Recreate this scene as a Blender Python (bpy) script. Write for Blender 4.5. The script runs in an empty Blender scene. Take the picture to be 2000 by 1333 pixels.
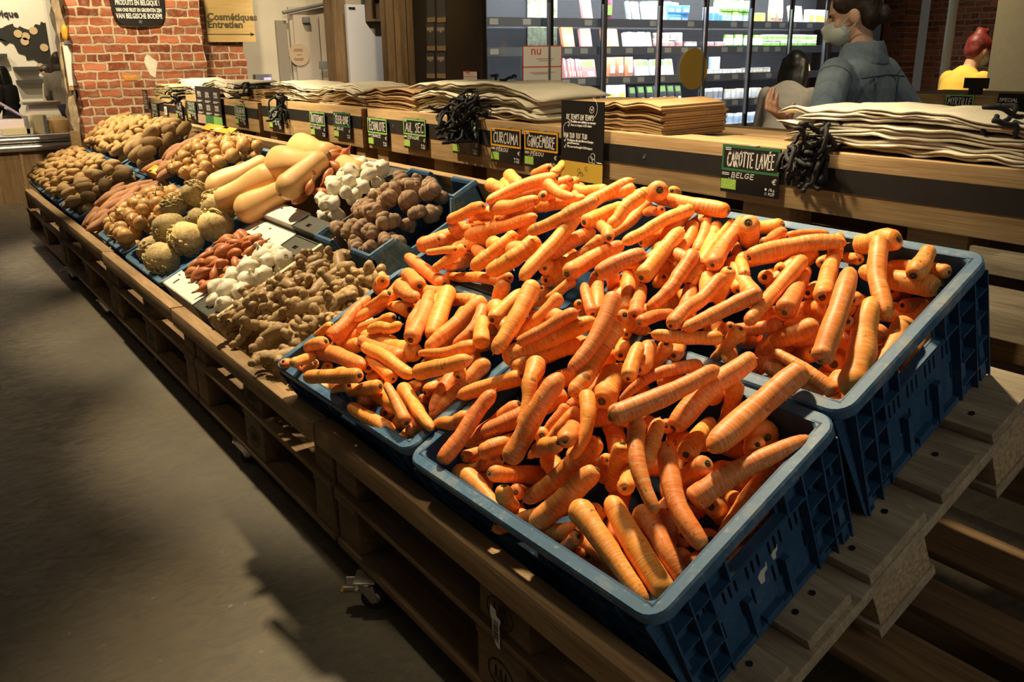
import bpy, bmesh, math, random
import numpy as np
from mathutils import Vector, Matrix, noise, Quaternion
R_ = math.radians
rnd = random.Random(7)
scene = bpy.context.scene
COL = scene.collection

# ---------------------------------------------------------------- camera
F_PX = 1736.18
CAM_R = np.array([[0.5698297344926727, 0.8216978089208006, -0.010333658703063409],
                  [0.24711451374384452, -0.1833344484826659, -0.9514845753321513],
                  [-0.7837273063920442, 0.5396306058894978, -0.30752287459787997]])   # rows: right, down, forward
CAM_T = np.array([0.6605334795318369, -0.6585553534374288, 1.0907533143127204])
cam_data = bpy.data.cameras.new('camera')
cam_data.sensor_width = 36.0
cam_data.lens = F_PX / 2000 * 36.0
cam_data.clip_start = 0.02
cam = bpy.data.objects.new('camera', cam_data)
COL.objects.link(cam)
m = Matrix(((CAM_R[0][0], -CAM_R[1][0], -CAM_R[2][0], CAM_T[0]),
            (CAM_R[0][1], -CAM_R[1][1], -CAM_R[2][1], CAM_T[1]),
            (CAM_R[0][2], -CAM_R[1][2], -CAM_R[2][2], CAM_T[2]), (0, 0, 0, 1)))
cam.matrix_world = m
scene.camera = cam

# ---------------------------------------------------------------- colour management, world, lights
scene.view_settings.view_transform = 'Standard'
scene.view_settings.look = 'None'
scene.view_settings.gamma = 1.0
scene.view_settings.use_curve_mapping = False
scene.view_settings.exposure = 0.18
world = bpy.data.worlds.new('room_air')
scene.world = world
world.use_nodes = True
world.node_tree.nodes['Background'].inputs[0].default_value = (0.95, 0.86, 0.72, 1)
world.node_tree.nodes['Background'].inputs[1].default_value = 0.046

WARM = (1.0, 0.80, 0.50)
def spot(name, loc, aim, watts, angle, blend=0.5, col=WARM, size=0.05):
    d = bpy.data.lights.new(name, 'SPOT')
    d.energy = watts; d.color = col; d.spot_size = R_(angle); d.spot_blend = blend; d.shadow_soft_size = size
    o = bpy.data.objects.new(name, d); COL.objects.link(o)
    o.location = loc
    o.rotation_euler = (Vector(aim) - Vector(loc)).to_track_quat('-Z', 'Y').to_euler()
    return o
def area(name, loc, aim, watts, sx, sy, col):
    d = bpy.data.lights.new(name, 'AREA')
    d.energy = watts; d.color = col; d.shape = 'RECTANGLE'; d.size = sx; d.size_y = sy
    o = bpy.data.objects.new(name, d); COL.objects.link(o)
    o.location = loc
    o.rotation_euler = (Vector(aim) - Vector(loc)).to_track_quat('-Z', 'Y').to_euler()
    return o
spot('spot_carrots', (-1.5, 0.80, 3.0), (-0.70, 0.42, 0.65), 580, 42, 0.7, WARM, .09)
spot('spot_ginger', (-3.0, -0.1, 3.0), (-2.10, 0.42, 0.6), 540, 36, 0.6)
spot('spot_onions', (-4.2, -0.1, 3.0), (-3.4, 0.42, 0.6), 500, 38, 0.6)
spot('spot_potatoes', (-5.4, 0.1, 3.0), (-5.0, 0.50, 0.6), 480, 40, 0.6)
spot('spot_pillar', (-4.3, 0.7, 3.1), (-6.6, 1.15, 1.4), 480, 56, 0.6)
spot('spot_boards', (-1.7, -0.5, 3.0), (-0.9, 1.0, 0.92), 260, 40, 0.8, WARM, .1)
spot('spot_boards_middle', (-3.4, -1.0, 3.0), (-3.0, 1.05, 0.92), 330, 34, 0.7)
spot('spot_boards_far', (-5.0, -1.0, 3.0), (-4.9, 1.05, 0.92), 400, 46, 0.7)
spot('spot_cladding', (-4.0, 1.9, 3.0), (-6.6, 2.9, 1.2), 170, 50, 0.7)
spot('spot_counter', (-5.8, -1.3, 3.0), (-7.2, 0.1, 0.8), 140, 60, 0.7)
spot('spot_behind_counter', (-7.0, -0.9, 3.0), (-8.4, 0.3, 1.0), 140, 60, 0.7)
spot('spot_fridge_front', (-2.8, 2.9, 3.1), (-5.0, 4.3, 1.0), 170, 70, 0.7)
spot('spot_floor', (-2.2, -1.4, 3.0), (-2.6, -1.0, 0), 14, 80, 0.8)
spot('spot_floor_far', (-6.0, -1.4, 3.0), (-4.9, -0.55, 0), 60, 26, 0.5, (1.0, 0.80, 0.86))
spot('spot_map', (-9.5, 0.2, 3.0), (-11.0, 0.1, 1.3), 240, 80, 0.6)
spot('spot_door', (-7.6, 2.6, 3.0), (-9.0, 3.0, 1.2), 120, 80, 0.6)
spot('spot_rear', (-2.5, 3.5, 3.0), (-2.2, 4.5, 0.9), 330, 60, 0.6)
spot('spot_brick_wall', (-1.5, 6.4, 3.0), (-2.6, 8.6, 1.0), 60, 80, 0.7)
spot('spot_aisle_back', (-0.4, 1.6, 3.1), (-1.2, 2.0, 0.9), 40, 70, 0.7)
area('added_fill_right', (3.4, 0.2, 1.9), (-0.2, 0.4, 0.5), 18, 2.0, 1.2, (1.0, 0.90, 0.76))  # added soft fill for the crate ends, no such lamp in view
spot('spot_white_panel', (-5.7, 1.9, 3.0), (-7.2, 2.85, 1.1), 150, 44, 0.7, (1.0, .93, .84))
spot('spot_fridge_customer', (-1.3, 2.7, 3.0), (-2.55, 3.3, 0.85), 90, 34, 0.7)
spot('spot_column', (-9.0, -0.9, 3.0), (-10.4, 0.5, 1.3), 120, 60, 0.7)
spot('spot_carrots_front', (-1.9, -0.2, 3.0), (-0.8, 0.45, 0.65), 110, 36, 0.9, WARM, .12)


# ---------------------------------------------------------------- frames
ZF, TH = 0.43, 0.4688097
YAW = math.asin(0.033)
SLOPE = Matrix.Translation((0, 0, ZF)) @ Matrix.Rotation(TH, 4, 'X')          # display slope: u, v, w
SLOPE_C = Matrix.Translation((0, 0, ZF)) @ Matrix.Rotation(YAW, 4, 'Z') @ Matrix.Rotation(TH, 4, 'X')   # the carrot pallet is turned a little

def ray(px, py):
    return CAM_R.T @ np.array([(px - 1000) / F_PX, (py - 666.5) / F_PX, 1.0])
def at(px, py, d):
    return Vector(CAM_T + ray(px, py) * d)
def at_x(px, py, x):
    r = ray(px, py); return Vector(CAM_T + r * (x - CAM_T[0]) / r[0])
def at_y(px, py, y):
    r = ray(px, py); return Vector(CAM_T + r * (y - CAM_T[1]) / r[1])
def at_z(px, py, z):
    r = ray(px, py); return Vector(CAM_T + r * (z - CAM_T[2]) / r[2])

# ---------------------------------------------------------------- materials
MATS = {}
def nt(name):
    m = bpy.data.materials.new(name); m.use_nodes = True
    n = m.node_tree; b = n.nodes['Principled BSDF']
    return m, n, b
def N(n, t, **kw):
    x = n.nodes.new(t)
    for k, v in kw.items(): setattr(x, k, v)
    return x
def mixc(n, fac, a, b, mode='MIX'):
    x = N(n, 'ShaderNodeMix', data_type='RGBA', blend_type=mode)
    for sock, v in ((x.inputs[0], fac), (x.inputs[6], a), (x.inputs[7], b)):
        if hasattr(v, 'is_output'): n.links.new(v, sock)
        elif isinstance(v, (int, float)): sock.default_value = v
        else: sock.default_value = (*v, 1)
    return x.outputs[2]
def ramp(n, src, stops):
    r = N(n, 'ShaderNodeValToRGB')
    e = r.color_ramp.elements
    while len(e) < len(stops): e.new(0.5)
    for i, (p, c) in enumerate(stops):
        e[i].position = p; e[i].color = (*c, 1) if not isinstance(c, (int, float)) else (c, c, c, 1)
    n.links.new(src, r.inputs[0]); return r.outputs[0]
def tex(n, coord='Object', scale=(1, 1, 1), seed=False):
    tc = N(n, 'ShaderNodeTexCoord'); mp = N(n, 'ShaderNodeMapping')
    n.links.new(tc.outputs[coord], mp.inputs[0]); mp.inputs['Scale'].default_value = scale
    if seed:
        oi = N(n, 'ShaderNodeObjectInfo'); mul = N(n, 'ShaderNodeMath', operation='MULTIPLY'); mul.inputs[1].default_value = 37.0
        n.links.new(oi.outputs['Random'], mul.inputs[0]); n.links.new(mul.outputs[0], mp.inputs['Location'])
    return mp.outputs[0]
def nz(n, vec, scale, detail=4, rough=0.55, dist=0.0):
    t = N(n, 'ShaderNodeTexNoise'); t.inputs['Scale'].default_value = scale; t.inputs['Detail'].default_value = detail
    t.inputs['Roughness'].default_value = rough; t.inputs['Distortion'].default_value = dist
    n.links.new(vec, t.inputs['Vector']); return t.outputs['Fac']
def bump(n, b, h, strength, dist=0.002):
    x = N(n, 'ShaderNodeBump'); x.inputs['Strength'].default_value = strength; x.inputs['Distance'].default_value = dist
    n.links.new(h, x.inputs['Height']); n.links.new(x.outputs[0], b.inputs['Normal'])
def rand_val(n, lo, hi):
    oi = N(n, 'ShaderNodeObjectInfo'); mr = N(n, 'ShaderNodeMapRange')
    mr.inputs['To Min'].default_value = lo; mr.inputs['To Max'].default_value = hi
    n.links.new(oi.outputs['Random'], mr.inputs[0]); return mr.outputs[0]
def hsv(n, col, val=None, hue=None):
    x = N(n, 'ShaderNodeHueSaturation'); n.links.new(col, x.inputs['Color'])
    if val is not None: n.links.new(val, x.inputs['Value'])
    if hue is not None: n.links.new(hue, x.inputs['Hue'])
    return x.outputs[0]
def plain(name, c, rough=0.5, metal=0.0, spec=0.5, vary=0.0, scale=30, bumpy=0.0, rv=0.0, coat=0.0):
    if name in MATS: return MATS[name]
    m, n, b = nt(name)
    b.inputs['Roughness'].default_value = rough; b.inputs['Metallic'].default_value = metal
    b.inputs['Specular IOR Level'].default_value = spec; b.inputs['Coat Weight'].default_value = coat
    f = nz(n, tex(n, seed=True), scale)
    lo = tuple(max(0, x * (1 - vary)) for x in c); hi = tuple(min(1, x * (1 + vary)) for x in c)
    col = mixc(n, ramp(n, f, [(0.3, 0.0), (0.7, 1.0)]), lo, hi)
    if rv: col = hsv(n, col, rand_val(n, 1 - rv, 1 + rv))
    n.links.new(col, b.inputs['Base Color'])
    if bumpy: bump(n, b, f, bumpy)
    MATS[name] = m; return m
def emit(name, c, strength):
    if name in MATS: return MATS[name]
    m, n, b = nt(name)
    b.inputs['Base Color'].default_value = (*c, 1); b.inputs['Emission Color'].default_value = (*c, 1); b.inputs['Emission Strength'].default_value = strength
    MATS[name] = m; return m
def wood(name, c1, c2, grain=(3, 40, 40), rough=0.75, dirt=0.35, bumpy=0.25):
    if name in MATS: return MATS[name]
    m, n, b = nt(name)
    b.inputs['Roughness'].default_value = rough; b.inputs['Specular IOR Level'].default_value = 0.25
    v = tex(n, scale=grain, seed=True)
    g1 = nz(n, v, 1.0, 6, 0.65, 0.6)
    v2 = tex(n, scale=tuple(g * 4 for g in grain), seed=True)
    g2 = nz(n, v2, 1.0, 5, 0.7)
    v4 = tex(n, scale=tuple(g * (2.2 if g == min(grain) else 9) for g in grain), seed=True)
    g4 = nz(n, v4, 1.0, 3, .6)
    v3 = tex(n, scale=(5, 5, 5), seed=True)
    g3 = nz(n, v3, 1.0, 3)
    col = mixc(n, ramp(n, g1, [(0.32, 0.0), (0.68, 1.0)]), c1, c2)
    col = mixc(n, ramp(n, g2, [(0.45, 0.0), (0.75, dirt)]), col, tuple(x * 0.35 for x in c1))
    col = mixc(n, ramp(n, g3, [(0.4, 0.0), (0.8, dirt)]), col, tuple(x * 0.5 for x in c1))
    col = mixc(n, ramp(n, g4, [(0.5, 0.0), (0.68, 0.45)]), col, tuple(x * 0.55 for x in c1))
    col = hsv(n, col, rand_val(n, 0.85, 1.15))
    n.links.new(col, b.inputs['Base Color'])
    bump(n, b, g4, bumpy)
    MATS[name] = m; return m

def m_brick(name, axes, c_lo, c_hi, mortar, bw=0.17, rh=0.058, bright=1.0):
    m, n, b = nt(name)
    tc = N(n, 'ShaderNodeTexCoord'); sp = N(n, 'ShaderNodeSeparateXYZ'); cb = N(n, 'ShaderNodeCombineXYZ')
    n.links.new(tc.outputs['Object'], sp.inputs[0])
    n.links.new(sp.outputs[axes[0]], cb.inputs[0]); n.links.new(sp.outputs[axes[1]], cb.inputs[1])
    wob = N(n, 'ShaderNodeTexNoise'); wob.inputs['Scale'].default_value = 16.0; wob.inputs['Detail'].default_value = 5.0; n.links.new(tc.outputs['Object'], wob.inputs['Vector'])
    wob2 = N(n, 'ShaderNodeVectorMath', operation='MULTIPLY_ADD'); wob2.inputs[1].default_value = (0.038, 0.030, 0)
    n.links.new(wob.outputs['Color'], wob2.inputs[0]); n.links.new(cb.outputs[0], wob2.inputs[2])
    br = N(n, 'ShaderNodeTexBrick'); br.offset = 0.5; br.squash = 0.55; br.squash_frequency = 3; br.offset_frequency = 2
    br.inputs['Scale'].default_value = 1.0; br.inputs['Brick Width'].default_value = bw; br.inputs['Row Height'].default_value = rh
    br.inputs['Mortar Size'].default_value = 0.0085; br.inputs['Mortar Smooth'].default_value = 0.35; br.inputs['Bias'].default_value = 0.0
    br.inputs['Color1'].default_value = (0, 0, 0, 1); br.inputs['Color2'].default_value = (1, 1, 1, 1); br.inputs['Mortar'].default_value = (0.5, 0.5, 0.5, 1)
    n.links.new(wob2.outputs[0], br.inputs['Vector'])
    col = ramp(n, br.outputs['Color'], [(0.0, c_lo), (0.35, tuple((a + c) / 2 for a, c in zip(c_lo, c_hi))), (0.75, c_hi), (1.0, tuple(min(1, c * 1.25) for c in c_hi))])
    f = nz(n, tc.outputs['Object'], 22, 6, 0.7)
    col = mixc(n, ramp(n, f, [(0.46, 0.0), (0.72, 0.8)]), col, tuple(x * 0.62 for x in mortar))
    col = mixc(n, br.outputs['Fac'], col, mortar)
    big = nz(n, tc.outputs['Object'], 3.0, 5, 0.6)
    col = mixc(n, ramp(n, big, [(0.62, 0.0), (0.72, 0.8)]), col, mortar)
    n.links.new(col, b.inputs['Base Color'])
    b.inputs['Roughness'].default_value = 0.9; b.inputs['Specular IOR Level'].default_value = 0.2
    inv = N(n, 'ShaderNodeMath', operation='MULTIPLY_ADD'); inv.inputs[1].default_value = -1.0
    n.links.new(br.outputs['Fac'], inv.inputs[0]); n.links.new(f, inv.inputs[2])
    bump(n, b, inv.outputs[0], 0.8, 0.012)
    return m

# ---------------------------------------------------------------- mesh helpers
class MB:
    def __init__(s): s.v = []; s.f = []; s.uv = None
    def add(s, vs, fs):
        k = len(s.v); s.v += [tuple(v) for v in vs]; s.f += [tuple(i + k for i in f) for f in fs]; return s
    def box(s, lo, hi, M=None):
        (a, b, c), (d, e, f) = lo, hi
        vs = [Vector(p) for p in ((a, b, c), (d, b, c), (d, e, c), (a, e, c), (a, b, f), (d, b, f), (d, e, f), (a, e, f))]
        if M is not None: vs = [M @ v for v in vs]
        return s.add(vs, [(0, 3, 2, 1), (4, 5, 6, 7), (0, 1, 5, 4), (1, 2, 6, 5), (2, 3, 7, 6), (3, 0, 4, 7)])
    def loft(s, rings, cap=True, close=True):
        n = len(rings[0]); k = len(s.v)
        for r in rings: s.v += [tuple(p) for p in r]
        for i in range(len(rings) - 1):
            for j in range(n if close else n - 1):
                a = k + i * n + j; b = k + i * n + (j + 1) % n
                s.f.append((a, b, b + n, a + n))
        if cap and close:
            s.f.append(tuple(k + j for j in range(n))[::-1]); s.f.append(tuple(k + (len(rings) - 1) * n + j for j in range(n)))
        return s
    def tube(s, pts, rad, n=8, cap=True):
        pts = [Vector(p) for p in pts]
        if not hasattr(rad, '__len__'): rad = [rad] * len(pts)
        rings = []; up = None
        for i, p in enumerate(pts):
            t = (pts[min(i + 1, len(pts) - 1)] - pts[max(i - 1, 0)])
            if t.length < 1e-9: t = Vector((0, 0, 1))
            t.normalize()
            if up is None:
                up = Vector((0, 0, 1)) if abs(t.z) < 0.9 else Vector((1, 0, 0))
            a = t.cross(up)
            if a.length < 1e-6: a = t.orthogonal()
            a.normalize(); b = a.cross(t).normalized(); up = b
            rings.append([p + (a * math.cos(q) + b * math.sin(q)) * rad[i] for q in (2 * math.pi * j / n for j in range(n))])
        return s.loft(rings, cap)
    def lathe(s, prof, n=20, M=None, cap=True):
        rings = []
        for r, z in prof:
            ring = [Vector((r * math.cos(2 * math.pi * j / n), r * math.sin(2 * math.pi * j / n), z)) for j in range(n)]
            rings.append([M @ p for p in ring] if M is not None else ring)
        return s.loft(rings, cap)
    def ell(s, c, r, n=12, m=8, M=None):
        c = Vector(c); rings = []
        for i in range(m + 1):
            ph = -math.pi / 2 + math.pi * (i + 0.02) / (m + 0.04)
            ring = [Vector((r[0] * math.cos(ph) * math.cos(2 * math.pi * j / n), r[1] * math.cos(ph) * math.sin(2 * math.pi * j / n), r[2] * math.sin(ph))) for j in range(n)]
            rings.append([(M @ p if M is not None else p) + c for p in ring])
        return s.loft(rings)
    def plate(s, o, ax, ay, nor, W, H, th, holes=(), us=(), vs=()):
        """flat panel W x H from o along ax, ay, thickness th along -nor, with rectangular holes (u0,v0,u1,v1)"""
        o, ax, ay, nor = Vector(o), Vector(ax), Vector(ay), Vector(nor)
        U = sorted(set([0, W] + [round(h[i], 5) for h in holes for i in (0, 2)] + list(us)))
        V = sorted(set([0, H] + [round(h[i], 5) for h in holes for i in (1, 3)] + list(vs)))
        solid = {}
        for i in range(len(U) - 1):
            for j in range(len(V) - 1):
                cu, cv = (U[i] + U[i + 1]) / 2, (V[j] + V[j + 1]) / 2
                solid[i, j] = not any(h[0] < cu < h[2] and h[1] < cv < h[3] for h in holes)
        def P(u, v, k): return o + ax * u + ay * v - nor * (th if k else 0)
        for (i, j), ok in solid.items():
            if not ok: continue
            a, b, c, d = (U[i], V[j]), (U[i + 1], V[j]), (U[i + 1], V[j + 1]), (U[i], V[j + 1])
            s.add([P(*q, 0) for q in (a, b, c, d)], [(0, 1, 2, 3)])
            s.add([P(*q, 1) for q in (a, b, c, d)], [(3, 2, 1, 0)])
            for (di, dj, p, q) in ((0, -1, a, b), (1, 0, b, c), (0, 1, c, d), (-1, 0, d, a)):
                if not solid.get((i + di, j + dj), False):
                    s.add([P(*p, 0), P(*p, 1), P(*q, 1), P(*q, 0)], [(0, 1, 2, 3)])
        return s

def obj(name, mb, mat, parent=None, smooth=False, bev=0.0, sharp=40, weld=False):
    me = bpy.data.meshes.new(name)
    me.from_pydata(mb.v, [], mb.f)
    if mb.uv is not None:
        l = me.uv_layers.new(name='UVMap')
        for lp in me.loops: l.data[lp.index].uv = mb.uv[lp.vertex_index]
    if weld or bev:
        b = bmesh.new(); b.from_mesh(me)
        bmesh.ops.remove_doubles(b, verts=b.verts, dist=1e-5)
        bmesh.ops.recalc_face_normals(b, faces=b.faces)
        if bev:
            es = [e for e in b.edges if len(e.link_faces) == 2 and e.calc_face_angle(0) > 0.6]
            bmesh.ops.bevel(b, geom=es, offset=bev, segments=2, affect='EDGES', profile=0.6, clamp_overlap=True)
        b.to_mesh(me); b.free()
    if smooth or bev:
        me.shade_smooth()
        if sharp: me.set_sharp_from_angle(angle=R_(sharp))
    me.materials.append(mat)
    o = bpy.data.objects.new(name, me); COL.objects.link(o)
    if parent is not None: o.parent = parent
    return o
def at_root(o, root):
    """parent a mesh whose vertices are in world coordinates"""
    o.parent = root; o.matrix_parent_inverse = root.matrix_basis.inverted(); return o
def tag(o, label, cat, group=None):
    o['label'] = label; o['category'] = cat
    if group: o['group'] = group
    return o
def thing(name, label, cat, M=None, group=None):
    o = bpy.data.objects.new(name, None); COL.objects.link(o); o.empty_display_size = 0.05
    if M is not None: o.matrix_world = M if isinstance(M, Matrix) else Matrix.Translation(M)
    return tag(o, label, cat, group)
def struct(name, mb, mat, bev=0.0, **kw):
    o = obj(name, mb, mat, bev=bev, **kw); o['kind'] = 'structure'; return o
def dup(root, M=None, label=None, group=None):
    r = root.copy(); COL.objects.link(r)
    if M is not None: r.matrix_world = M
    if label: r['label'] = label
    if group: r['group'] = group
    for ch in root.children:
        c = ch.copy(); COL.objects.link(c); c.parent = r
        for g in ch.children:
            d = g.copy(); COL.objects.link(d); d.parent = c
    return r

# ---------------------------------------------------------------- lettering
GL = {  # hand lettering: strokes on a 0..1 x 0..1 cell (width, strokes)
'A': (.62, [[(0, 0), (.33, 1), (.6, 0)], [(.1, .35), (.52, .38)]]), 'B': (.55, [[(.05, 0), (.05, 1), (.4, .93), (.42, .6), (.08, .53)], [(.08, .53), (.5, .42), (.48, .08), (.05, 0)]]),
'C': (.6, [[(.55, .85), (.35, 1), (.1, .75), (.03, .4), (.15, .08), (.4, 0), (.58, .15)]]), 'D': (.6, [[(.05, 0), (.07, 1), (.4, .88), (.56, .5), (.4, .1), (.05, 0)]]),
'E': (.5, [[(.46, 1), (.05, .98), (.05, 0), (.48, .02)], [(.06, .52), (.4, .55)]]), 'F': (.48, [[(.46, 1), (.05, .98), (.05, 0)], [(.06, .52), (.4, .55)]]),
'G': (.68, [[(.6, .85), (.4, 1), (.12, .8), (.03, .4), (.18, .05), (.45, 0), (.6, .2), (.6, .42), (.36, .42)]]), 'H': (.6, [[(.05, 0), (.05, 1)], [(.55, 0), (.55, 1)], [(.05, .5), (.55, .53)]]),
'I': (.2, [[(.1, 0), (.1, 1)]]), 'i': (.2, [[(.1, 0), (.1, .72)], [(.1, .92), (.1, 1.0)]]), 'J': (.45, [[(.4, 1), (.4, .2), (.25, 0), (.05, .15)]]), 'K': (.55, [[(.05, 0), (.05, 1)], [(.5, 1), (.08, .45), (.52, 0)]]),
'L': (.48, [[(.07, 1), (.05, .02), (.46, 0)]]), 'M': (.75, [[(.03, 0), (.12, 1), (.36, .35), (.6, 1), (.7, 0)]]), 'N': (.62, [[(.05, 0), (.07, 1), (.52, 0), (.55, 1)]]),
'O': (.66, [[(.33, 1), (.08, .78), (.04, .35), (.25, 0), (.5, .12), (.62, .55), (.5, .92), (.33, 1)]]), 'P': (.52, [[(.05, 0), (.06, 1), (.42, .92), (.46, .6), (.08, .45)]]),
'Q': (.66, [[(.33, 1), (.08, .78), (.04, .35), (.25, 0), (.5, .12), (.62, .55), (.5, .92), (.33, 1)], [(.4, .25), (.66, -.08)]]), 'R': (.56, [[(.05, 0), (.06, 1), (.42, .94), (.44, .62), (.08, .5), (.52, 0)]]),
'S': (.5, [[(.46, .9), (.25, 1), (.07, .78), (.4, .45), (.4, .12), (.2, 0), (.03, .12)]]), 'T': (.56, [[(0, .98), (.55, 1)], [(.28, .98), (.26, 0)]]), 'U': (.6, [[(.04, 1), (.06, .25), (.25, 0), (.48, .15), (.55, 1)]]),
'V': (.58, [[(.02, 1), (.27, 0), (.56, 1)]]), 'W': (.8, [[(.02, 1), (.2, 0), (.4, .75), (.58, 0), (.78, 1)]]), 'X': (.55, [[(.03, 0), (.52, 1)], [(.05, 1), (.52, 0)]]), 'Y': (.56, [[(.02, 1), (.28, .5), (.54, 1)], [(.28, .5), (.24, 0)]]),
'Z': (.55, [[(.03, .98), (.52, 1), (.03, 0), (.54, .03)]]), 'É': (.5, [[(.46, 1), (.05, .98), (.05, 0), (.48, .02)], [(.06, .52), (.4, .55)], [(.2, 1.12), (.38, 1.28)]]),
'€': (.6, [[(.55, .88), (.38, 1), (.16, .8), (.1, .5), (.16, .2), (.38, 0), (.55, .12)], [(0, .6), (.42, .6)], [(0, .42), (.4, .42)]]), '!': (.2, [[(.1, .3), (.1, 1)], [(.1, 0), (.1, .08)]]), '-': (.4, [[(.05, .45), (.35, .47)]]),
'/': (.35, [[(.02, -.05), (.32, 1)]]), 'k': (.45, [[(.05, 0), (.05, 1)], [(.38, .6), (.08, .28), (.42, 0)]]), 'g': (.45, [[(.38, .6), (.1, .5), (.12, .1), (.36, .15), (.38, .6), (.36, -.2), (.1, -.25)]]), ' ': (.32, []), ',': (.2, [[(.1, .05), (.04, -.15)]]),
'1': (.3, [[(.02, .75), (.18, 1), (.18, 0)]]), '2': (.5, [[(.05, .8), (.25, 1), (.44, .75), (.05, 0), (.48, .02)]]), '3': (.5, [[(.05, .95), (.4, .95), (.2, .55), (.44, .3), (.25, 0), (.03, .1)]]), '5': (.5, [[(.44, 1), (.1, .98), (.08, .55), (.4, .5), (.4, .1), (.05, 0)]]), '9': (.5, [[(.42, .7), (.2, 1), (.06, .7), (.25, .5), (.42, .7), (.38, 0)]]),
}
def ribbon(mb, pts, w, th, fn):
    for a, b in zip(pts[:-1], pts[1:]):
        dx, dy = b[0] - a[0], b[1] - a[1]; L = math.hypot(dx, dy) or 1e-6
        dx, dy = dx / L, dy / L; e = w * .5
        q = [(a[0] - dx * e * .6 - dy * e, a[1] - dy * e * .6 + dx * e), (a[0] - dx * e * .6 + dy * e, a[1] - dy * e * .6 - dx * e),
             (b[0] + dx * e * .6 + dy * e, b[1] + dy * e * .6 - dx * e), (b[0] + dx * e * .6 - dy * e, b[1] + dy * e * .6 + dx * e)]
        mb.add([fn(*p, 0) for p in q] + [fn(*p, th) for p in q], [(4, 5, 6, 7), (0, 1, 5, 4), (1, 2, 6, 5), (2, 3, 7, 6), (3, 0, 4, 7)])
def hand(mb, txt, x0, z0, width, height, fn, stroke=0.12, slant=0.1, th=0.0004, fit=True):
    tot = sum(GL.get(c, GL['-'])[0] + .14 for c in txt) - .14
    sx = width / tot if fit else height
    x = x0
    for c in txt:
        w, st = GL.get(c, GL['-'])
        jz = rnd.uniform(-.05, .05) * height
        for s_ in st:
            P = [(x + (px + slant * pz) * sx, z0 + jz + pz * height) for px, pz in s_]
            ribbon(mb, P, stroke * height, th, fn)
        x += (w + .14) * sx
def font_text(name, txt, M, size, mat, root, xs=1.0, align='LEFT', off=0.0):
    c = bpy.data.curves.new(name, 'FONT'); c.body = txt; c.size = size; c.extrude = 0.0006; c.align_x = align; c.offset = off
    c.resolution_u = 2; c.materials.append(mat)
    tmp = bpy.data.objects.new(name, c); COL.objects.link(tmp)
    me = bpy.data.meshes.new_from_object(tmp.evaluated_get(bpy.context.evaluated_depsgraph_get()))
    bpy.data.objects.remove(tmp); bpy.data.curves.remove(c)
    o = bpy.data.objects.new(name, me); COL.objects.link(o)
    if not me.materials: me.materials.append(mat)
    o.parent = root; o.matrix_parent_inverse = root.matrix_basis.inverted()
    o.matrix_basis = M @ Matrix.Diagonal((xs, 1, 1, 1))
    return o

# ---------------------------------------------------------------- shared materials
M_WOOD = wood('weathered_pallet_wood', (0.23, 0.135, 0.06), (0.42, 0.28, 0.14))
M_WOOD_D = wood('dark_pallet_wood', (0.13, 0.075, 0.035), (0.24, 0.15, 0.075))
M_WOOD_G = wood('grey_pallet_wood', (0.26, 0.21, 0.14), (0.45, 0.38, 0.27), grain=(4, 55, 55))
M_WOOD_L = wood('light_board_wood', (0.36, 0.22, 0.095), (0.58, 0.40, 0.20), grain=(2.5, 45, 60))
M_WOOD_V = wood('upright_cladding_wood', (0.16, 0.095, 0.042), (0.30, 0.19, 0.09), grain=(20, 20, 1.5))
M_CHIP = plain('pressed_wood_block', (0.36, 0.27, 0.16), 0.9, vary=0.4, scale=120, bumpy=0.4)
M_BLACK = plain('matt_black_paint', (0.012, 0.011, 0.010), 0.55, vary=0.3)
M_BOARD = plain('black_tag_card', (0.010, 0.009, 0.008), 0.42, vary=0.2)
M_WHITE = plain('white_paint_marker', (0.85, 0.83, 0.78), 0.6)
M_STEEL = plain('bright_zinc_steel', (0.62, 0.60, 0.56), 0.28, metal=1.0, vary=0.1)
M_RUBBER = plain('black_rubber', (0.014, 0.013, 0.013), 0.45, vary=0.3)
M_GREY = plain('grey_plastic', (0.22, 0.22, 0.22), 0.5)

def m_crate(name, c, dusty):
    m, n, b = nt(name)
    v = tex(n, seed=True)
    a = nz(n, v, 14, 6, 0.7); d = nz(n, v, 90, 3)
    col = mixc(n, ramp(n, a, [(0.35, 0.0), (0.75, 1.0)]), tuple(x * 0.8 for x in c), tuple(x * 1.2 for x in c))
    col = mixc(n, ramp(n, a, [(0.5, 0.0), (0.7, dusty)]), col, (0.27, 0.27, 0.24))
    col = mixc(n, ramp(n, d, [(0.6, 0.0), (0.75, dusty * 0.6)]), col, (0.35, 0.35, 0.32))
    n.links.new(col, b.inputs['Base Color'])
    n.links.new(ramp(n, a, [(0.3, 0.45), (0.8, 0.7)]), b.inputs['Roughness']); b.inputs['Specular IOR Level'].default_value = 0.28
    bump(n, b, d, 0.08)
    MATS[name] = m; return m
M_BLUE = m_crate('blue_crate_plastic', (0.022, 0.080, 0.175), 0.10)
M_BLUE_RIM = m_crate('worn_blue_crate_rim', (0.060, 0.140, 0.240), 0.85)

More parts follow.
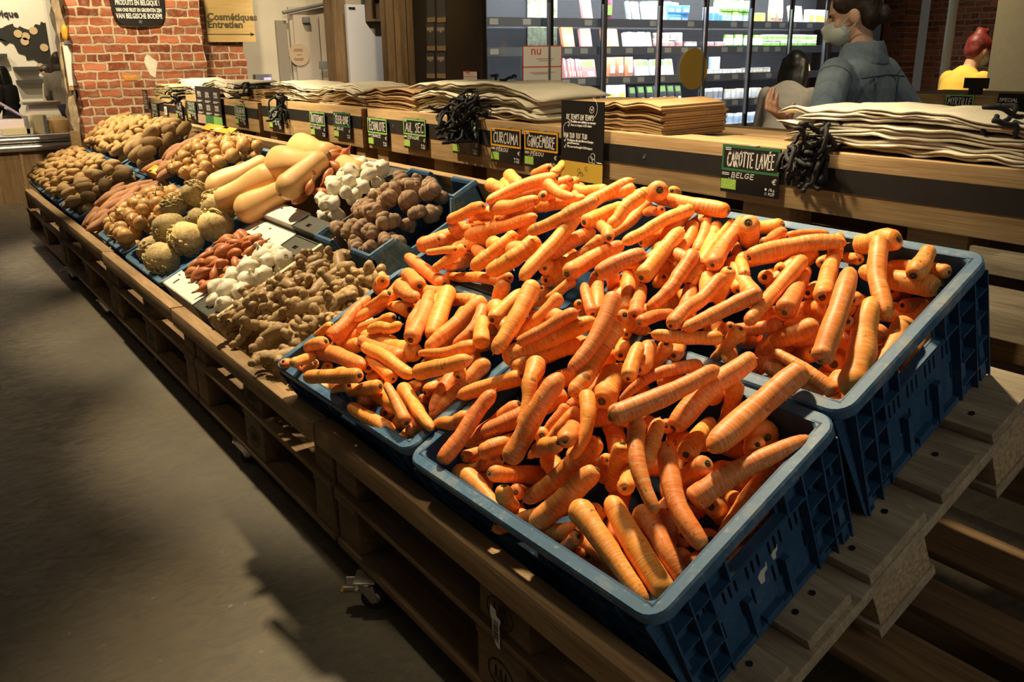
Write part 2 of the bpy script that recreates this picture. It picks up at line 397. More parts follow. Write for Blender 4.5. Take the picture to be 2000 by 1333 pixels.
# ---------------------------------------------------------------- the setting
def m_floor():
    m, n, b = nt('polished_concrete_floor')
    v = tex(n)
    a = nz(n, v, 1.3, 8, 0.65, 0.8); s = nz(n, tex(n, scale=(5, 2.2, 1)), 4.0, 9, 0.75, 2.2); d = nz(n, v, 40, 4)
    col = mixc(n, ramp(n, a, [(0.3, 0.0), (0.7, 1.0)]), (0.085, 0.071, 0.047), (0.155, 0.132, 0.092))
    col = mixc(n, ramp(n, s, [(0.42, 0.0), (0.66, 0.75)]), col, (0.050, 0.043, 0.031))
    col = mixc(n, ramp(n, d, [(0.66, 0.0), (0.74, 0.35)]), col, (0.30, 0.27, 0.22))
    n.links.new(col, b.inputs['Base Color'])
    n.links.new(ramp(n, s, [(0.3, 0.34), (0.7, 0.6)]), b.inputs['Roughness'])
    bump(n, b, s, 0.12, 0.004)
    return m
struct('floor', MB().box((-14, -6, -0.1), (7, 12, 0.0)), m_floor())
M_PLASTER = plain('cream_plaster', (0.72, 0.66, 0.55), 0.9, vary=0.06, scale=3)
M_PLASTER_G = plain('greyed_white_paint', (0.52, 0.46, 0.39), 0.55, vary=0.05, scale=4)
BR1 = m_brick('old_red_brick_face', (1, 2), (0.19, 0.045, 0.022), (0.43, 0.130, 0.058), (0.56, 0.43, 0.29), 0.148, 0.060)
BR2 = m_brick('dim_red_brick_wall', (0, 2), (0.15, 0.04, 0.022), (0.34, 0.10, 0.045), (0.30, 0.22, 0.15))

def rough_block(lo, hi, step=0.07, amp=0.012, seed=3):
    """a block whose upright edges are chipped"""
    mb = MB(); (x0, y0, z0), (x1, y1, z1) = lo, hi
    zs = list(np.arange(z0, z1 + 1e-6, step)); r = random.Random(seed); rings = []
    for z in zs:
        j = [r.uniform(-amp, amp) for _ in range(8)]
        rings.append([(x0, y0 + j[0], z), (x0, (y0 + y1) / 2, z), (x0, y1 + j[1], z), (x1 + j[4], y1 + j[5], z), (x1, (y0 + y1) / 2, z), (x1 + j[6], y0 + j[7], z)][::-1])
    return mb.loft(rings)
struct('pillar', rough_block((-6.56, 0.52, 0), (-6.3, 1.41, 3.4), amp=0.014), BR1)
struct('trim_1', rough_block((-6.54, 0.455, 0), (-6.42, 0.52, 3.4), amp=0.012, seed=9, step=0.06), plain('crumbling_pale_render', (0.42, 0.33, 0.21), 0.95, vary=0.35, scale=14, bumpy=0.6))
struct('wall_brick_return', rough_block((-7.9, 1.42, 0), (-7.25, 2.03, 3.4), amp=0.012, seed=5), BR1)
pm = MB()      # bare mortar patch round a missing brick
pm.loft([[(-6.302, 1.02 + 0.042 * math.cos(a) * (1 + .3 * math.sin(3 * a)), 1.03 + 0.085 * math.sin(a) * (1 + .25 * math.cos(2 * a + 1))) for a in np.linspace(0, 2 * math.pi, 18, endpoint=False)],
         [(-6.297, 1.02 + 0.036 * math.cos(a) * (1 + .3 * math.sin(3 * a)), 1.03 + 0.078 * math.sin(a) * (1 + .25 * math.cos(2 * a + 1))) for a in np.linspace(0, 2 * math.pi, 18, endpoint=False)]])
struct('trim_2', pm, plain('white_mortar_patch', (0.75, 0.68, 0.55), 0.95, vary=0.15))
pm = MB(); yc_, zc_ = 0.865, 0.955      # ochre brick set in pale mortar
for (ry, rz, dx) in ((.075, .036, .003),):
    pm.loft([[(-6.302, yc_ + ry * (1 + .18 * math.sin(4 * a)) * math.cos(a), zc_ + rz * (1 + .2 * math.sin(3 * a + 1)) * math.sin(a)) for a in np.linspace(0, 2 * math.pi, 20, endpoint=False)],
             [(-6.297, yc_ + ry * .95 * (1 + .18 * math.sin(4 * a)) * math.cos(a), zc_ + rz * .95 * (1 + .2 * math.sin(3 * a + 1)) * math.sin(a)) for a in np.linspace(0, 2 * math.pi, 20, endpoint=False)]])
struct('trim_10', pm, plain('tan_mortar_patch', (0.42, 0.29, 0.14), 0.95, vary=0.2))
struct('trim_11', MB().box((-6.300, yc_ - .045, zc_ - .018), (-6.292, yc_ + .045, zc_ + .018)), plain('ochre_brick', (0.62, 0.27, 0.055), 0.9, vary=0.15), bev=.004)
struct('wall_far', MB().box((-9.2, 1.2, 0), (-9.0, 4.0, 3.4)), M_PLASTER)
struct('wall_map_side', MB().box((-11.2, -4, 0), (-11.0, 1.9, 3.4)), plain('white_map_wall', (0.80, 0.77, 0.68), 0.8, vary=0.02))
struct('wall_back', MB().box((-5.0, 8.6, 0), (6.0, 8.8, 3.4)), BR2)

# ---------------------------------------------------------------- pallets under the produce
def block_part(name, lo, hi, parent, mat, M=None): return obj(name, MB().box(lo, hi, M), mat, parent, bev=0.003)

def tilted_pallet(x1, label, frame=SLOPE):
    t = thing('tilted_pallet', label, 'pallet', frame, 'pallets carrying the crates')
    w0 = -0.242
    vs = [(0.0, 0.145), (0.19, 0.29), (0.328, 0.472), (0.51, 0.61), (0.655, 0.80)]
    for i, (a, b) in enumerate(vs):
        mb = MB().box((x1 - 1.2 - rnd.uniform(0, .012), a, w0 - 0.022), (x1 + rnd.uniform(-.008, .01), b, w0))
        obj('deck_board', mb, M_WOOD_G, t, bev=0.003)
    for u in (x1 - 1.2, x1 - 0.672, x1 - 0.145):
        obj('cross_board', MB().box((u, 0, w0 - 0.045), (u + 0.145, 0.80, w0 - 0.0225)), M_WOOD_G, t, bev=0.002)
        for v in (0.328, 0.655):
            obj('block', MB().box((u + 0.01, v, w0 - 0.122), (u + 0.14, v + 0.135, w0 - 0.0455)), M_CHIP, t, bev=0.002)
    for v in (0.328, 0.655):
        obj('bottom_board', MB().box((x1 - 1.19, v - 0.008, w0 - 0.144), (x1 - 0.002, v + 0.14, w0 - 0.1225)), M_WOOD_G, t, bev=0.002)
    # nail heads showing on the deck
    nb = MB()
    for (a, b) in vs:
        for u in (x1 - 0.05, x1 - 0.1):
            for v in (a + 0.03, b - 0.03):
                if rnd.random() < .6: nb.lathe([(0.0, 0), (0.005, 0), (0.005, 0.0012), (0, 0.0013)], 8, Matrix.Translation((u, v, w0)))
    if nb.v: obj('nail_heads', nb, M_RUBBER, t)
    return t
tilted_pallet(0.03, 'tilted grey wooden pallet under the four carrot crates, its end bare at the right')
tilted_pallet(-1.24, 'tilted pallet under the ginger, garlic and shallot boxes')
tilted_pallet(-2.47, 'tilted pallet under the celeriac crate and the front onions')
tilted_pallet(-3.70, 'tilted pallet under the sweet potatoes and large potatoes')
tilted_pallet(-4.93, 'tilted pallet under the small potatoes at the far end of the stand', SLOPE)

def base_pallet(x0, x1, label):
    t = thing('base_pallet', label, 'pallet', (0, 0, 0), 'pallets forming the base of the stand')
    y0 = -0.004; wd = M_WOOD_D
    L = x1 - x0
    xs = [(x0, x0 + 0.1), (x0 + L / 2 - 0.07, x0 + L / 2 + 0.07), (x1 - 0.1, x1)]
    for y in (y0, 0.33, 0.66):
        obj('bottom_board', MB().box((x0, y, 0.074), (x1, y + 0.1, 0.091)), wd, t, bev=0.002)
        for (a, b) in xs:
            obj('block', MB().box((a, y + 0.002 + rnd.uniform(0, .006), 0.0915), (b, y + 0.1, 0.187)), wd, t, bev=0.003)
    for (a, b) in xs:
        obj('cross_board', MB().box((a, y0, 0.1875), (b, 0.095, 0.2)), wd, t, bev=0.002)
        obj('cross_board', MB().box((a, 0.22, 0.1875), (b, 0.95, 0.2)), wd, t, bev=0.002)
    for (a, b) in ((y0, 0.095), (0.40, 0.53), (0.60, 0.70), (0.78, 0.92)):
        obj('deck_board', MB().box((x0, a, 0.2005), (x1, b, 0.216)), wd, t, bev=0.002)
    for (a, b) in xs:      # second tier, only along the front
        obj('block', MB().box((a, y0 + 0.004 + rnd.uniform(0, .006), 0.2165), (b, 0.055, 0.297)), wd, t, bev=0.003)
    # branded stamps burnt into the middle blocks
    for z in (0.14, 0.257):
        st = MB(); cx = x0 + L / 2
        pts = [(cx + 0.036 * math.cos(a), z + 0.026 * math.sin(a)) for a in np.linspace(0, 2 * math.pi, 25)]
        ribbon(st, pts, 0.0028, 0.0005, lambda a, b, c: (a, y0 + 0.0035 - c - .0015, b))
        for dx in (-.014, 0, .014): ribbon(st, [(cx + dx - .004, z - .012), (cx + dx, z + .012), (cx + dx + .004, z - .012)], 0.003, 0.0005, lambda a, b, c: (a, y0 + 0.0035 - c - .0015, b))
        obj('stamp', st, plain('burnt_stamp', (0.03, 0.02, 0.012), 0.9), t)
    return t
bp = [(-0.97, 0.30, 'dark base pallet under the carrots, a torn barcode sticker on its block'), (-2.0, -0.985, 'dark base pallet under the ginger box, resting on the braked castor'),
      (-3.15, -2.015, 'dark base pallet under the celeriac crate'), (-4.32, -3.165, 'dark base pallet under the sweet potatoes and onions'), (-5.6, -4.335, 'dark base pallet under the far potato crates')]
for a, b, l in bp: base_pallet(a, b, l)
def rail(x0, x1, label, y=-0.022):
    o = obj('retaining_rail', MB().box((x0, y, 0.298), (x1, y + 0.043, 0.349)), M_WOOD, None, bev=0.006)
    return tag(o, label, 'board', 'rails along the front of the stand')
for a, b, l in ((-1.022, 0.35, 'thick wooden rail in front of the carrot crates'), (-2.135, -1.03, 'thick wooden rail in front of the ginger and garlic boxes, brightly lit on top'),
                (-3.165, -2.143, 'thick wooden rail in front of the celeriac crate'), (-4.165, -3.172, 'thick wooden rail in front of the yellow card and sweet potatoes'), (-5.4, -4.175, 'thick wooden rail at the far end, in front of the potato crates')):
    rail(a, b, l, -0.022 + rnd.uniform(-.004, .006))
# torn barcode label on the near block
s = thing('barcode_sticker', 'torn white barcode sticker on the wooden block below the front carrots', 'sticker', at_y(967, 1225, -0.006))
c0 = at_y(967, 1225, -0.0075)
sb = MB(); out = [(-.012, .035), (.002, .032), (.004, .022), (.016, .02), (.012, .005), (.013, -.035), (.003, -.033), (-.006, -.02), (-.008, .01), (-.013, .018)]
sb.loft([[(c0.x + a, c0.y, c0.z + b) for a, b in out], [(c0.x + a, c0.y - .0006, c0.z + b) for a, b in out]])
at_root(obj('label_paper', sb, plain('sticker_white', (0.7, 0.68, 0.62), 0.6)), s)
bb = MB()
for k in range(14):
    z = c0.z + .012 - k * .0028
    bb.box((c0.x - .004, c0.y - .0011, z), (c0.x + .010, c0.y - .0006, z + rnd.choice((.0007, .0013, .0018))))
at_root(obj('barcode', bb, M_RUBBER), s)

# castors
def castor(x, y, label, rot=0.0, brake=False):
    t = thing('castor', label, 'castor', Matrix.Translation((x, y, 0)) @ Matrix.Rotation(rot, 4, 'Z'), 'castors under the stand')
    obj('mount_plate', MB().box((-.026, -.022, .0695), (.026, .022, .0735)), M_STEEL, t, bev=.001)
    fk = MB().lathe([(.016, .0695), (.02, .063), (.02, .058), (0.012, .056)], 16)
    for sx in (-1, 1):
        pr = [(-.016, .06), (.016, .06), (.022, .03), (.024, .022), (.012, .018), (.004, .03)]
        fk.loft([[(sx * .0135, a, b) for a, b in pr], [(sx * .0155, a, b) for a, b in pr]])
    obj('fork', fk, M_STEEL, t)
    Mx = Matrix.Translation((0, .016, .0275)) @ Matrix.Rotation(R_(90), 4, 'Y')
    w = obj('wheel', MB().lathe([(.012, -.010), (.024, -.010), (.0272, -.007), (.0275, 0), (.0272, .007), (.024, .010), (.012, .010)], 28, Mx), M_RUBBER, t, smooth=True, sharp=30)
    obj('hub', MB().lathe([(.0, -.0118), (.010, -.0115), (.013, -.0103), (.013, .0103), (.010, .0115), (0, .0118)], 20, Mx), M_STEEL, w, smooth=True, sharp=30)
    if brake:
        obj('brake_pedal', MB().box((-.02, -.042, .048), (.02, -.012, .054)).box((-.02, -.044, .048), (-.016, -.02, .062)).box((.016, -.044, .048), (.02, -.02, .062)), M_STEEL, t, bev=.0015)
        obj('pedal_pad', MB().box((-.012, -.052, .038), (.012, -.04, .046)), plain('ochre_plastic', (.35, .2, .05), .5), t, bev=.002)
    return t
castor(-0.82, -0.01, 'braked castor with a chrome pedal, nearest the viewer', R_(-35), True)
castor(-0.62, 0.05, 'half hidden castor just right of the braked one', R_(60))
castor(-1.66, 0.012, 'castor under the ginger box, wheel facing the aisle', R_(-20))
castor(-2.66, 0.03, 'castor in shadow under the celeriac crate', R_(20))
castor(-3.52, 0.015, 'castor under the onions, second from the far end', R_(-30))
castor(-3.46, 0.09, 'chrome castor set behind the second wheel from the far end', R_(50))
castor(-4.33, 0.012, 'castor at the far end of the stand, a bright pedal on it', R_(-40), True)

# ---------------------------------------------------------------- crates
def rrect(x0, y0, x1, y1, r, z, n=5):
    P = []
    for cx, cy, a0 in ((x1 - r, y1 - r, 0), (x0 + r, y1 - r, 90), (x0 + r, y0 + r, 180), (x1 - r, y0 + r, 270)):
        for i in range(n + 1):
            a = R_(a0 + 90 * i / n); P.append((cx + r * math.cos(a), cy + r * math.sin(a), z))
    return P
def crate(label, frame, x0, y0, LX, LY, H, slots=True, front_hole=False, rimw=0.022, group='blue produce crates'):
    t = thing('plastic_crate', label, 'crate', frame @ Matrix.Translation((x0, y0, 0)), group)
    r = 0.032
    rings = [rrect(.003, .003, LX - .003, LY - .003, r - .003, -.022), rrect(0, 0, LX, LY, r, -.018), rrect(0, 0, LX, LY, r, -.003), rrect(.003, .003, LX - .003, LY - .003, r - .003, 0),
             rrect(rimw - .003, rimw - .003, LX - rimw + .003, LY - rimw + .003, r - .012, 0), rrect(rimw, rimw, LX - rimw, LY - rimw, r - .014, -.003), rrect(rimw, rimw, LX - rimw, LY - rimw, r - .014, -.022)]
    obj('rim', MB().loft(rings, cap=False), M_BLUE_RIM, t, smooth=True, sharp=28)
    i0, i1 = .0185, .036          # wall inset at the top and at the foot
    obj('base', MB().box((i1, i1, -H), (LX - i1, LY - i1, -H + .006)), M_BLUE, t)
    sides = (((i0, i0, 0), (1, 0, 0), (0, -1, 0), LX - 2 * i0, LX), ((LX - i0, i0, 0), (0, 1, 0), (1, 0, 0), LY - 2 * i0, LY),
             ((LX - i0, LY - i0, 0), (-1, 0, 0), (0, 1, 0), LX - 2 * i0, LX), ((i0, LY - i0, 0), (0, -1, 0), (-1, 0, 0), LY - 2 * i0, LY))
    for k, (o, ax, nor, W, _) in enumerate(sides):
        mb = MB(); o = Vector(o); ax = Vector(ax); nor = Vector(nor)
        ay = (Vector((0, 0, -H)) - nor * (i1 - i0)); ay.normalize(); HH = math.hypot(H, i1 - i0)
        o2 = o
        holes = []; c = W / 2
        short = W < .45
        if slots:
            holes.append((c - .055, .036, c + .055, .066))
            if short:
                for gx in (-.125, -.075, -.025, .025, .075, .112):
                    for q in range(3): holes.append((c + gx + q * .0125, .088, c + gx + q * .0125 + .005, .128))
                for gx in (-.118, -.05, .022, .095):
                    for q in range(3): holes.append((c + gx + q * .0125, .150, c + gx + q * .0125 + .005, .188))
            if front_hole and k == 0: holes = [(c - .10, .030, c + .005, .080)]
        mb.plate(o2, ax, ay, nor, W, HH, .0035, holes)
        out = .022
        def rib(u0, u1, v0, v1, d):
            P = lambda u, v, e: o2 + ax * u + ay * v + nor * e
            vs = [P(u0, v0, 0), P(u1, v0, 0), P(u1, v1, 0), P(u0, v1, 0)] + [P(u0, v0, d), P(u1, v0, d), P(u1, v1, d), P(u0, v1, d)]
            mb.add(vs, [(0, 3, 2, 1), (4, 5, 6, 7), (0, 1, 5, 4), (1, 2, 6, 5), (2, 3, 7, 6), (3, 0, 4, 7)])
        if slots:
            cw = .075 if short else .11
            for sgn in (0, 1):
                for d in (.0, cw * .5, cw):
                    u = d if not sgn else W - d - .003
                    rib(u, u + .003, .018, HH - .002, out if d < cw else .016)
                for v in (.052, .098, .15, .2): rib(0 if not sgn else W - cw, cw if not sgn else W, v, v + .003, out * .9)
            rib(cw, W - cw, .07, .074, .015); rib(cw, c - .065, .030, .034, .012); rib(c + .065, W - cw, .030, .034, .012)
            for u in (c - .066, c + .062): rib(u, u + .004, .022, .07, .016)
            rib(c - .062, c + .062, .067, .071, .014)
            for u in (c - .045, c + .04, c + .11): rib(u, u + .011, .15, HH - .004, .012)
            rib(0, W, HH - .012, HH, .010)
            rib(c - .02, c + .02, HH - .022, HH - .004, .012)
        else:
            for u in np.linspace(.04, W - .04, 5): rib(u, u + .003, .018, HH, .016)
            rib(0, W, .05, .053, .014)
        obj('side_panel', mb, M_BLUE, t)
    return t
CH = 0.24
G4 = 'tall blue crates full of carrots'
crate_fn = crate('tall blue vented crate of carrots, front right, scraps of paper stuck on its end', SLOPE_C, -.598, 0, .598, .396, CH, front_hole=True, group=G4)
crate_rn = crate('tall blue vented crate of carrots, back right against the wooden boards', SLOPE_C, -.598, .402, .598, .396, CH, group=G4)
crate_fa = crate('tall blue crate of carrots at the front, beside the ginger box', SLOPE_C, -1.2, .008, .596, .39, CH, group=G4)
crate_ra = crate('tall blue crate of carrots at the back, beside the knobbly artichokes', SLOPE_C, -1.2, .402, .596, .396, CH, group=G4)
# paper scraps glued to the near crate end
sc_t = thing('paper_scrap', 'torn white paper label remains on the end of the front right crate', 'sticker', SLOPE_C)
sp = MB()
for (v, w, s_) in ((.205, -.140, .62), (.235, -.128, .42), (.165, -.085, .3)):
    q = [( -.0195 - .016 * (-w / CH), v + s_ * a, w + s_ * b) for a, b in ((-.02, -.03), (-.006, -.034), (.0, -.012), (.012, -.006), (.016, .018), (.008, .004), (-.01, .006), (-.022, -.004))]
    sp.loft([q, [(p[0] + .0008, p[1], p[2]) for p in q]])
obj('paper', sp, plain('torn_paper', (.55, .55, .5), .8), sc_t)
WB = -0.1
lowF = SLOPE @ Matrix.Translation((0, 0, WB)); H2 = 0.138
GL_ = 'low blue crates along the stand'
crate('low blue crate of small potatoes, front row at the very far end', lowF, -5.82, .008, .53, .388, H2, False, group=GL_)
crate('low blue crate of small potatoes, front row beside the large potatoes', lowF, -5.28, .008, .53, .388, H2, False, group=GL_)
crate('low blue crate of small potatoes, back row against the brick pillar', lowF, -5.82, .402, .53, .388, H2, False, group=GL_)
crate('low blue crate of small potatoes, back row beside the large potatoes', lowF, -5.28, .402, .53, .388, H2, False, group=GL_)
crate('low blue crate of large brown potatoes in the front row', lowF, -4.68, .006, .56, .39, H2, False, group=GL_)
crate('low blue crate of large brown potatoes in the back row', lowF, -4.68, .402, .56, .39, H2, False, group=GL_)
crate('low blue crate of yellow onions in the front row', lowF, -3.64, .004, .53, .39, H2, False, group=GL_)
crate('low blue crate of yellow onions in the back row', lowF, -3.72, .402, .59, .39, H2, False, group=GL_)
crate('low blue crate of celeriac roots in the front row', lowF, -3.08, -.004, .56, .392, H2, False, group=GL_)
crate('low blue crate under the butternut squashes', lowF, -3.06, .402, .54, .39, H2, False, group=GL_)

# blue crate with cut-out ends for the artichokes
def notched_crate():
    t = thing('notched_crate', 'small blue crate with cut-out corners holding knobbly brown artichokes', 'crate', SLOPE @ Matrix.Translation((0, 0, -.242)))
    LX, LY, Hh = .38, .39, .19
    bx, by = -1.9, .395
    obj('base', MB().box((bx, by, 0), (bx + LX, by + LY, .006)), M_BLUE, t)
    for nm, pts, d in (('end_panel', [(0, 0), (LX, 0), (LX, Hh), (LX * .68, Hh), (LX * .6, Hh * .62), (LX * .4, Hh * .62), (LX * .32, Hh), (0, Hh)], 'x'),):
        for v in (by, by + LY - .008):
            mb = MB().loft([[(bx + a, v, b) for a, b in pts], [(bx + a, v + .008, b) for a, b in pts]])
            # a flange along the top edge
            for (a, b), (c_, d_) in zip(pts[2:], pts[3:]):
                mb.tube([(bx + a, v + .004, b), (bx + c_, v + .004, d_)], .009, 6)
            obj('end_panel', mb, M_BLUE, t)
    for u in (bx, bx + LX - .008):
        pts = [(0, 0), (LY, 0), (LY, Hh), (LY * .78, Hh), (LY * .7, Hh * .7), (LY * .3, Hh * .7), (LY * .22, Hh), (0, Hh)]
        mb = MB().loft([[(u, by + a, b) for a, b in pts], [(u + .008, by + a, b) for a, b in pts]])
        for (a, b), (c_, d_) in zip(pts[2:], pts[3:]): mb.tube([(u + .004, by + a, b), (u + .004, by + c_, d_)], .010, 6)
        obj('side_panel', mb, M_BLUE_RIM, t)
    return t
notched_crate()

# cardboard and wooden boxes
M_CARD_W = plain('white_coated_card', (0.74, 0.70, 0.60), 0.6, vary=0.05)
M_CARD_G = plain('dark_green_printed_card', (0.050, 0.052, 0.036), 0.55, vary=0.15)
M_CARD_B = plain('raw_brown_card', (0.33, 0.24, 0.14), 0.85, vary=0.15)
M_CARD_Y = plain('yellow_printed_card', (0.78, 0.42, 0.03), 0.55, vary=0.08)
M_PINE = wood('thin_pale_pine', (0.62, 0.50, 0.30), (0.78, 0.66, 0.44), grain=(2, 30, 30), dirt=.12)
def vbox(mb, u0, u1, v0, v1, w0, w1): return mb.box((u0, v0, w0), (u1, v1, w1))
def carton(label, u0, u1, v0, v1, wt, split):
    t = thing('cardboard_tray', label, 'box', SLOPE, 'printed cardboard trays')
    b = -.241
    obj('base', vbox(MB(), u0, u1, v0, v1, b, b + .004), M_CARD_B, t)
    for v in (v0, v1 - .004):
        obj('wall', vbox(MB(), u0, split, v, v + .004, b, wt), M_CARD_W if v == v0 else M_CARD_G, t)
        obj('wall', vbox(MB(), split, u1, v, v + .004, b, wt - .004), M_CARD_G, t)
    for u in (u0, u1 - .004): obj('wall', vbox(MB(), u, u + .004, v0, v1, b, wt - .01), M_CARD_B, t)
    # folded lids over the corners
    for v, d in ((v0, 1), (v1, -1)):
        a, c_ = sorted((v, v + d * .075))
        fl = MB().plate((u0, a, wt), (1, 0, 0), (0, 1, 0), (0, 0, 1), split - u0, c_ - a, .004, [(.06, .02, .075, .045), (.15, .05, .165, .058), (.02, .055, .04, .06)])
        fl.box((split - .006, a, wt - .045), (split, c_, wt - .001))
        obj('corner_flap', fl, M_CARD_W, t)
        fg = MB().plate((split, a, wt - .004), (1, 0, 0), (0, 1, 0), (0, 0, 1), u1 - split - .03, (c_ - a) * .9, .004, [(.07, .02, .10, .035)])
        obj('corner_flap', fg, M_CARD_G, t)
    return t
carton('white and dark green printed cardboard tray of shallots and garlic, front row', -2.45, -1.865, .0, .40, -.080, -2.10)
carton('white and dark green printed cardboard tray of shallots and garlic, back row', -2.50, -1.93, .410, .80, -.06, -2.14)
t = thing('wooden_punnet_box', 'shallow pale wooden box full of ginger roots', 'box', SLOPE)
u0, u1, v0, v1 = -1.845, -1.235, -.015, .385
obj('base', vbox(MB(), u0, u1, v0, v1, -.241, -.236), M_PINE, t)
for v in (v0, v1 - .006): obj('slat_wall', vbox(MB(), u0, u1, v, v + .006, -.235, -.15 if v == v0 else -.11), M_PINE, t)
for u in (u0, u1 - .006): obj('slat_wall', vbox(MB(), u, u + .006, v0, v1, -.235, -.1), M_PINE, t)
for u in (u0 - .004, u1 - .012): obj('top_batten', vbox(MB(), u, u + .018, v0, v1, -.1, -.058), M_PINE, t, bev=.002)
for u in (u0 + .006, u1 - .03):
    for v in (v0 + .006, v1 - .03): obj('corner_post', MB().loft([[(u, v, -.235), (u + .024, v, -.235), (u, v + .024, -.235)], [(u, v, -.09), (u + .024, v, -.09), (u, v + .024, -.09)]]), M_PINE, t)
# yellow cards from sweet potato trays
def ycard(label, u0, u1, v0, v1, w, tilt):
    M = SLOPE @ Matrix.Translation((u0, v0, w)) @ Matrix.Rotation(tilt, 4, 'X')
    t = thing('yellow_card_tray', label, 'box', M, 'yellow cardboard sweet potato trays')
    W, D = u1 - u0, v1 - v0
    obj('flap', MB().plate((0, 0, 0), (1, 0, 0), (0, 1, 0), (0, 0, 1), W, D, .004, [(W * .3, D * .0, W * .42, D * .25), (W * .6, D * .7, W * .75, D)]), M_CARD_Y, t)
    pr = MB()
    for k in range(5): pr.box((W * (.44 + .03 * k), D * .3, .0002), (W * (.46 + .03 * k), D * .62, .0008))
    obj('print_mark', pr, M_WHITE, t)
    obj('tray_wall', MB().box((0, .0, -.09), (W, .004, -.004)), M_CARD_B, t)
    return t
ycard('yellow card flap at the front of the sweet potatoes, by the aisle', -4.04, -3.70, .008, .075, -.115, 0)
ycard('yellow card flap between the front and back sweet potatoes', -4.06, -3.72, .395, .445, -.05, R_(5))
ycard('yellow card flap at the very back, by the onions', -4.08, -3.62, .755, .80, -.03, R_(6))

# ---------------------------------------------------------------- carrots
def m_carrot():
    m, n, b = nt('washed_carrot_skin')
    tc = N(n, 'ShaderNodeTexCoord')
    def uvmap(sx, sy):
        mp = N(n, 'ShaderNodeMapping'); mp.inputs['Scale'].default_value = (sx, sy, 1); n.links.new(tc.outputs['UV'], mp.inputs[0])
        oi = N(n, 'ShaderNodeObjectInfo'); mu = N(n, 'ShaderNodeMath', operation='MULTIPLY'); mu.inputs[1].default_value = 91.0
        n.links.new(oi.outputs['Random'], mu.inputs[0]); n.links.new(mu.outputs[0], mp.inputs['Location']); return mp.outputs[0]
    rings = nz(n, uvmap(420, 2.2), 1.0, 4, 0.6)
    big = nz(n, uvmap(40, 2), 1.0, 3)
    scars = nz(n, uvmap(160, 4.5), 1.0, 2, 0.5)
    spots = nz(n, uvmap(70, 5), 1.0, 2, 0.4)
    col = mixc(n, ramp(n, big, [(0.3, 0.0), (0.7, 1.0)]), (0.80, 0.225, 0.022), (0.90, 0.325, 0.055))
    col = mixc(n, ramp(n, rings, [(0.47, 0.0), (0.70, 0.85)]), col, (0.95, 0.54, 0.25))
    col = mixc(n, ramp(n, scars, [(0.63, 0.0), (0.72, 0.65)]), col, (0.42, 0.115, 0.015))
    col = mixc(n, ramp(n, spots, [(0.70, 0.0), (0.75, 0.8)]), col, (0.20, 0.10, 0.035))
    col = hsv(n, col, rand_val(n, 0.86, 1.06), rand_val(n, 0.490, 0.508))
    n.links.new(col, b.inputs['Base Color'])
    b.inputs['Roughness'].default_value = 0.48; b.inputs['Specular IOR Level'].default_value = 0.35
    b.inputs['Subsurface Weight'].default_value = 0.0
    bump(n, b, rings, 0.35, 0.0012)
    return m
M_CARROT = m_carrot()
M_SCAR = plain('dry_carrot_crown', (0.12, 0.080, 0.028), 0.9, vary=0.7, scale=400, bumpy=0.6)
M_SCARG = plain('greenish_carrot_crown', (0.16, 0.15, 0.04), 0.8, vary=0.5, scale=300, bumpy=0.5)
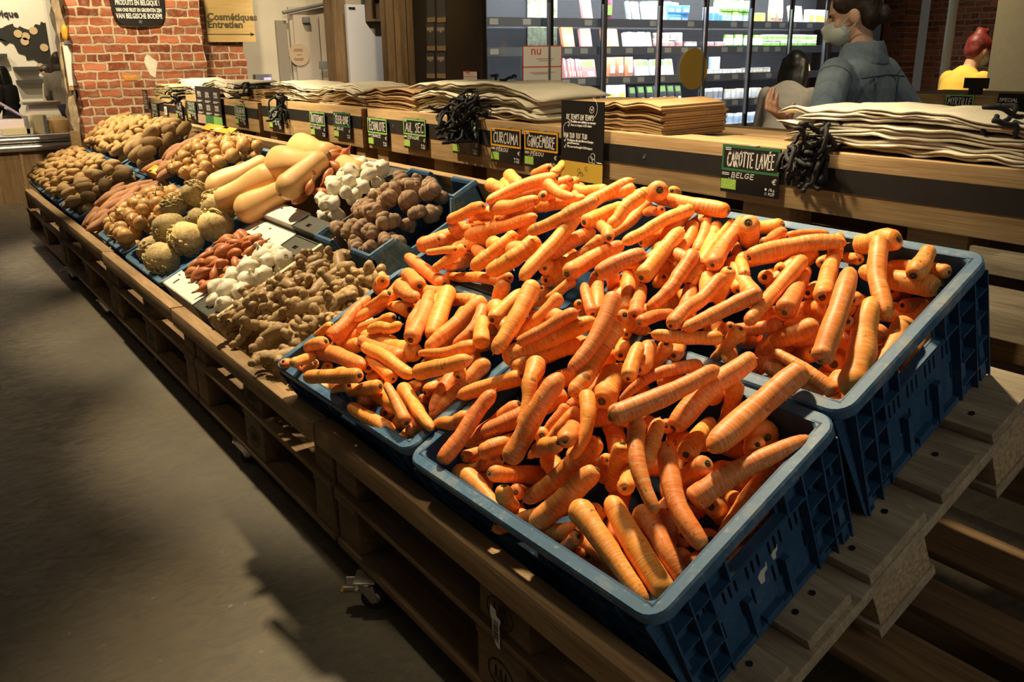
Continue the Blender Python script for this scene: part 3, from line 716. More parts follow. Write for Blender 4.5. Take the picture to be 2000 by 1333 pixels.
CARROTS = [[-810,113,562,-871,177,586,-953,242,607,174,150,4],
[-918,267,617,-849,203,588,-804,153,557,195,172,4],
[-970,287,615,-1078,304,621,-1208,323,632,162,147,3],
[-1013,250,610,-1066,263,610,-1121,271,612,182,161,4],
[-1048,215,607,-991,207,601,-943,205,603,188,122,4],
[-1136,221,600,-1163,228,583,-1185,230,563,176,142,3],
[-1070,204,588,-1103,189,562,-1135,169,544,148,63,4],
[-1113,73,495,-1130,127,527,-1165,200,561,174,105,3],
[-1145,96,514,-1173,83,496,-1196,68,480,112,80,2],
[-1076,47,504,-1102,34,491,-1139,25,475,158,127,3],
[-1126,92,477,-1137,140,505,-1172,201,527,142,93,2],
[-1120,52,468,-1021,56,482,-893,49,498,191,153,3],
[-1071,-33,469,-1094,0,466,-1112,35,463,116,115,4],
[-1143,-26,454,-1153,-4,433,-1164,18,410,144,120,2],
[-1124,39,444,-1150,30,421,-1170,18,399,141,99,2],
[-807,2,512,-898,-16,491,-992,-35,460,150,142,4],
[-1065,43,450,-1105,56,429,-1146,67,407,118,104,3],
[-1029,1,413,-1020,43,420,-1023,91,423,125,102,3],
[-855,-3,481,-914,-2,452,-981,2,416,103,56,4],
[-811,128,530,-908,114,526,-1030,118,518,211,167,3],
[-948,80,519,-844,75,524,-758,87,506,131,131,4],
[-976,107,547,-918,115,560,-887,137,568,131,98,4],
[-995,174,554,-1064,162,525,-1114,139,502,132,110,3],
[-979,204,570,-1057,215,556,-1144,228,540,188,73,3],
[-1046,115,491,-1091,119,475,-1138,122,460,175,158,2],
[-935,80,477,-965,99,470,-995,122,464,143,125,3],
[-795,63,498,-854,68,502,-944,84,496,134,120,3],
[-881,75,469,-924,86,454,-968,96,439,117,98,2],
[-771,27,497,-818,14,480,-883,8,455,146,121,3],
[-839,7,455,-833,43,447,-841,86,432,146,131,3],
[-649,15,467,-698,20,487,-755,29,508,134,80,5],
[-759,67,489,-682,51,477,-595,33,472,153,93,4],
[-707,12,430,-769,-2,439,-836,-11,445,155,122,4],
[-659,3,435,-681,32,432,-707,67,429,104,74,5],
[-646,183,552,-649,117,499,-659,63,459,158,118,3],
[-643,119,534,-678,149,541,-737,191,544,115,75,4],
[-675,179,574,-726,149,554,-789,118,539,144,65,4],
[-736,83,522,-672,106,549,-632,141,567,168,133,4],
[-724,94,484,-728,148,493,-716,194,509,144,118,2],
[-780,95,476,-813,127,463,-845,161,451,133,111,2],
[-738,88,469,-740,132,448,-741,177,426,100,88,2],
[-836,34,429,-866,39,419,-905,49,408,136,114,2],
[-984,11,401,-990,35,380,-1000,62,357,126,107,2],
[-770,31,441,-801,61,421,-830,94,401,143,115,2],
[-802,244,605,-822,222,563,-836,195,522,173,148,3],
[-817,268,614,-896,284,596,-964,290,583,146,134,3],
[-764,253,620,-727,209,590,-736,165,560,129,108,3],
[-1193,552,784,-1146,544,784,-1074,518,787,175,136,4],
[-1168,596,807,-1126,580,802,-1058,548,799,175,140,4],
[-1027,613,834,-1078,629,821,-1129,643,807,126,109,4],
[-971,587,828,-1007,628,835,-1044,668,842,119,80,4],
[-871,520,837,-929,464,815,-949,388,787,160,124,4],
[-905,586,823,-964,540,798,-1050,501,771,134,100,3],
[-836,465,834,-780,454,820,-725,452,816,130,88,5],
[-811,437,813,-834,468,807,-853,497,802,121,99,4],
[-961,411,766,-891,425,784,-849,458,797,172,115,4],
[-880,470,783,-833,498,788,-763,508,807,159,110,4],
[-654,448,822,-692,395,788,-754,357,753,141,116,5],
[-694,433,786,-673,348,738,-654,267,692,148,128,4],
[-963,387,777,-1034,380,751,-1066,356,729,137,122,4],
[-974,421,755,-1009,413,750,-1083,426,735,166,151,3],
[-1005,452,735,-1078,457,714,-1186,479,685,129,111,2],
[-987,440,736,-931,451,758,-896,478,771,111,112,3],
[-1022,380,700,-932,410,733,-833,436,766,175,116,4],
[-1103,396,697,-1040,403,709,-990,424,717,162,127,3],
[-1067,361,713,-1067,394,713,-1084,437,710,143,127,3],
[-1105,355,685,-1130,413,682,-1128,456,684,143,124,3],
[-1155,326,661,-1123,363,680,-1108,410,695,197,164,3],
[-950,305,693,-1014,308,679,-1086,310,663,93,69,4],
[-958,335,695,-985,312,667,-1014,286,639,132,102,4],
[-1011,315,648,-1022,359,647,-1042,413,642,200,170,4],
[-853,393,734,-860,351,701,-892,307,661,134,157,5],
[-757,383,737,-772,330,699,-813,296,672,198,160,5],
[-859,451,751,-889,425,710,-936,408,663,130,115,3],
[-682,356,721,-698,420,737,-702,485,748,173,141,4],
[-660,329,701,-703,373,694,-749,422,686,152,129,3],
[-673,338,674,-693,368,668,-736,419,654,139,115,2],
[-672,371,677,-690,413,685,-712,458,693,90,75,2],
[-585,322,707,-602,400,723,-589,463,745,172,139,4],
[-513,332,720,-498,378,738,-479,417,753,170,137,5],
[-562,404,767,-597,423,774,-629,438,782,125,105,5],
[-644,458,747,-656,415,720,-670,373,693,120,107,3],
[-698,453,771,-710,513,780,-719,575,792,161,114,4],
[-620,536,834,-619,492,805,-622,451,774,155,121,4],
[-671,605,799,-665,548,772,-651,482,747,130,98,3],
[-716,602,824,-759,574,807,-825,563,785,134,108,3],
[-789,587,810,-858,593,804,-920,591,800,133,111,2],
[-784,334,657,-903,335,635,-1016,317,622,139,96,2],
[-767,313,659,-780,300,618,-801,293,574,161,136,3],
[-625,277,690,-594,213,637,-578,155,590,173,142,5],
[-681,218,614,-702,266,628,-721,318,648,148,122,4],
[-690,341,656,-701,367,632,-721,401,605,121,99,2],
[-566,295,673,-579,256,638,-608,224,596,137,106,4],
[-592,349,688,-622,317,660,-675,300,624,103,85,3],
[-488,303,656,-525,323,672,-574,352,686,113,90,4],
[-505,327,648,-555,369,670,-626,429,686,145,136,3],
[-419,292,710,-391,234,656,-384,170,608,164,111,5],
[-523,377,712,-542,396,689,-564,419,661,128,114,4],
[-551,188,608,-518,229,639,-489,272,667,104,134,5],
[-584,181,572,-523,238,614,-468,294,654,198,132,5],
[-601,259,646,-599,254,601,-591,245,559,97,91,3],
[-543,317,661,-564,340,642,-577,358,624,105,94,3],
[-595,557,838,-624,574,828,-656,593,819,212,166,4],
[-654,648,822,-676,680,812,-689,703,802,116,90,3],
[-478,621,804,-561,603,811,-658,599,809,159,126,4],
[-529,581,809,-544,508,785,-554,428,754,130,114,5],
[-581,553,800,-620,565,792,-655,572,786,102,86,4],
[-560,477,752,-560,532,762,-559,588,770,146,98,4],
[-461,388,713,-480,451,743,-502,526,778,181,135,5],
[-501,428,729,-530,418,720,-581,426,705,90,72,3],
[-459,528,742,-495,578,767,-523,620,793,125,88,3],
[-432,484,752,-406,419,713,-411,364,672,137,115,4],
[-525,582,780,-494,529,751,-456,468,722,122,102,3],
[-402,449,705,-439,542,753,-475,631,788,145,55,4],
[-382,480,737,-424,567,765,-451,636,794,160,127,5],
[-390,577,801,-405,599,778,-428,631,751,203,170,6],
[-386,668,788,-443,657,773,-496,639,758,137,120,3],
[-361,583,768,-369,624,773,-373,661,778,90,113,4],
[-330,610,781,-319,654,782,-302,693,779,93,82,4],
[-339,522,752,-306,589,772,-236,649,780,157,135,5],
[-271,584,755,-251,492,719,-228,400,684,139,113,5],
[-209,465,695,-240,529,714,-279,608,735,187,95,4],
[-323,550,718,-344,592,711,-363,635,704,134,111,3],
[-320,584,728,-344,628,722,-364,670,718,117,99,3],
[-340,519,722,-393,565,733,-459,624,743,116,107,3],
[-337,496,698,-381,544,712,-445,615,721,110,104,2],
[-243,446,726,-270,388,698,-278,311,679,141,109,5],
[-295,300,685,-309,375,709,-316,444,738,130,116,5],
[-333,471,744,-344,471,710,-357,473,675,137,103,3],
[-364,299,673,-380,367,669,-389,435,667,113,79,5],
[-402,300,676,-417,329,651,-415,374,629,145,104,4],
[-244,364,665,-281,321,663,-313,277,670,115,97,5],
[-267,406,670,-295,421,654,-326,438,635,93,73,4],
[-243,404,671,-274,411,634,-326,436,587,137,82,5],
[-455,352,658,-493,389,686,-553,446,711,128,128,3],
[-387,309,678,-432,359,684,-482,413,689,126,110,4],
[-220,477,672,-253,450,662,-306,443,643,126,98,3],
[-245,568,702,-265,611,699,-285,654,696,120,106,3],
[-185,524,718,-239,615,743,-275,683,785,161,111,5],
[-182,542,696,-228,563,682,-276,584,664,158,111,4],
[-170,498,682,-210,467,650,-257,465,615,176,121,4],
[-362,477,678,-376,521,692,-409,587,700,90,73,2],
[-405,450,680,-445,475,672,-485,499,665,131,106,2],
[-548,421,690,-565,452,676,-582,484,660,121,108,2],
[-467,452,705,-503,477,686,-539,500,666,118,101,2],
[-419,321,633,-436,341,630,-463,373,623,90,82,3],
[-510,196,587,-467,154,563,-435,108,509,190,58,5],
[-386,52,481,-380,97,550,-377,149,614,167,162,6],
[-402,282,664,-383,225,618,-357,152,580,168,139,5],
[-329,192,569,-361,236,582,-384,263,598,231,178,5],
[-365,177,569,-414,229,550,-451,273,539,108,92,4],
[-337,166,590,-293,133,554,-286,97,512,143,65,6],
[-288,154,532,-310,102,480,-358,61,422,171,126,4],
[-266,71,558,-318,122,540,-349,156,535,149,129,4],
[-279,68,551,-338,89,517,-374,94,496,132,118,4],
[-366,175,551,-366,129,520,-386,99,478,94,74,3],
[-385,166,553,-390,133,512,-417,115,460,104,70,2],
[-383,117,511,-423,156,488,-468,200,463,139,119,2],
[-476,57,463,-461,100,474,-466,159,473,155,145,3],
[-481,141,528,-518,106,482,-540,63,454,153,135,4],
[-512,4,445,-522,61,492,-525,121,545,145,131,6],
[-526,179,557,-580,145,529,-620,103,507,147,132,4],
[-544,79,497,-578,65,481,-615,53,464,145,104,4],
[-394,288,610,-417,312,610,-438,333,614,139,122,3],
[-261,184,630,-281,211,645,-306,247,661,131,105,4],
[-279,223,630,-302,257,638,-321,286,648,140,139,4],
[-298,298,653,-320,304,624,-353,318,587,117,136,4],
[-300,316,627,-319,342,626,-336,366,627,132,116,3],
[-253,331,624,-282,255,613,-304,211,573,115,64,4],
[-211,109,603,-187,186,627,-173,281,652,176,117,6],
[-184,205,576,-176,294,632,-157,342,657,179,142,5],
[-205,152,592,-142,102,553,-91,84,517,140,86,6],
[-157,123,549,-174,154,566,-196,188,587,135,107,6],
[-142,189,550,-179,251,547,-208,313,549,162,113,5],
[-228,235,552,-259,273,529,-289,312,505,114,95,4],
[-243,161,537,-252,160,498,-280,174,440,146,129,4],
[-190,119,499,-215,150,495,-238,179,496,135,116,5],
[-272,157,501,-298,175,485,-333,199,463,103,89,3],
[-95,374,653,-104,293,613,-92,181,578,179,197,6],
[-72,254,575,-94,274,558,-119,296,538,146,115,4],
[-92,154,509,-68,215,547,-32,316,583,184,119,5],
[-64,288,520,-59,230,492,-47,161,457,235,125,4],
[-88,188,493,-94,216,472,-102,252,444,146,161,5],
[-103,191,552,-137,195,520,-190,215,471,152,125,6],
[-175,175,556,-93,129,514,-32,113,480,149,126,5],
[-40,62,426,-119,75,460,-193,93,493,180,154,6],
[-155,115,481,-99,105,464,-41,89,433,164,121,5],
[-218,54,481,-137,42,456,-50,37,415,190,98,6],
[-516,37,420,-447,38,415,-381,41,387,198,80,5],
[-377,37,448,-385,52,411,-414,99,376,154,98,6],
[-251,118,505,-273,74,460,-301,35,413,168,176,5],
[-440,52,442,-438,105,425,-430,163,409,140,172,4],
[-462,91,449,-496,78,428,-537,67,404,119,100,3],
[-544,66,427,-550,115,421,-553,164,417,127,107,2],
[-398,74,419,-420,103,400,-444,139,379,138,111,3],
[-185,32,453,-210,39,429,-239,45,400,109,91,5],
[-230,60,432,-271,58,410,-310,52,389,140,111,4],
[-193,53,411,-244,57,392,-295,59,375,118,106,4],
[-234,103,449,-259,132,421,-283,162,392,116,89,3],
[-122,139,488,-121,137,445,-137,151,385,140,115,3],
[-108,158,449,-131,176,426,-159,200,397,159,124,3],
[-62,127,432,-85,165,415,-109,203,399,154,136,3],
[-73,174,453,-103,204,432,-133,234,411,138,111,3],
[-94,251,480,-125,275,461,-159,300,442,143,118,2],
[-106,318,556,-138,332,551,-166,340,549,257,207,2],
[-176,321,622,-183,323,575,-218,338,519,150,80,5],
[-85,445,600,-137,436,625,-201,434,639,126,87,4],
[-209,430,618,-158,440,605,-110,449,592,157,98,3],
[-95,460,580,-143,464,583,-191,467,586,90,70,2],
[-131,299,600,-153,321,586,-171,335,574,93,81,3],
[-256,463,647,-286,481,629,-322,505,608,143,124,3],
[-108,488,700,-146,540,677,-188,597,650,103,89,6],
[-92,405,658,-121,476,713,-168,567,761,177,151,6],
[-51,435,616,-83,491,669,-116,551,725,242,165,5],
[-185,659,795,-134,593,743,-84,549,700,157,137,5],
[-157,671,798,-197,675,786,-237,673,773,197,166,4],
[-89,614,756,-100,652,772,-108,684,788,178,117,5],
[-62,663,762,-117,672,756,-180,689,747,122,107,3],
[-66,652,733,-130,641,739,-199,638,739,190,154,4],
[-114,633,701,-110,681,693,-98,719,689,126,127,4],
[-76,595,692,-66,546,666,-40,472,647,193,104,5],
[-215,660,752,-243,679,749,-267,692,747,107,95,3],
[-277,643,741,-291,673,737,-300,698,734,109,94,2],
[-184,604,700,-202,647,688,-218,690,676,130,109,3],
[-160,479,639,-193,508,621,-227,536,603,137,116,3],
[-153,661,713,-158,693,702,-160,720,692,146,122,2],
[-126,593,661,-142,632,639,-157,670,615,168,138,2],
[-133,499,624,-154,541,621,-174,584,619,200,152,2],
[-86,663,745,-94,692,736,-100,717,728,90,72,3],
[-853,141,546,-905,177,569,-947,224,594,178,121,1],
[-750,272,619,-703,252,609,-658,232,598,198,121,1],
[-1095,191,513,-1124,129,482,-1153,67,451,192,120,1],
[-487,62,386,-519,95,400,-554,122,414,206,130,1],
[-908,501,767,-913,557,794,-915,612,822,184,123,1],
[-347,449,694,-413,495,716,-478,540,740,174,118,1],
[-678,53,453,-666,37,448,-651,28,443,176,124,1],
[-556,180,556,-528,233,587,-485,276,608,197,154,1],
[-321,521,651,-250,555,665,-172,574,673,177,148,1],
[-684,621,819,-703,560,784,-721,498,753,185,148,1],
[-382,174,467,-308,178,468,-235,180,468,201,144,1],
[-921,623,801,-870,567,776,-816,516,750,196,130,1],
[-133,89,438,-144,156,470,-156,221,503,196,118,1],
[-940,276,598,-1012,269,592,-1079,273,595,192,124,1],
[-324,645,766,-381,586,736,-444,532,709,178,131,1],
[-188,311,532,-234,252,506,-276,191,476,198,136,1],
[-69,585,639,-114,538,615,-168,502,597,203,120,1],
[-818,99,522,-906,91,521,-994,91,523,206,111,1],
[-735,455,704,-708,411,680,-682,367,657,191,129,1],
[-1121,273,593,-1116,206,554,-1132,138,520,179,119,1],
[-662,358,677,-680,373,690,-689,404,706,188,131,1],
[-732,97,451,-738,66,437,-748,36,421,188,144,1],
[-966,415,705,-1007,384,688,-1041,348,671,180,125,1],
[-364,299,592,-389,239,564,-404,178,533,183,116,1],
[-1152,36,395,-1107,63,411,-1064,93,426,200,135,1],
[-60,292,490,-117,292,495,-174,281,490,177,154,1],
[-242,481,649,-158,507,658,-78,543,674,201,129,1],
[-737,42,466,-826,36,463,-913,14,453,191,114,1],
[-315,669,750,-319,610,724,-317,554,695,185,123,1],
[-417,284,594,-473,291,598,-535,290,598,209,155,1],
[-679,40,418,-667,85,444,-674,131,467,172,113,1],
[-302,213,454,-250,164,433,-206,112,406,187,123,1],
[-433,205,547,-463,139,516,-497,74,485,173,151,1],
[-792,471,763,-762,539,802,-732,610,838,172,117,1],
[-1036,370,628,-1085,405,650,-1120,451,674,170,123,1],
[-382,473,647,-316,444,630,-257,405,609,200,129,1],
[-782,269,624,-779,197,585,-773,125,549,186,129,1],
[-191,66,398,-229,85,408,-252,112,422,179,147,1],
[-1038,190,492,-996,140,470,-945,99,449,191,117,1],
[-113,491,616,-96,460,596,-79,427,579,172,158,1],
[-1094,414,677,-1131,387,664,-1162,356,649,170,152,1],
[-156,340,524,-108,342,526,-61,343,525,204,151,1],
[-530,185,534,-541,218,551,-558,238,561,182,121,1],
[-1077,283,577,-1117,288,580,-1160,280,577,175,147,1],
[-914,226,586,-921,250,600,-946,270,611,187,113,1],
[-656,180,582,-695,205,592,-731,233,607,175,131,1],
[-721,209,543,-693,135,509,-653,67,474,183,133,1],
[-243,347,504,-167,341,505,-92,350,508,187,137,1],
[-787,304,553,-854,292,552,-916,275,545,193,114,1],
[-1092,292,557,-1055,267,547,-1029,239,532,174,117,1],
[-196,640,671,-134,660,680,-72,679,689,188,147,1],
[-524,514,753,-554,567,782,-571,625,811,190,152,1],
[-495,371,661,-528,420,681,-555,470,707,203,157,1],
[-399,73,370,-325,86,378,-248,87,378,194,137,1],
[-710,281,603,-766,274,596,-825,270,595,181,117,1],
[-422,486,666,-478,439,640,-536,392,618,199,157,1],
[-1040,425,687,-1080,474,709,-1111,528,737,183,154,1],
[-569,564,747,-558,607,764,-543,641,781,205,122,1],
[-864,360,660,-934,371,668,-1003,386,677,196,120,1],
[-798,309,532,-850,245,500,-896,178,467,193,132,1],
[-70,304,474,-155,296,471,-240,288,468,196,136,1],
[-837,364,703,-766,383,710,-693,389,713,200,131,1],
[-534,497,739,-469,486,738,-404,487,737,175,114,1],
[-353,83,353,-438,90,356,-525,88,356,189,122,1],
[-1090,523,765,-1126,562,781,-1170,584,793,197,157,1],
[-559,266,644,-537,266,643,-514,267,644,199,115,1],
[-279,486,688,-338,518,710,-401,547,726,184,115,1],
[-186,612,680,-259,616,687,-329,638,699,205,119,1],
[-249,419,583,-243,473,609,-223,524,635,193,153,1],
[-566,479,690,-522,509,699,-479,536,713,179,115,1],
[-90,70,414,-174,69,419,-258,74,423,172,143,1],
[-431,524,731,-469,573,754,-503,623,780,182,122,1],
[-59,273,421,-95,214,390,-130,153,360,201,159,1],
[-501,188,532,-474,246,557,-431,295,581,183,122,1],
[-123,495,595,-188,473,582,-248,440,566,183,147,1],
[-1011,567,769,-1081,572,776,-1147,594,788,189,130,1],
[-188,301,598,-252,300,595,-308,289,591,187,152,1],
[-945,117,441,-918,78,418,-881,43,399,178,122,1],
[-1082,527,736,-1016,555,748,-951,586,763,199,112,1],
[-393,199,524,-326,221,537,-257,241,546,191,117,1],
[-928,379,699,-840,387,699,-753,402,705,194,160,1],
[-432,309,566,-380,305,565,-341,292,557,199,132,1],
[-117,71,393,-105,112,413,-86,152,432,194,157,1],
[-342,376,661,-376,422,680,-411,464,702,193,114,1],
[-53,77,386,-57,141,423,-62,201,449,180,130,1],
[-57,213,449,-59,281,488,-61,347,517,180,130,1],
[-74,121,364,-71,194,405,-69,264,436,180,130,1],
[-64,438,557,-69,502,594,-74,563,621,180,130,1],
[-69,574,621,-71,643,660,-73,708,689,180,130,1],
[-82,500,544,-81,573,586,-81,643,617,180,130,1],
[-306,167,458,-252,206,481,-198,241,494,180,130,1],
[-368,245,521,-317,212,508,-266,177,485,180,130,1],
[-260,295,517,-218,245,495,-176,191,462,180,130,1],
[-204,116,408,-166,173,441,-128,226,462,180,130,1],
[-425,156,449,-365,137,443,-304,115,426,180,130,1],
[-449,262,548,-395,283,562,-340,301,566,180,130,1],
[-452,66,376,-373,72,382,-293,73,377,180,130,1],
[-283,71,381,-208,75,386,-133,75,380,180,130,1]]
CRATE_TXT = {'fn': 'in the front right crate', 'rn': 'in the back right crate', 'fa': 'in the front crate beside the ginger', 'ra': 'in the back crate beside the artichokes'}
SPECIAL = {115:'stubby carrot standing upright near the back rim, its ringed crown facing the viewer',
178:'long thick carrot lying across the rims between the two right crates',
182:'carrot with a greenish crown in the shade by the front right crate wall',
50:'slim carrot at the very back, its tip before the mustard sign foot',
80:'small carrot stub sticking up in the middle of the back heap',
212:'long straight carrot standing steeply in the back right crate',
213:'thickest carrot against the near right corner of the back right crate',
220:'tapered carrot with a broad crown leaning on the right rim of the back right crate',
214:'S curved carrot hanging down from the back of the back right crate',
146:'tall carrot with a greenish crown on top, standing in the middle of the heap',
147:'long pale carrot with a dark green crown reaching down into the front right crate',
149:'fat bent carrot in the middle with its big dark crown facing the viewer',
160:'straight carrot leaning over the left corner of the front right crate',
19:'thick carrot with a dirty brown crown in the front crate beside the ginger',
189:'short crooked carrot stub bent like an elbow near the front rim',
187:'long carrot with its thin tip in the frontmost corner of the crates',
185:'long thick carrot ending in a dark crown at the front corner of the heap',
180:'long smooth carrot reaching up to the back right corner of the front right crate',
2:'long carrot lying diagonally over the rim between the two left crates',
119:'long arched carrot stretching across the back right crate below the back rim',
33:'small carrot propped on the front right corner of the crate beside the ginger',
47:'short carrot at the far top left with its ringed crown outwards',
48:'short carrot at the top of the far heap, crown up against the dark gap'}
INV_C = SLOPE_C.inverted()
def carrot(i, d):
    P = [Vector(d[k:k + 3]) / 1000 for k in (0, 3, 6)]
    r1, r2 = d[9] / 1e4, d[10] / 1e4
    rr = random.Random(i * 7 + 1)
    mid = P[1]
    def C(t):
        a = 2 * (t - .5) * (t - 1); b = 4 * t * (1 - t); c = 2 * t * (t - .5)
        return P[0] * a + P[1] * b + P[2] * c - mid
    ts = [0, .004, .012, .028, .05, .07, .09, .12, .15, .22, .3, .38, .46, .54, .62, .7, .78, .85, .91, .95, .98, .995, 1.0]
    L = (P[1] - P[0]).length + (P[2] - P[1]).length
    ph = rr.uniform(0, 6.28); ph2 = rr.uniform(0, 6.28); k1 = rr.uniform(5, 11)
    side = Vector((rr.uniform(-1, 1), rr.uniform(-1, 1), rr.uniform(-1, 1)))
    pts, rad = [], []
    hd = min(.24, r1 * .95 / L); tl = min(.16, r2 * 1.7 / L)
    for t in ts:
        r = r1 + (r2 - r1) * (t ** 1.15)
        r *= 1 + .035 * math.sin(k1 * t * 2 + ph) + .02 * math.sin(k1 * 5 * t + ph2)
        e = 1.0
        if t < hd: e = .36 + .64 * math.sqrt(max(0, 1 - ((hd - t) / hd) ** 2))
        if t > 1 - tl: e = min(e, max(.10, math.sqrt(max(0, 1 - ((t - (1 - tl)) / tl) ** 2))))
        pts.append(C(t) + side * (.0022 * math.sin(k1 * t + ph2))); rad.append(r * e)
    mb = MB(); mb.tube(pts, rad, 14)
    uv = []
    acc = 0
    for k, t in enumerate(ts):
        for j in range(14): uv.append((t * L, .5 + .5 * math.cos(2 * math.pi * j / 14 + 1)))
    # tiny root tip
    tip = pts[-1]; dr = (pts[-1] - pts[-3]).normalized()
    k0 = len(mb.v); mb.tube([tip - dr * .001, tip + dr * .004 + side * .002], [r2 * .10, .0003], 5)
    uv += [(L, .5)] * (len(mb.v) - k0)
    mb.uv = uv
    o = obj('carrot', mb, M_CARROT, smooth=True, sharp=0)
    o.location = mid
    q = INV_C @ mid
    key = ('f' if q.y < .4 else 'r') + ('n' if q.x > -.6 else 'a')
    sp = SPECIAL.get(i)
    lab = sp or ('washed orange carrot buried under the top layer ' if d[11] == 1 else 'washed orange carrot heaped on top ') + CRATE_TXT[key]
    tag(o, lab, 'carrot', 'carrots ' + CRATE_TXT[key])
    if d[11] > 1:
        ax = (pts[0] - pts[3]).normalized()
        M = Matrix.Translation(pts[0] - ax * .0004) @ ax.to_track_quat('Z', 'Y').to_matrix().to_4x4()
        a = r1 * rr.choice((.24, .30, .34, .36))
        sm = MB().lathe([(a * 1.0, -.0015), (a * 1.02, .0006), (a * .85, .0016), (a * .7, .0004), (a * .45, .0006), (a * .35, .0028), (a * .12, .0034)], 12, M)
        for w in range(4):
            g = rr.uniform(0, 6.28); sm.tube([M @ Vector((a * .5 * math.cos(g), a * .5 * math.sin(g), 0)), M @ Vector((a * .7 * math.cos(g), a * .7 * math.sin(g), .003))], [.0012, .0007], 5)
        c = obj('stem_scar', sm, M_SCARG if rr.random() < .25 else M_SCAR, o, smooth=True, sharp=50)
    return o
for i, d in enumerate(CARROTS): carrot(i, d)
# the carrot poking out through the slot of the front crate
pk = [-585, 0, 0] 
a_, b_ = SLOPE_C @ Vector((-.372, .0, -.052)), SLOPE_C @ Vector((-.285, .10, -.045))
carrot(999, [*(b_ * 1000), *((a_ + b_) / 2 * 1000), *(a_ * 1000), 135, 115, 2])

# ---------------------------------------------------------------- the other vegetables
def m_veg(name, c1, c2, c3, scale, spotc=None, rough=0.7, bmp=0.3, fine=120, stretch=(1, 1, 1), spec=.3, rv=.12):
    m, n, b = nt(name)
    v = tex(n, scale=stretch, seed=True)
    a = nz(n, v, scale, 4, .6, .4); f = nz(n, v, fine, 4, .6)
    col = mixc(n, ramp(n, a, [(.3, 0.), (.7, 1.)]), c1, c2)
    col = mixc(n, ramp(n, f, [(.5, 0.), (.72, .7)]), col, c3)
    if spotc:
        s_ = nz(n, v, scale * 3.1, 3, .5); col = mixc(n, ramp(n, s_, [(.62, 0.), (.7, .75)]), col, spotc)
    col = hsv(n, col, rand_val(n, 1 - rv, 1 + rv))
    n.links.new(col, b.inputs['Base Color']); b.inputs['Roughness'].default_value = rough; b.inputs['Specular IOR Level'].default_value = spec
    bump(n, b, f, bmp, .0015); return m
M_POT_S = m_veg('small_potato_skin', (.36, .21, .075), (.50, .32, .125), (.22, .12, .045), 30, (.17, .09, .035))
M_POT_L = m_veg('large_potato_skin', (.33, .20, .075), (.48, .31, .13), (.21, .12, .045), 22, (.13, .075, .03))
M_SWEET = m_veg('sweet_potato_skin', (.40, .18, .085), (.52, .27, .13), (.27, .12, .055), 18, (.2, .08, .04), stretch=(1, 1, 1))
M_CELER = m_veg('celeriac_skin', (.46, .33, .12), (.66, .52, .25), (.20, .12, .04), 40, (.20, .11, .035), bmp=1.0, fine=110)
M_BUTTER = m_veg('butternut_skin', (.66, .38, .135), (.73, .45, .18), (.62, .35, .12), 9, None, .5, .05, spec=.4, rv=.05)
M_GINGER = m_veg('ginger_skin', (.33, .205, .085), (.47, .32, .145), (.21, .12, .05), 34, (.24, .14, .06), .5, .5, 150, rv=.1)
M_TOPI = m_veg('jerusalem_artichoke_skin', (.23, .12, .075), (.52, .37, .21), (.26, .13, .085), 25, (.17, .065, .065), .75, .9, 60, stretch=(.5, .5, 4))
M_GARLIC = m_veg('garlic_paper_skin', (.79, .71, .53), (.87, .80, .64), (.68, .56, .40), 28, None, .5, .25, 90, rv=.04)
M_DRY = plain('dry_straw_root', (.46, .33, .15), .85, vary=.4, scale=90)
M_STALK = plain('woody_stalk', (.22, .16, .06), .9, vary=.4, scale=90)
def m_onion(name, c1, c2, c3):
    m, n, b = nt(name)
    v = tex(n, scale=(1, 1, .12), seed=True)
    a = nz(n, v, 75, 4, .6); p = nz(n, tex(n, seed=True), 30, 4, .6)
    col = mixc(n, ramp(n, a, [(.3, 0.), (.7, 1.)]), c1, c2)
    col = mixc(n, ramp(n, p, [(.56, 0.), (.68, .8)]), col, c3)
    col = hsv(n, col, rand_val(n, .85, 1.12)); n.links.new(col, b.inputs['Base Color'])
    b.inputs['Roughness'].default_value = .45; b.inputs['Specular IOR Level'].default_value = .4
    bump(n, b, a, .25, .001); return m
M_ONION = m_onion('yellow_onion_skin', (.50, .25, .07), (.70, .42, .15), (.76, .54, .27))
M_SHALLOT = m_onion('shallot_skin', (.36, .095, .03), (.56, .20, .06), (.60, .33, .14))

def noisy(mb, amp, freq, off):
    o = Vector((off, off * 1.7, -off))
    out = []
    for v in mb.v:
        p = Vector(v); k = noise.noise(p * freq + o) + .5 * noise.noise(p * freq * 2.3 + o)
        out.append(tuple(p + p.normalized() * (amp * k)))
    mb.v = out; return mb
def mesh_of(name, mb, mat):
    o = obj(name, mb, mat, smooth=True, sharp=0, weld=False); me = o.data; bpy.data.objects.remove(o); return me
def potato_mesh(hl, r, k, mat):
    mb = MB(); rg = random.Random(k); rings = []
    m_, n_ = 11, 14
    bend = rg.uniform(-.18, .18) * hl
    for i in range(m_ + 1):
        ph = math.pi * (i + .05) / (m_ + .1); z = -math.cos(ph); q = math.sin(ph) ** .8
        rings.append([(r * q * math.cos(2 * math.pi * j / n_) + bend * (1 - z * z), r * .9 * q * math.sin(2 * math.pi * j / n_), hl * z) for j in range(n_)])
    mb.loft(rings); return mesh_of('potato', noisy(mb, r * .13, .55 / r, k * 3.3), mat)
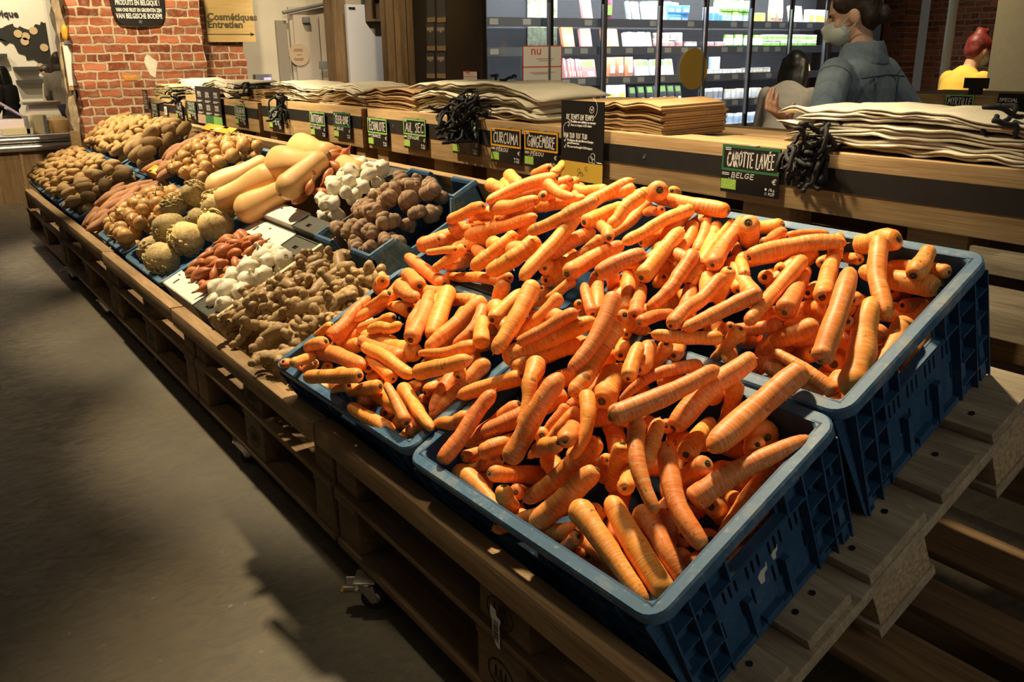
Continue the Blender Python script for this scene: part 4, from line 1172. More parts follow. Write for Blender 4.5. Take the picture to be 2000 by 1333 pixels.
def sweet_mesh(k):
    mb = MB(); rg = random.Random(k); hl, r = .10 + rg.uniform(-.015, .02), .031
    pts, rad = [], []
    b1, ph = rg.uniform(-.02, .02), rg.uniform(0, 6)
    for i in range(17):
        t = i / 16; z = -hl + 2 * hl * t
        e = math.sin(math.pi * min(1, max(0, .04 + .92 * t))) ** .62 * (1 - .25 * t)
        pts.append((b1 * math.sin(math.pi * t) + .004 * math.sin(9 * t + ph), .004 * math.cos(7 * t), z)); rad.append(max(.003, r * e * (1 + .06 * math.sin(13 * t + ph))))
    mb.tube(pts, rad, 12); return mesh_of('sweet_potato', noisy(mb, .003, 30, k), M_SWEET)
def bulb_mesh(prof, k, mat, name, ribs=0, amp=.0):
    mb = MB(); n_ = 18; rings = []
    for r, z in prof: rings.append([(r * (1 + (amp * math.cos(ribs * 2 * math.pi * j / n_) if ribs else 0)) * math.cos(2 * math.pi * j / n_), r * (1 + (amp * math.cos(ribs * 2 * math.pi * j / n_) if ribs else 0)) * math.sin(2 * math.pi * j / n_), z) for j in range(n_)])
    mb.loft(rings); return mesh_of(name, noisy(mb, .0016, 60, k), mat)
ON_P = [(.002, -.027), (.010, -.0262), (.020, -.0215), (.027, -.012), (.0295, 0), (.027, .011), (.020, .020), (.011, .0255), (.0055, .029), (.004, .034)]
SH_P = [(.0015, -.033), (.005, -.031), (.011, -.024), (.0155, -.012), (.0168, 0), (.0145, .012), (.0098, .022), (.0055, .029), (.0032, .036), (.0028, .046), (.0012, .05)]
GA_P = [(.003, -.020), (.012, -.0205), (.021, -.016), (.0265, -.006), (.0262, .003), (.021, .012), (.013, .018), (.007, .022), (.0052, .027)]
ME = dict(
    ps=[potato_mesh(.037, .022, k, M_POT_S) for k in range(6)], pl=[potato_mesh(.052, .036, k + 20, M_POT_L) for k in range(5)],
    on=[bulb_mesh([(r * s_, z * q) for r, z in ON_P], k, M_ONION, 'onion') for k, (s_, q) in enumerate(((1, 1), (.95, 1.1), (1.05, .92), (.9, 1.2)))],
    sh=[bulb_mesh([(r * s_, z * q) for r, z in SH_P], k, M_SHALLOT, 'shallot') for k, (s_, q) in enumerate(((1, 1), (1.15, .9), (.9, 1.1), (1.05, 1.0)))],
    ga=[bulb_mesh([(r * s_, z) for r, z in GA_P], k, M_GARLIC, 'garlic_bulb', rb, .085) for k, (s_, rb) in enumerate(((1.08, 8), (1.0, 7), (1.15, 9), (1.08, 6)))],
    sw=[sweet_mesh(k) for k in range(5)])
def neck_mesh(kind, k):
    rg = random.Random(k); mb = MB()
    if kind == 'on':
        for q in range(5):
            a = rg.uniform(0, 6.28); w = rg.uniform(.006, .016)
            mb.tube([(0, 0, .030), (.3 * w * math.cos(a), .3 * w * math.sin(a), .040), (w * math.cos(a), w * math.sin(a), .046 + rg.uniform(0, .008))], [.0035, .0022, .0006], 5)
        return mesh_of('dry_neck', mb, M_DRY)
    if kind == 'onr':
        for q in range(16):
            a = rg.uniform(0, 6.28); w = rg.uniform(.004, .016)
            mb.tube([(.003 * math.cos(a), .003 * math.sin(a), -.026), (.6 * w * math.cos(a), .6 * w * math.sin(a), -.030), (w * math.cos(a + .4), w * math.sin(a + .4), -.030 - rg.uniform(0, .010))], [.0007, .0006, .0004], 4)
        return mesh_of('root_tuft', mb, M_DRY)
    if kind == 'ga':
        b = rg.uniform(-.01, .01)
        mb.tube([(0, 0, .020), (b * .2, 0, .030), (b, b * .5, .036 + rg.uniform(0, .006))], [.0068, .005, .0042], 8)
        return mesh_of('stem', mb, M_GARLIC)
    if kind == 'gar':
        for q in range(20):
            a = rg.uniform(0, 6.28); w = rg.uniform(.002, .010)
            mb.tube([(.002 * math.cos(a), .002 * math.sin(a), -.0195), (w * math.cos(a), w * math.sin(a), -.0225)], [.0009, .0005], 4)
        return mesh_of('root_plate', mb, M_DRY)
NECK = {k: [neck_mesh(k, q + 5) for q in range(3)] for k in ('on', 'onr', 'ga', 'gar')}
def ginger_mesh(k):
    rg = random.Random(k * 5 + 2); mb = MB()
    def lobe(p, d, L, r):
        pts, rad = [], []
        for i in range(9):
            t = i / 8; pts.append(p + d * (L * t) + Vector((0, 0, .004 * math.sin(3 * t + k))))
            rad.append(max(.002, r * (math.sin(math.pi * (.1 + .82 * t)) ** .4) * (1 + .07 * math.sin(t * 22 + k))))
        mb.tube(pts, rad, 10); return pts[-2]
    p = Vector((0, 0, -.042)); d = Vector((rg.uniform(-.2, .2), rg.uniform(-.2, .2), 1)).normalized()
    lobe(p, d, .088, .0175)
    for q in range(rg.choice((4, 5, 6))):
        t = rg.uniform(.1, .95); a = rg.uniform(0, 6.28)
        dd = (Vector((math.cos(a), math.sin(a) * .6, rg.uniform(-.6, .8)))).normalized(); L = rg.uniform(.024, .045); r = rg.uniform(.010, .0155)
        e = lobe(p + d * (.088 * t), dd, L, r)
        if rg.random() < .6:
            a += rg.uniform(-1, 1); lobe(e, Vector((math.cos(a), math.sin(a), rg.uniform(-.5, .7))).normalized(), rg.uniform(.014, .026), rg.uniform(.008, .0125))
    return mesh_of('ginger_root', noisy(mb, .0022, 70, k), M_GINGER)
ME['gi'] = [ginger_mesh(k) for k in range(9)]
def topi_mesh(k):
    rg = random.Random(k * 3 + 8); mb = MB()
    hl = .030; rings = []
    for i in range(31):
        ph = math.pi * (i + .05) / 30.1; z = -math.cos(ph); q = math.sin(ph) ** .7; hl = .034; i = i * .55
        rings.append([(.0235 * q * (1 + .05 * math.sin(i * 1.9)) * math.cos(2 * math.pi * j / 12), .0235 * q * (1 + .05 * math.sin(i * 1.9)) * math.sin(2 * math.pi * j / 12), hl * z) for j in range(12)])
    mb.loft(rings)
    for q in range(rg.choice((1, 2, 3))):
        a = rg.uniform(0, 6.28); c = Vector((.019 * math.cos(a), .019 * math.sin(a), rg.uniform(-.02, .02))); s_ = rg.uniform(.010, .015)
        mb.ell(c, (s_, s_, s_ * 1.15), 10, 7)
    return mesh_of('jerusalem_artichoke', noisy(mb, .003, 55, k), M_TOPI)
ME['to'] = [topi_mesh(k) for k in range(7)]
def cut_mesh():
    mb = MB().lathe([(.0095, .026), (.0095, .0345), (.008, .0350), (0, .0350)], 12); return mesh_of('cut_face', mb, plain('pale_cut_flesh', (.62, .48, .27), .8, vary=.15))
CUT = cut_mesh()
PILES = {'small_potato_front':[[-5637,199,-25,-65,-70,-22,99,114],[-5613,343,-51,68,-67,-22,148,102],[-5684,77,-46,93,32,3,39,86],[-4821,241,-46,57,-74,-31,148,84],[-5394,204,-25,79,-48,34,44,99],[-5097,121,-32,-86,47,-4,5,85],[-5094,205,-25,-80,12,-55,357,95],[-4952,217,-25,-23,-94,16,220,82],[-4790,99,-58,-54,-73,-37,112,87],[-5212,195,-25,86,41,-25,15,85],[-5527,303,-41,-72,-9,67,185,102],[-4891,67,-48,43,37,80,157,110],[-5297,126,-34,-65,-11,-73,177,95],[-5673,334,-51,52,83,2,291,100],[-5335,78,-46,98,-4,11,25,110],[-5307,267,-23,-29,-92,-21,15,83],[-5454,138,-30,-75,43,46,228,83],[-5732,317,-54,92,2,-34,218,88],[-5029,94,-41,-91,-37,-2,140,83],[-5687,241,-40,94,10,26,291,104],[-4963,95,-42,-93,-30,8,241,91],[-5471,280,-33,-22,80,-53,20,102],[-5266,329,-44,-43,76,-45,258,92],[-5540,130,-27,-88,-5,-44,268,95],[-4823,140,-44,-61,-73,23,214,100],[-5021,43,-57,96,14,-18,316,96],[-5693,167,-41,-6,97,13,16,107],[-5021,212,-22,83,-48,20,100,95],[-5101,266,-30,0,-96,-20,14,89],[-4990,344,-55,-37,89,-19,252,106],[-5402,85,-43,24,-95,-8,10,86],[-5271,55,-51,-57,-78,19,38,116],[-5159,97,-36,-86,-39,-26,6,117],[-5213,248,-26,90,38,-4,313,106],[-4808,339,-53,64,-67,34,112,99],[-5059,306,-40,-96,13,-14,320,108],[-5160,233,-24,27,93,-14,254,111],[-5527,253,-25,-68,-67,-23,5,108],[-5408,279,-34,-54,81,12,310,95],[-4867,287,-37,96,19,-5,173,101],[-5201,50,-56,9,-97,14,313,86],[-5217,312,-43,-70,66,-19,184,94],[-5145,180,-25,-37,-89,20,164,88],[-5334,321,-46,81,-54,-13,119,109],[-4795,45,-61,-58,-77,19,24,82],[-5221,119,-31,0,92,-36,221,109],[-5600,155,-27,-66,73,3,126,86],[-4891,345,-55,17,-93,-25,129,94],[-5398,331,-51,65,-5,74,83,91],[-5021,154,-26,-61,-76,-11,195,88],[-5583,238,-21,-54,74,36,13,94],[-5290,194,-23,10,-94,27,63,109],[-5388,145,-24,12,98,0,180,86],[-5745,98,-53,-73,-42,51,66,86],[-5089,46,-58,71,60,33,187,83],[-4887,124,-33,-40,-90,4,307,91],[-5582,82,-43,-24,-95,4,255,92],[-5007,272,-32,24,93,-22,96,112],[-4899,236,-24,94,-1,-29,286,103],[-5039,356,-62,2,-98,1,132,106],[-4789,182,-56,-90,30,27,7,87],[-5128,343,-53,82,52,-12,4,97],[-5479,350,-51,-85,39,-30,187,110],[-5446,202,-22,3,-93,31,102,105],[-5537,187,-24,-32,-91,17,190,98],[-5501,84,-44,9,98,-2,177,93],[-5649,126,-30,-92,-24,24,195,112],[-5639,45,-61,-92,-20,29,161,87],[-5453,62,-53,13,97,2,205,95],[-5616,278,-34,-38,-91,-1,73,114],[-5553,350,-60,-97,5,18,338,102],[-4870,189,-30,-47,-78,36,308,106],[-5144,49,-52,77,52,31,28,110],[-4934,151,-27,-43,88,-7,166,86],[-4945,272,-32,50,-58,-61,26,98],[-5744,202,-49,38,90,-7,102,99],[-5337,147,-22,-17,96,15,237,102],[-5665,282,-35,79,25,-52,357,84],[-5543,52,-58,70,-69,-7,198,84],[-5154,296,-35,-89,-6,42,238,103],[-5338,220,-23,33,-87,-32,13,112],[-4847,49,-59,-76,-56,27,210,96],[-5747,260,-65,-34,-88,-26,80,108],[-4789,283,-57,66,-70,19,129,99],[-5743,150,-64,-89,41,2,236,94],[-5203,357,-58,-57,72,-35,51,107],[-4961,43,-63,65,73,-9,221,91],[-5737,45,-63,-75,-56,-30,4,87],[-5112,154,-61,76,61,13,51,115],[-5292,294,-77,45,77,40,305,99],[-4836,264,-76,-94,-28,7,116,98],[-5063,248,-59,-32,91,-19,205,108],[-5221,71,-88,98,-11,0,252,98],[-5571,142,-67,62,62,-44,294,100],[-5627,164,-58,83,36,-38,302,91],[-5570,302,-73,-93,-28,15,40,96],[-5522,188,-58,68,71,2,42,83],[-5372,235,-59,-77,-53,-31,118,116],[-5660,252,-68,80,-57,-2,166,90],[-5059,122,-66,76,28,56,82,88],[-5719,272,-94,62,-76,-5,280,100],[-4793,346,-89,-54,76,31,192,85],[-5161,201,-58,-69,70,7,31,101],[-5257,240,-58,80,-19,-53,219,113],[-5152,50,-96,97,15,-1,320,110],[-4980,168,-56,-60,78,3,47,84],[-4809,211,-87,-13,97,5,16,113],[-4912,221,-58,-94,-20,21,42,88],[-5439,321,-79,-28,-94,10,180,86],[-5079,69,-88,-95,18,15,191,107],[-5476,135,-64,-86,-43,17,262,86],[-5031,301,-75,40,72,-53,317,88],[-5723,84,-89,-83,14,-51,217,106],[-5438,248,-59,93,-5,-31,71,103],[-4857,179,-71,-87,38,-27,173,111],[-5589,68,-82,8,-92,35,121,96],[-5677,351,-91,-88,-42,-7,165,107],[-5702,188,-79,-26,94,12,5,112],[-5163,278,-69,-86,-13,45,126,90],[-4909,298,-73,96,-22,-3,321,107],[-4927,52,-91,-1,85,49,215,83],[-4991,111,-70,-77,47,39,332,96],[-5110,354,-95,-64,73,-15,142,117],[-5418,104,-73,95,0,-26,338,93],[-5612,352,-98,46,-62,61,48,94],[-5345,166,-59,97,-14,-13,153,101],[-4967,353,-93,47,-73,45,260,113],[-5289,97,-77,-94,7,29,89,104],[-5232,177,-57,71,10,-67,51,112],[-5371,295,-70,45,84,-23,110,108],[-5506,48,-91,16,95,-22,246,86],[-4848,94,-75,-92,20,27,86,103],[-5511,261,-62,54,82,7,126,83],[-5120,246,-60,9,98,-1,62,85],[-4926,122,-66,-15,-94,-24,0,93],[-4785,86,-94,-77,61,1,76,88],[-4970,264,-65,22,-92,-26,41,104],[-5193,323,-88,-88,-16,-41,173,115],[-4883,357,-94,-54,-76,30,262,82],[-5350,60,-86,-11,97,14,98,101],[-5661,111,-72,72,-50,44,223,111],[-5585,202,-59,-25,95,-3,197,114],[-5018,76,-92,-73,64,-14,91,102],[-5665,49,-91,76,-55,-29,4,94],[-5283,161,-57,-56,81,-4,323,97],[-5411,153,-61,85,-50,1,90,115],[-5181,118,-70,98,1,-11,30,105],[-5229,282,-68,-97,-2,-14,239,95],[-5332,353,-92,-54,-82,-6,334,91],[-5490,352,-97,19,92,-29,232,109],[-5048,188,-56,-93,32,9,291,102],[-5742,336,-94,45,78,-40,210,117],[-5434,46,-92,-96,24,-1,326,83],[-5317,253,-67,56,31,74,268,87],[-5466,191,-59,-13,-93,-29,287,92],[-4803,142,-84,65,72,-14,45,90]],
'small_potato_rear':[[-5443,690,-25,18,92,29,326,90],[-5137,498,-24,1,-84,50,301,109],[-5211,646,-13,-20,-94,19,140,113],[-5257,596,-10,40,-89,10,224,89],[-5082,500,-25,-77,-19,-57,229,91],[-4954,667,-18,57,71,37,20,97],[-4939,616,-7,31,-91,20,211,92],[-5496,455,-36,-93,15,-29,244,110],[-4863,618,-26,-70,-42,54,56,95],[-5628,652,-15,36,68,61,114,88],[-5089,722,-36,-93,-15,-28,300,89],[-5451,591,-5,-73,-60,-25,20,109],[-5340,462,-37,-92,-32,-12,47,96],[-5559,502,-25,-69,-64,-28,82,91],[-4905,481,-30,-92,5,33,321,104],[-4982,739,-38,-34,-89,-25,189,97],[-4904,562,-21,-75,29,57,358,105],[-5658,519,-20,-51,75,37,14,97],[-5530,567,-10,-94,-29,-6,326,99],[-5329,535,-13,84,-48,15,334,113],[-5477,522,-17,24,-95,9,0,113],[-5353,647,-10,86,45,19,211,90],[-5088,648,-9,-56,-81,3,289,115],[-5420,521,-18,-60,-75,-20,213,98],[-5624,704,-28,-70,69,0,238,98],[-4989,450,-40,-49,85,-10,327,90],[-5665,466,-33,18,-96,9,105,82],[-5026,682,-22,91,-31,-21,7,101],[-5266,741,-42,-90,-22,-33,221,101],[-5193,589,-10,-90,-36,18,302,86],[-5728,482,-34,95,11,22,157,94],[-5592,610,-10,29,-94,-4,284,100],[-4816,686,-43,-46,72,-48,255,108],[-4819,515,-40,-24,-92,27,330,87],[-5558,690,-23,81,54,12,327,109],[-5497,686,-23,82,51,15,338,102],[-5020,579,-3,-28,84,42,55,115],[-5669,740,-36,-3,98,1,262,84],[-4813,592,-45,19,-96,13,142,107],[-5133,573,-7,-42,-85,26,256,109],[-5253,525,-13,-39,89,12,295,109],[-5151,682,-23,97,14,-8,195,88],[-5460,740,-42,96,14,17,176,88],[-5740,635,-35,71,67,-11,286,103],[-5275,479,-27,-82,52,15,194,115],[-5359,741,-44,84,-25,-45,202,100],[-5656,572,-8,-67,71,3,314,117],[-5155,629,-9,90,-30,27,280,96],[-5486,632,-7,95,0,-26,85,112],[-5437,467,-35,71,-65,18,199,100],[-5217,467,-32,-25,95,-3,254,87],[-4869,675,-25,90,26,-29,52,93],[-5706,701,-28,-19,97,1,236,97],[-5591,543,-11,-98,0,13,288,82],[-5323,693,-25,33,-87,30,323,97],[-5080,447,-50,-86,10,-46,223,111],[-5194,526,-16,82,-53,-3,200,112],[-4963,527,-15,53,83,-3,42,114],[-5174,741,-37,-86,37,30,78,112],[-5392,694,-25,-17,94,-24,323,114],[-5261,673,-23,-91,-21,32,185,111],[-5745,722,-44,-28,-91,-23,298,109],[-5575,443,-38,55,-77,26,345,117],[-5721,581,-35,98,-3,-3,308,116],[-4926,711,-32,-83,52,-10,237,114],[-5066,552,-10,-21,-88,-38,350,94],[-4823,741,-35,-36,82,-40,184,111],[-5143,445,-36,-88,-43,2,190,100],[-5004,632,-9,59,-54,-57,117,110],[-5042,742,-43,31,-89,28,15,82],[-5546,734,-41,85,-19,-45,90,82],[-5310,616,-10,85,-39,-30,81,91],[-4853,537,-23,81,54,-11,5,112],[-5391,577,-10,37,-83,-38,133,102],[-5672,636,-25,35,-87,-30,148,108],[-4813,447,-38,63,-75,6,214,114],[-5017,516,-20,-66,-49,54,45,114],[-5423,646,-3,76,-60,-16,172,116],[-5621,477,-27,-17,-86,-45,122,101],[-4869,449,-47,78,37,-46,63,83],[-5390,479,-30,-21,-83,48,154,88],[-5212,709,-28,-94,24,16,210,111],[-5551,626,-4,-34,90,20,247,113],[-4877,743,-37,-1,97,15,139,114],[-5058,616,-11,39,84,32,286,101],[-5588,647,-47,-81,45,32,142,99],[-5430,551,-44,-14,92,33,353,95],[-5504,702,-63,87,18,41,134,106],[-5024,643,-45,16,92,-32,146,94],[-5303,490,-65,5,-98,10,26,111],[-4868,584,-58,-67,-68,-23,203,94],[-5653,482,-64,98,-3,1,75,95],[-5413,482,-64,-6,-98,7,299,91],[-4929,663,-51,44,88,-5,174,87],[-5287,697,-61,-81,-53,-17,94,93],[-5187,460,-74,-73,-44,48,155,113],[-5348,697,-64,-37,-61,67,83,116],[-5099,658,-54,-86,-30,-37,191,107],[-5136,615,-44,98,7,0,219,108],[-4870,713,-76,-72,-60,29,291,89],[-5039,463,-71,-11,77,61,234,115],[-5670,701,-63,-34,-71,59,270,102],[-5043,556,-43,16,96,15,141,101],[-4937,518,-52,-43,88,-5,106,94],[-5702,660,-70,-77,56,24,93,114],[-5417,735,-70,-4,98,-6,342,116],[-5272,635,-42,94,5,27,24,99],[-4817,669,-84,-80,38,41,14,97],[-5315,566,-43,-32,92,15,76,109],[-5169,731,-79,84,-51,9,217,93],[-5744,578,-78,-31,-70,-61,219,85],[-5507,488,-65,70,59,34,61,92],[-4817,457,-84,32,-85,-37,44,115],[-5675,541,-53,-79,27,51,270,94],[-4963,608,-44,80,-28,50,147,83],[-5170,522,-54,21,88,39,50,97],[-5257,544,-48,-95,-23,-7,212,86],[-4925,454,-74,-12,-91,35,316,88],[-5224,735,-73,-24,-94,15,287,116],[-5547,540,-47,90,19,-35,142,93],[-5215,602,-42,-97,13,9,316,105],[-5601,707,-63,-60,-78,1,69,104],[-5353,449,-76,71,67,-10,237,102],[-5731,444,-78,97,-14,-1,181,91],[-5106,543,-47,-40,84,32,79,100],[-5197,673,-57,94,17,23,30,102],[-5622,584,-43,-16,92,-30,108,97],[-5042,704,-65,-52,-78,29,48,108],[-5483,584,-46,-95,25,-5,226,99],[-5421,663,-59,-52,54,-63,307,116],[-5739,746,-82,-78,57,20,202,112],[-4968,731,-76,-97,9,12,230,105],[-5367,615,-43,-98,-1,12,277,107],[-5538,618,-47,-35,-85,-33,165,110],[-5116,490,-71,63,64,-39,182,105],[-5098,738,-74,34,92,-5,250,97],[-5721,511,-72,-72,-65,14,219,116],[-4864,508,-60,-94,29,3,4,94],[-5478,648,-50,21,96,-8,46,116],[-5594,457,-84,-53,-78,-26,25,103],[-4813,605,-85,38,-87,-25,167,98],[-4816,543,-77,-97,16,6,49,85],[-4979,491,-62,-16,-87,-44,139,107],[-4879,645,-55,-95,-22,13,326,99],[-5359,514,-56,-79,22,-54,274,111],[-4982,566,-48,98,-3,1,76,106],[-5556,740,-75,2,-98,-1,118,83],[-5260,450,-75,85,49,1,210,116],[-4815,736,-83,-52,77,31,135,97],[-5461,443,-79,94,5,30,0,102],[-5606,531,-54,-53,-81,17,264,116]],
'large_potato_front':[[-4219,213,-47,89,-34,-23,321,91],[-4539,161,-33,-74,54,35,102,114],[-4485,77,-46,-24,-95,1,201,86],[-4412,293,-39,-98,7,5,142,89],[-4272,337,-53,77,29,-53,355,98],[-4323,143,-30,-34,-86,33,338,91],[-4594,241,-59,77,16,-59,66,99],[-4547,339,-45,52,82,-14,323,97],[-4478,235,-25,-27,-78,54,325,94],[-4205,118,-53,88,39,-17,311,87],[-4426,155,-27,96,-21,8,328,93],[-4201,307,-53,-67,-71,0,228,94],[-4585,66,-54,98,10,-8,66,117],[-4351,228,-23,-90,40,-3,126,84],[-4297,56,-54,84,49,-11,183,87],[-4387,56,-68,-97,15,11,266,92],[-4439,105,-98,-98,0,6,299,104],[-4580,133,-107,73,17,64,60,95],[-4457,313,-100,-84,-49,10,257,88],[-4382,186,-78,-85,-45,-20,241,106],[-4544,306,-111,61,72,26,303,112],[-4278,188,-78,-89,37,-21,222,92],[-4509,215,-87,-11,-97,-13,125,110],[-4207,277,-104,74,-65,0,78,84],[-4286,346,-119,-88,43,5,313,108],[-4291,71,-109,87,-44,9,287,86],[-4185,88,-114,92,-35,-7,309,95],[-4182,186,-116,-68,68,22,343,115],[-4523,56,-118,8,-93,30,23,111],[-4359,286,-91,-85,-50,-1,198,102]],
'large_potato_rear':[[-4543,725,-16,6,-71,68,352,99],[-4472,603,10,98,5,1,148,99],[-4261,538,4,48,76,-39,200,95],[-4282,647,7,-98,-1,-6,210,103],[-4568,514,-14,74,64,7,21,116],[-4194,479,-23,-28,-94,-3,39,99],[-4408,502,-5,-67,64,33,188,91],[-4351,569,10,-9,-67,-71,53,109],[-4331,458,-23,3,-96,-21,312,109],[-4223,709,-16,58,-78,-12,4,99],[-4371,701,-8,-95,-4,-27,262,87],[-4598,641,-21,-35,-90,-18,4,116],[-4481,475,-17,-27,90,29,10,107],[-4459,712,-4,10,-94,26,299,115],[-4191,604,-19,-34,79,48,117,84],[-4260,454,-79,72,67,0,68,107],[-4290,739,-81,-7,98,-4,241,87],[-4256,574,-68,57,54,59,261,107],[-4399,580,-41,-75,-41,48,91,94],[-4354,661,-56,93,17,27,74,110],[-4519,478,-69,-1,88,-43,285,87],[-4369,480,-76,-54,66,49,44,99],[-4512,728,-76,5,91,-37,248,82],[-4583,667,-86,-42,89,-2,295,103],[-4598,561,-80,87,39,23,268,95],[-4184,714,-79,79,58,7,117,86],[-4493,568,-42,-77,59,16,334,87],[-4448,639,-54,-24,-91,-29,178,92]],
'onion_front':[[-3489,273,-41,-14,83,-50,200,104],[-3196,232,-55,94,24,14,61,95],[-3273,344,-62,-16,-96,11,351,97],[-3538,306,-54,-79,-57,-13,351,109],[-3486,197,-37,-32,87,32,139,98],[-3190,137,-53,16,87,43,99,103],[-3514,67,-61,-93,4,-33,186,89],[-3551,229,-56,-19,-96,-3,146,109],[-3560,106,-66,-27,90,28,320,98],[-3458,128,-43,68,-59,38,54,99],[-3389,140,-40,-25,-94,16,125,89],[-3252,131,-41,90,-34,-17,55,110],[-3411,269,-42,-42,89,0,333,93],[-3305,77,-56,-86,-38,30,204,103],[-3471,343,-65,-28,94,-5,317,86],[-3174,348,-61,-94,-20,21,149,109],[-3255,247,-38,-84,-44,-27,243,105],[-3331,212,-34,-65,73,5,264,106],[-3314,135,-38,-79,-58,-5,290,104],[-3366,64,-62,63,-72,-23,302,100],[-3350,338,-60,-28,-79,52,77,116],[-3561,166,-58,50,-84,13,217,115],[-3339,274,-43,90,-11,38,228,116],[-3163,285,-58,-43,88,7,76,109],[-3233,54,-60,-56,-70,-39,94,116],[-3229,303,-51,14,-81,-53,191,112],[-3406,192,-31,33,-79,-48,277,94],[-3425,47,-64,24,81,50,111,103],[-3276,184,-32,-93,32,9,48,95],[-3169,56,-60,-93,-21,-24,324,112],[-3413,348,-64,-50,-68,50,243,108],[-3157,183,-67,96,16,17,22,94],[-3457,345,-111,-63,45,60,312,84],[-3461,215,-83,-87,-45,-10,160,95],[-3438,82,-111,-64,-33,-67,233,109],[-3377,282,-89,83,-48,21,74,93],[-3185,272,-115,69,65,-24,262,110],[-3168,214,-112,-40,-72,-53,213,103],[-3344,171,-81,60,-76,15,264,117],[-3182,351,-120,-36,-28,87,1,102],[-3306,313,-102,59,77,15,209,115],[-3552,171,-113,65,-55,50,69,83],[-3222,160,-94,14,94,23,336,97],[-3269,106,-95,-48,60,61,12,109],[-3380,348,-117,93,21,-25,251,112],[-3162,67,-116,17,87,-43,122,92],[-3551,344,-110,90,-38,-9,103,106],[-3383,116,-89,-21,94,-19,88,82],[-3234,254,-87,-13,94,27,199,84],[-3318,50,-112,-27,-86,-40,340,98],[-3549,62,-108,-95,23,-10,250,117],[-3492,153,-87,-63,58,-48,163,89],[-3552,260,-108,24,93,-22,82,102],[-3465,279,-90,-25,-90,31,54,89],[-3297,246,-82,82,51,-16,159,107],[-3396,215,-83,25,-94,-15,73,110],[-3241,50,-119,75,60,19,317,95],[-3266,196,-81,-70,3,69,51,86]],
'onion_rear':[[-3445,549,-3,9,98,6,34,84],[-3220,619,-25,-74,64,-4,158,111],[-3754,684,-32,43,-51,-72,203,86],[-3645,709,-40,-84,51,-2,301,87],[-3709,620,-8,85,-49,3,71,88],[-3299,461,-34,80,55,-14,214,101],[-3367,473,-27,-40,-89,9,126,96],[-3288,723,-32,-85,-9,49,330,107],[-3517,498,-19,28,94,0,91,85],[-3403,601,0,-85,-32,-37,306,92],[-3470,628,-2,-92,-27,20,98,90],[-3300,578,1,31,-92,-17,76,82],[-3443,686,-17,-48,-84,15,81,94],[-3502,727,-40,-15,-91,-34,155,90],[-3821,630,-37,-20,90,34,357,84],[-3614,514,-10,27,84,-44,234,102],[-3182,726,-37,-78,1,59,169,92],[-3362,657,-8,0,83,-52,269,104],[-3685,511,-17,62,-16,75,183,87],[-3539,671,-18,62,-73,-21,49,83],[-3565,615,-1,-20,84,47,70,88],[-3522,573,3,-89,-25,32,287,105],[-3221,460,-38,-45,-87,-7,10,93],[-3239,560,-21,-95,-24,-13,301,105],[-3588,464,-27,-51,-44,72,120,90],[-3466,456,-37,-54,67,-47,65,104],[-3613,659,-17,4,96,-23,2,90],[-3384,533,-8,-95,-9,-25,316,86],[-3619,584,2,-60,68,-37,126,92],[-3346,735,-35,-94,19,22,265,100],[-3318,526,-9,69,70,-5,167,111],[-3581,720,-39,-37,90,11,178,94],[-3716,463,-37,-80,56,11,355,102],[-3782,582,-30,31,92,-18,137,113],[-3736,538,-28,62,73,23,61,98],[-3231,688,-14,-66,71,-13,67,114],[-3857,685,-40,32,-91,19,300,100],[-3278,636,-6,-61,73,-25,53,111],[-3693,676,-25,-27,-90,-30,209,105],[-3412,736,-37,-92,34,5,106,102],[-3658,453,-36,86,-46,-13,351,86],[-3680,571,-5,-27,84,42,218,88],[-3260,503,-17,29,-88,-32,238,97],[-3503,582,-46,-56,-76,-27,96,82],[-3385,574,-44,-55,39,71,47,100],[-3785,672,-75,94,-29,-4,294,102],[-3420,498,-63,-80,20,-54,151,112],[-3313,596,-46,98,2,-13,232,102],[-3705,580,-53,67,-35,62,327,100],[-3328,676,-57,-51,80,26,28,115],[-3626,616,-48,67,-67,27,109,93],[-3604,490,-71,10,51,83,348,101],[-3353,519,-58,57,79,-14,258,103],[-3199,697,-75,39,-89,15,129,87],[-3262,466,-76,42,89,-2,277,98],[-3598,691,-77,-97,-9,-11,270,82],[-3677,488,-76,69,56,41,185,112],[-3505,674,-61,-83,48,-23,219,89],[-3199,620,-81,-50,82,19,237,100],[-3501,466,-77,-15,-96,12,345,87],[-3403,661,-55,90,-40,-3,139,117],[-3705,687,-78,-14,-97,6,345,90],[-3789,581,-86,-81,-42,-36,343,88],[-3209,526,-82,69,68,17,133,89],[-3300,740,-84,82,-45,-29,319,89],[-3553,535,-51,-98,3,11,358,82],[-3452,719,-76,19,89,-38,287,88],[-3442,609,-44,-46,-86,-13,174,92],[-3616,559,-49,75,62,-14,310,108],[-3560,627,-49,-22,-92,-26,128,84],[-3265,669,-58,-54,81,10,255,93],[-3376,736,-86,96,23,0,152,110],[-3743,512,-80,-82,54,10,73,89],[-3843,650,-84,59,-47,-62,5,97],[-3373,451,-84,-75,-58,-26,159,109],[-3282,538,-58,96,-3,20,112,107]],
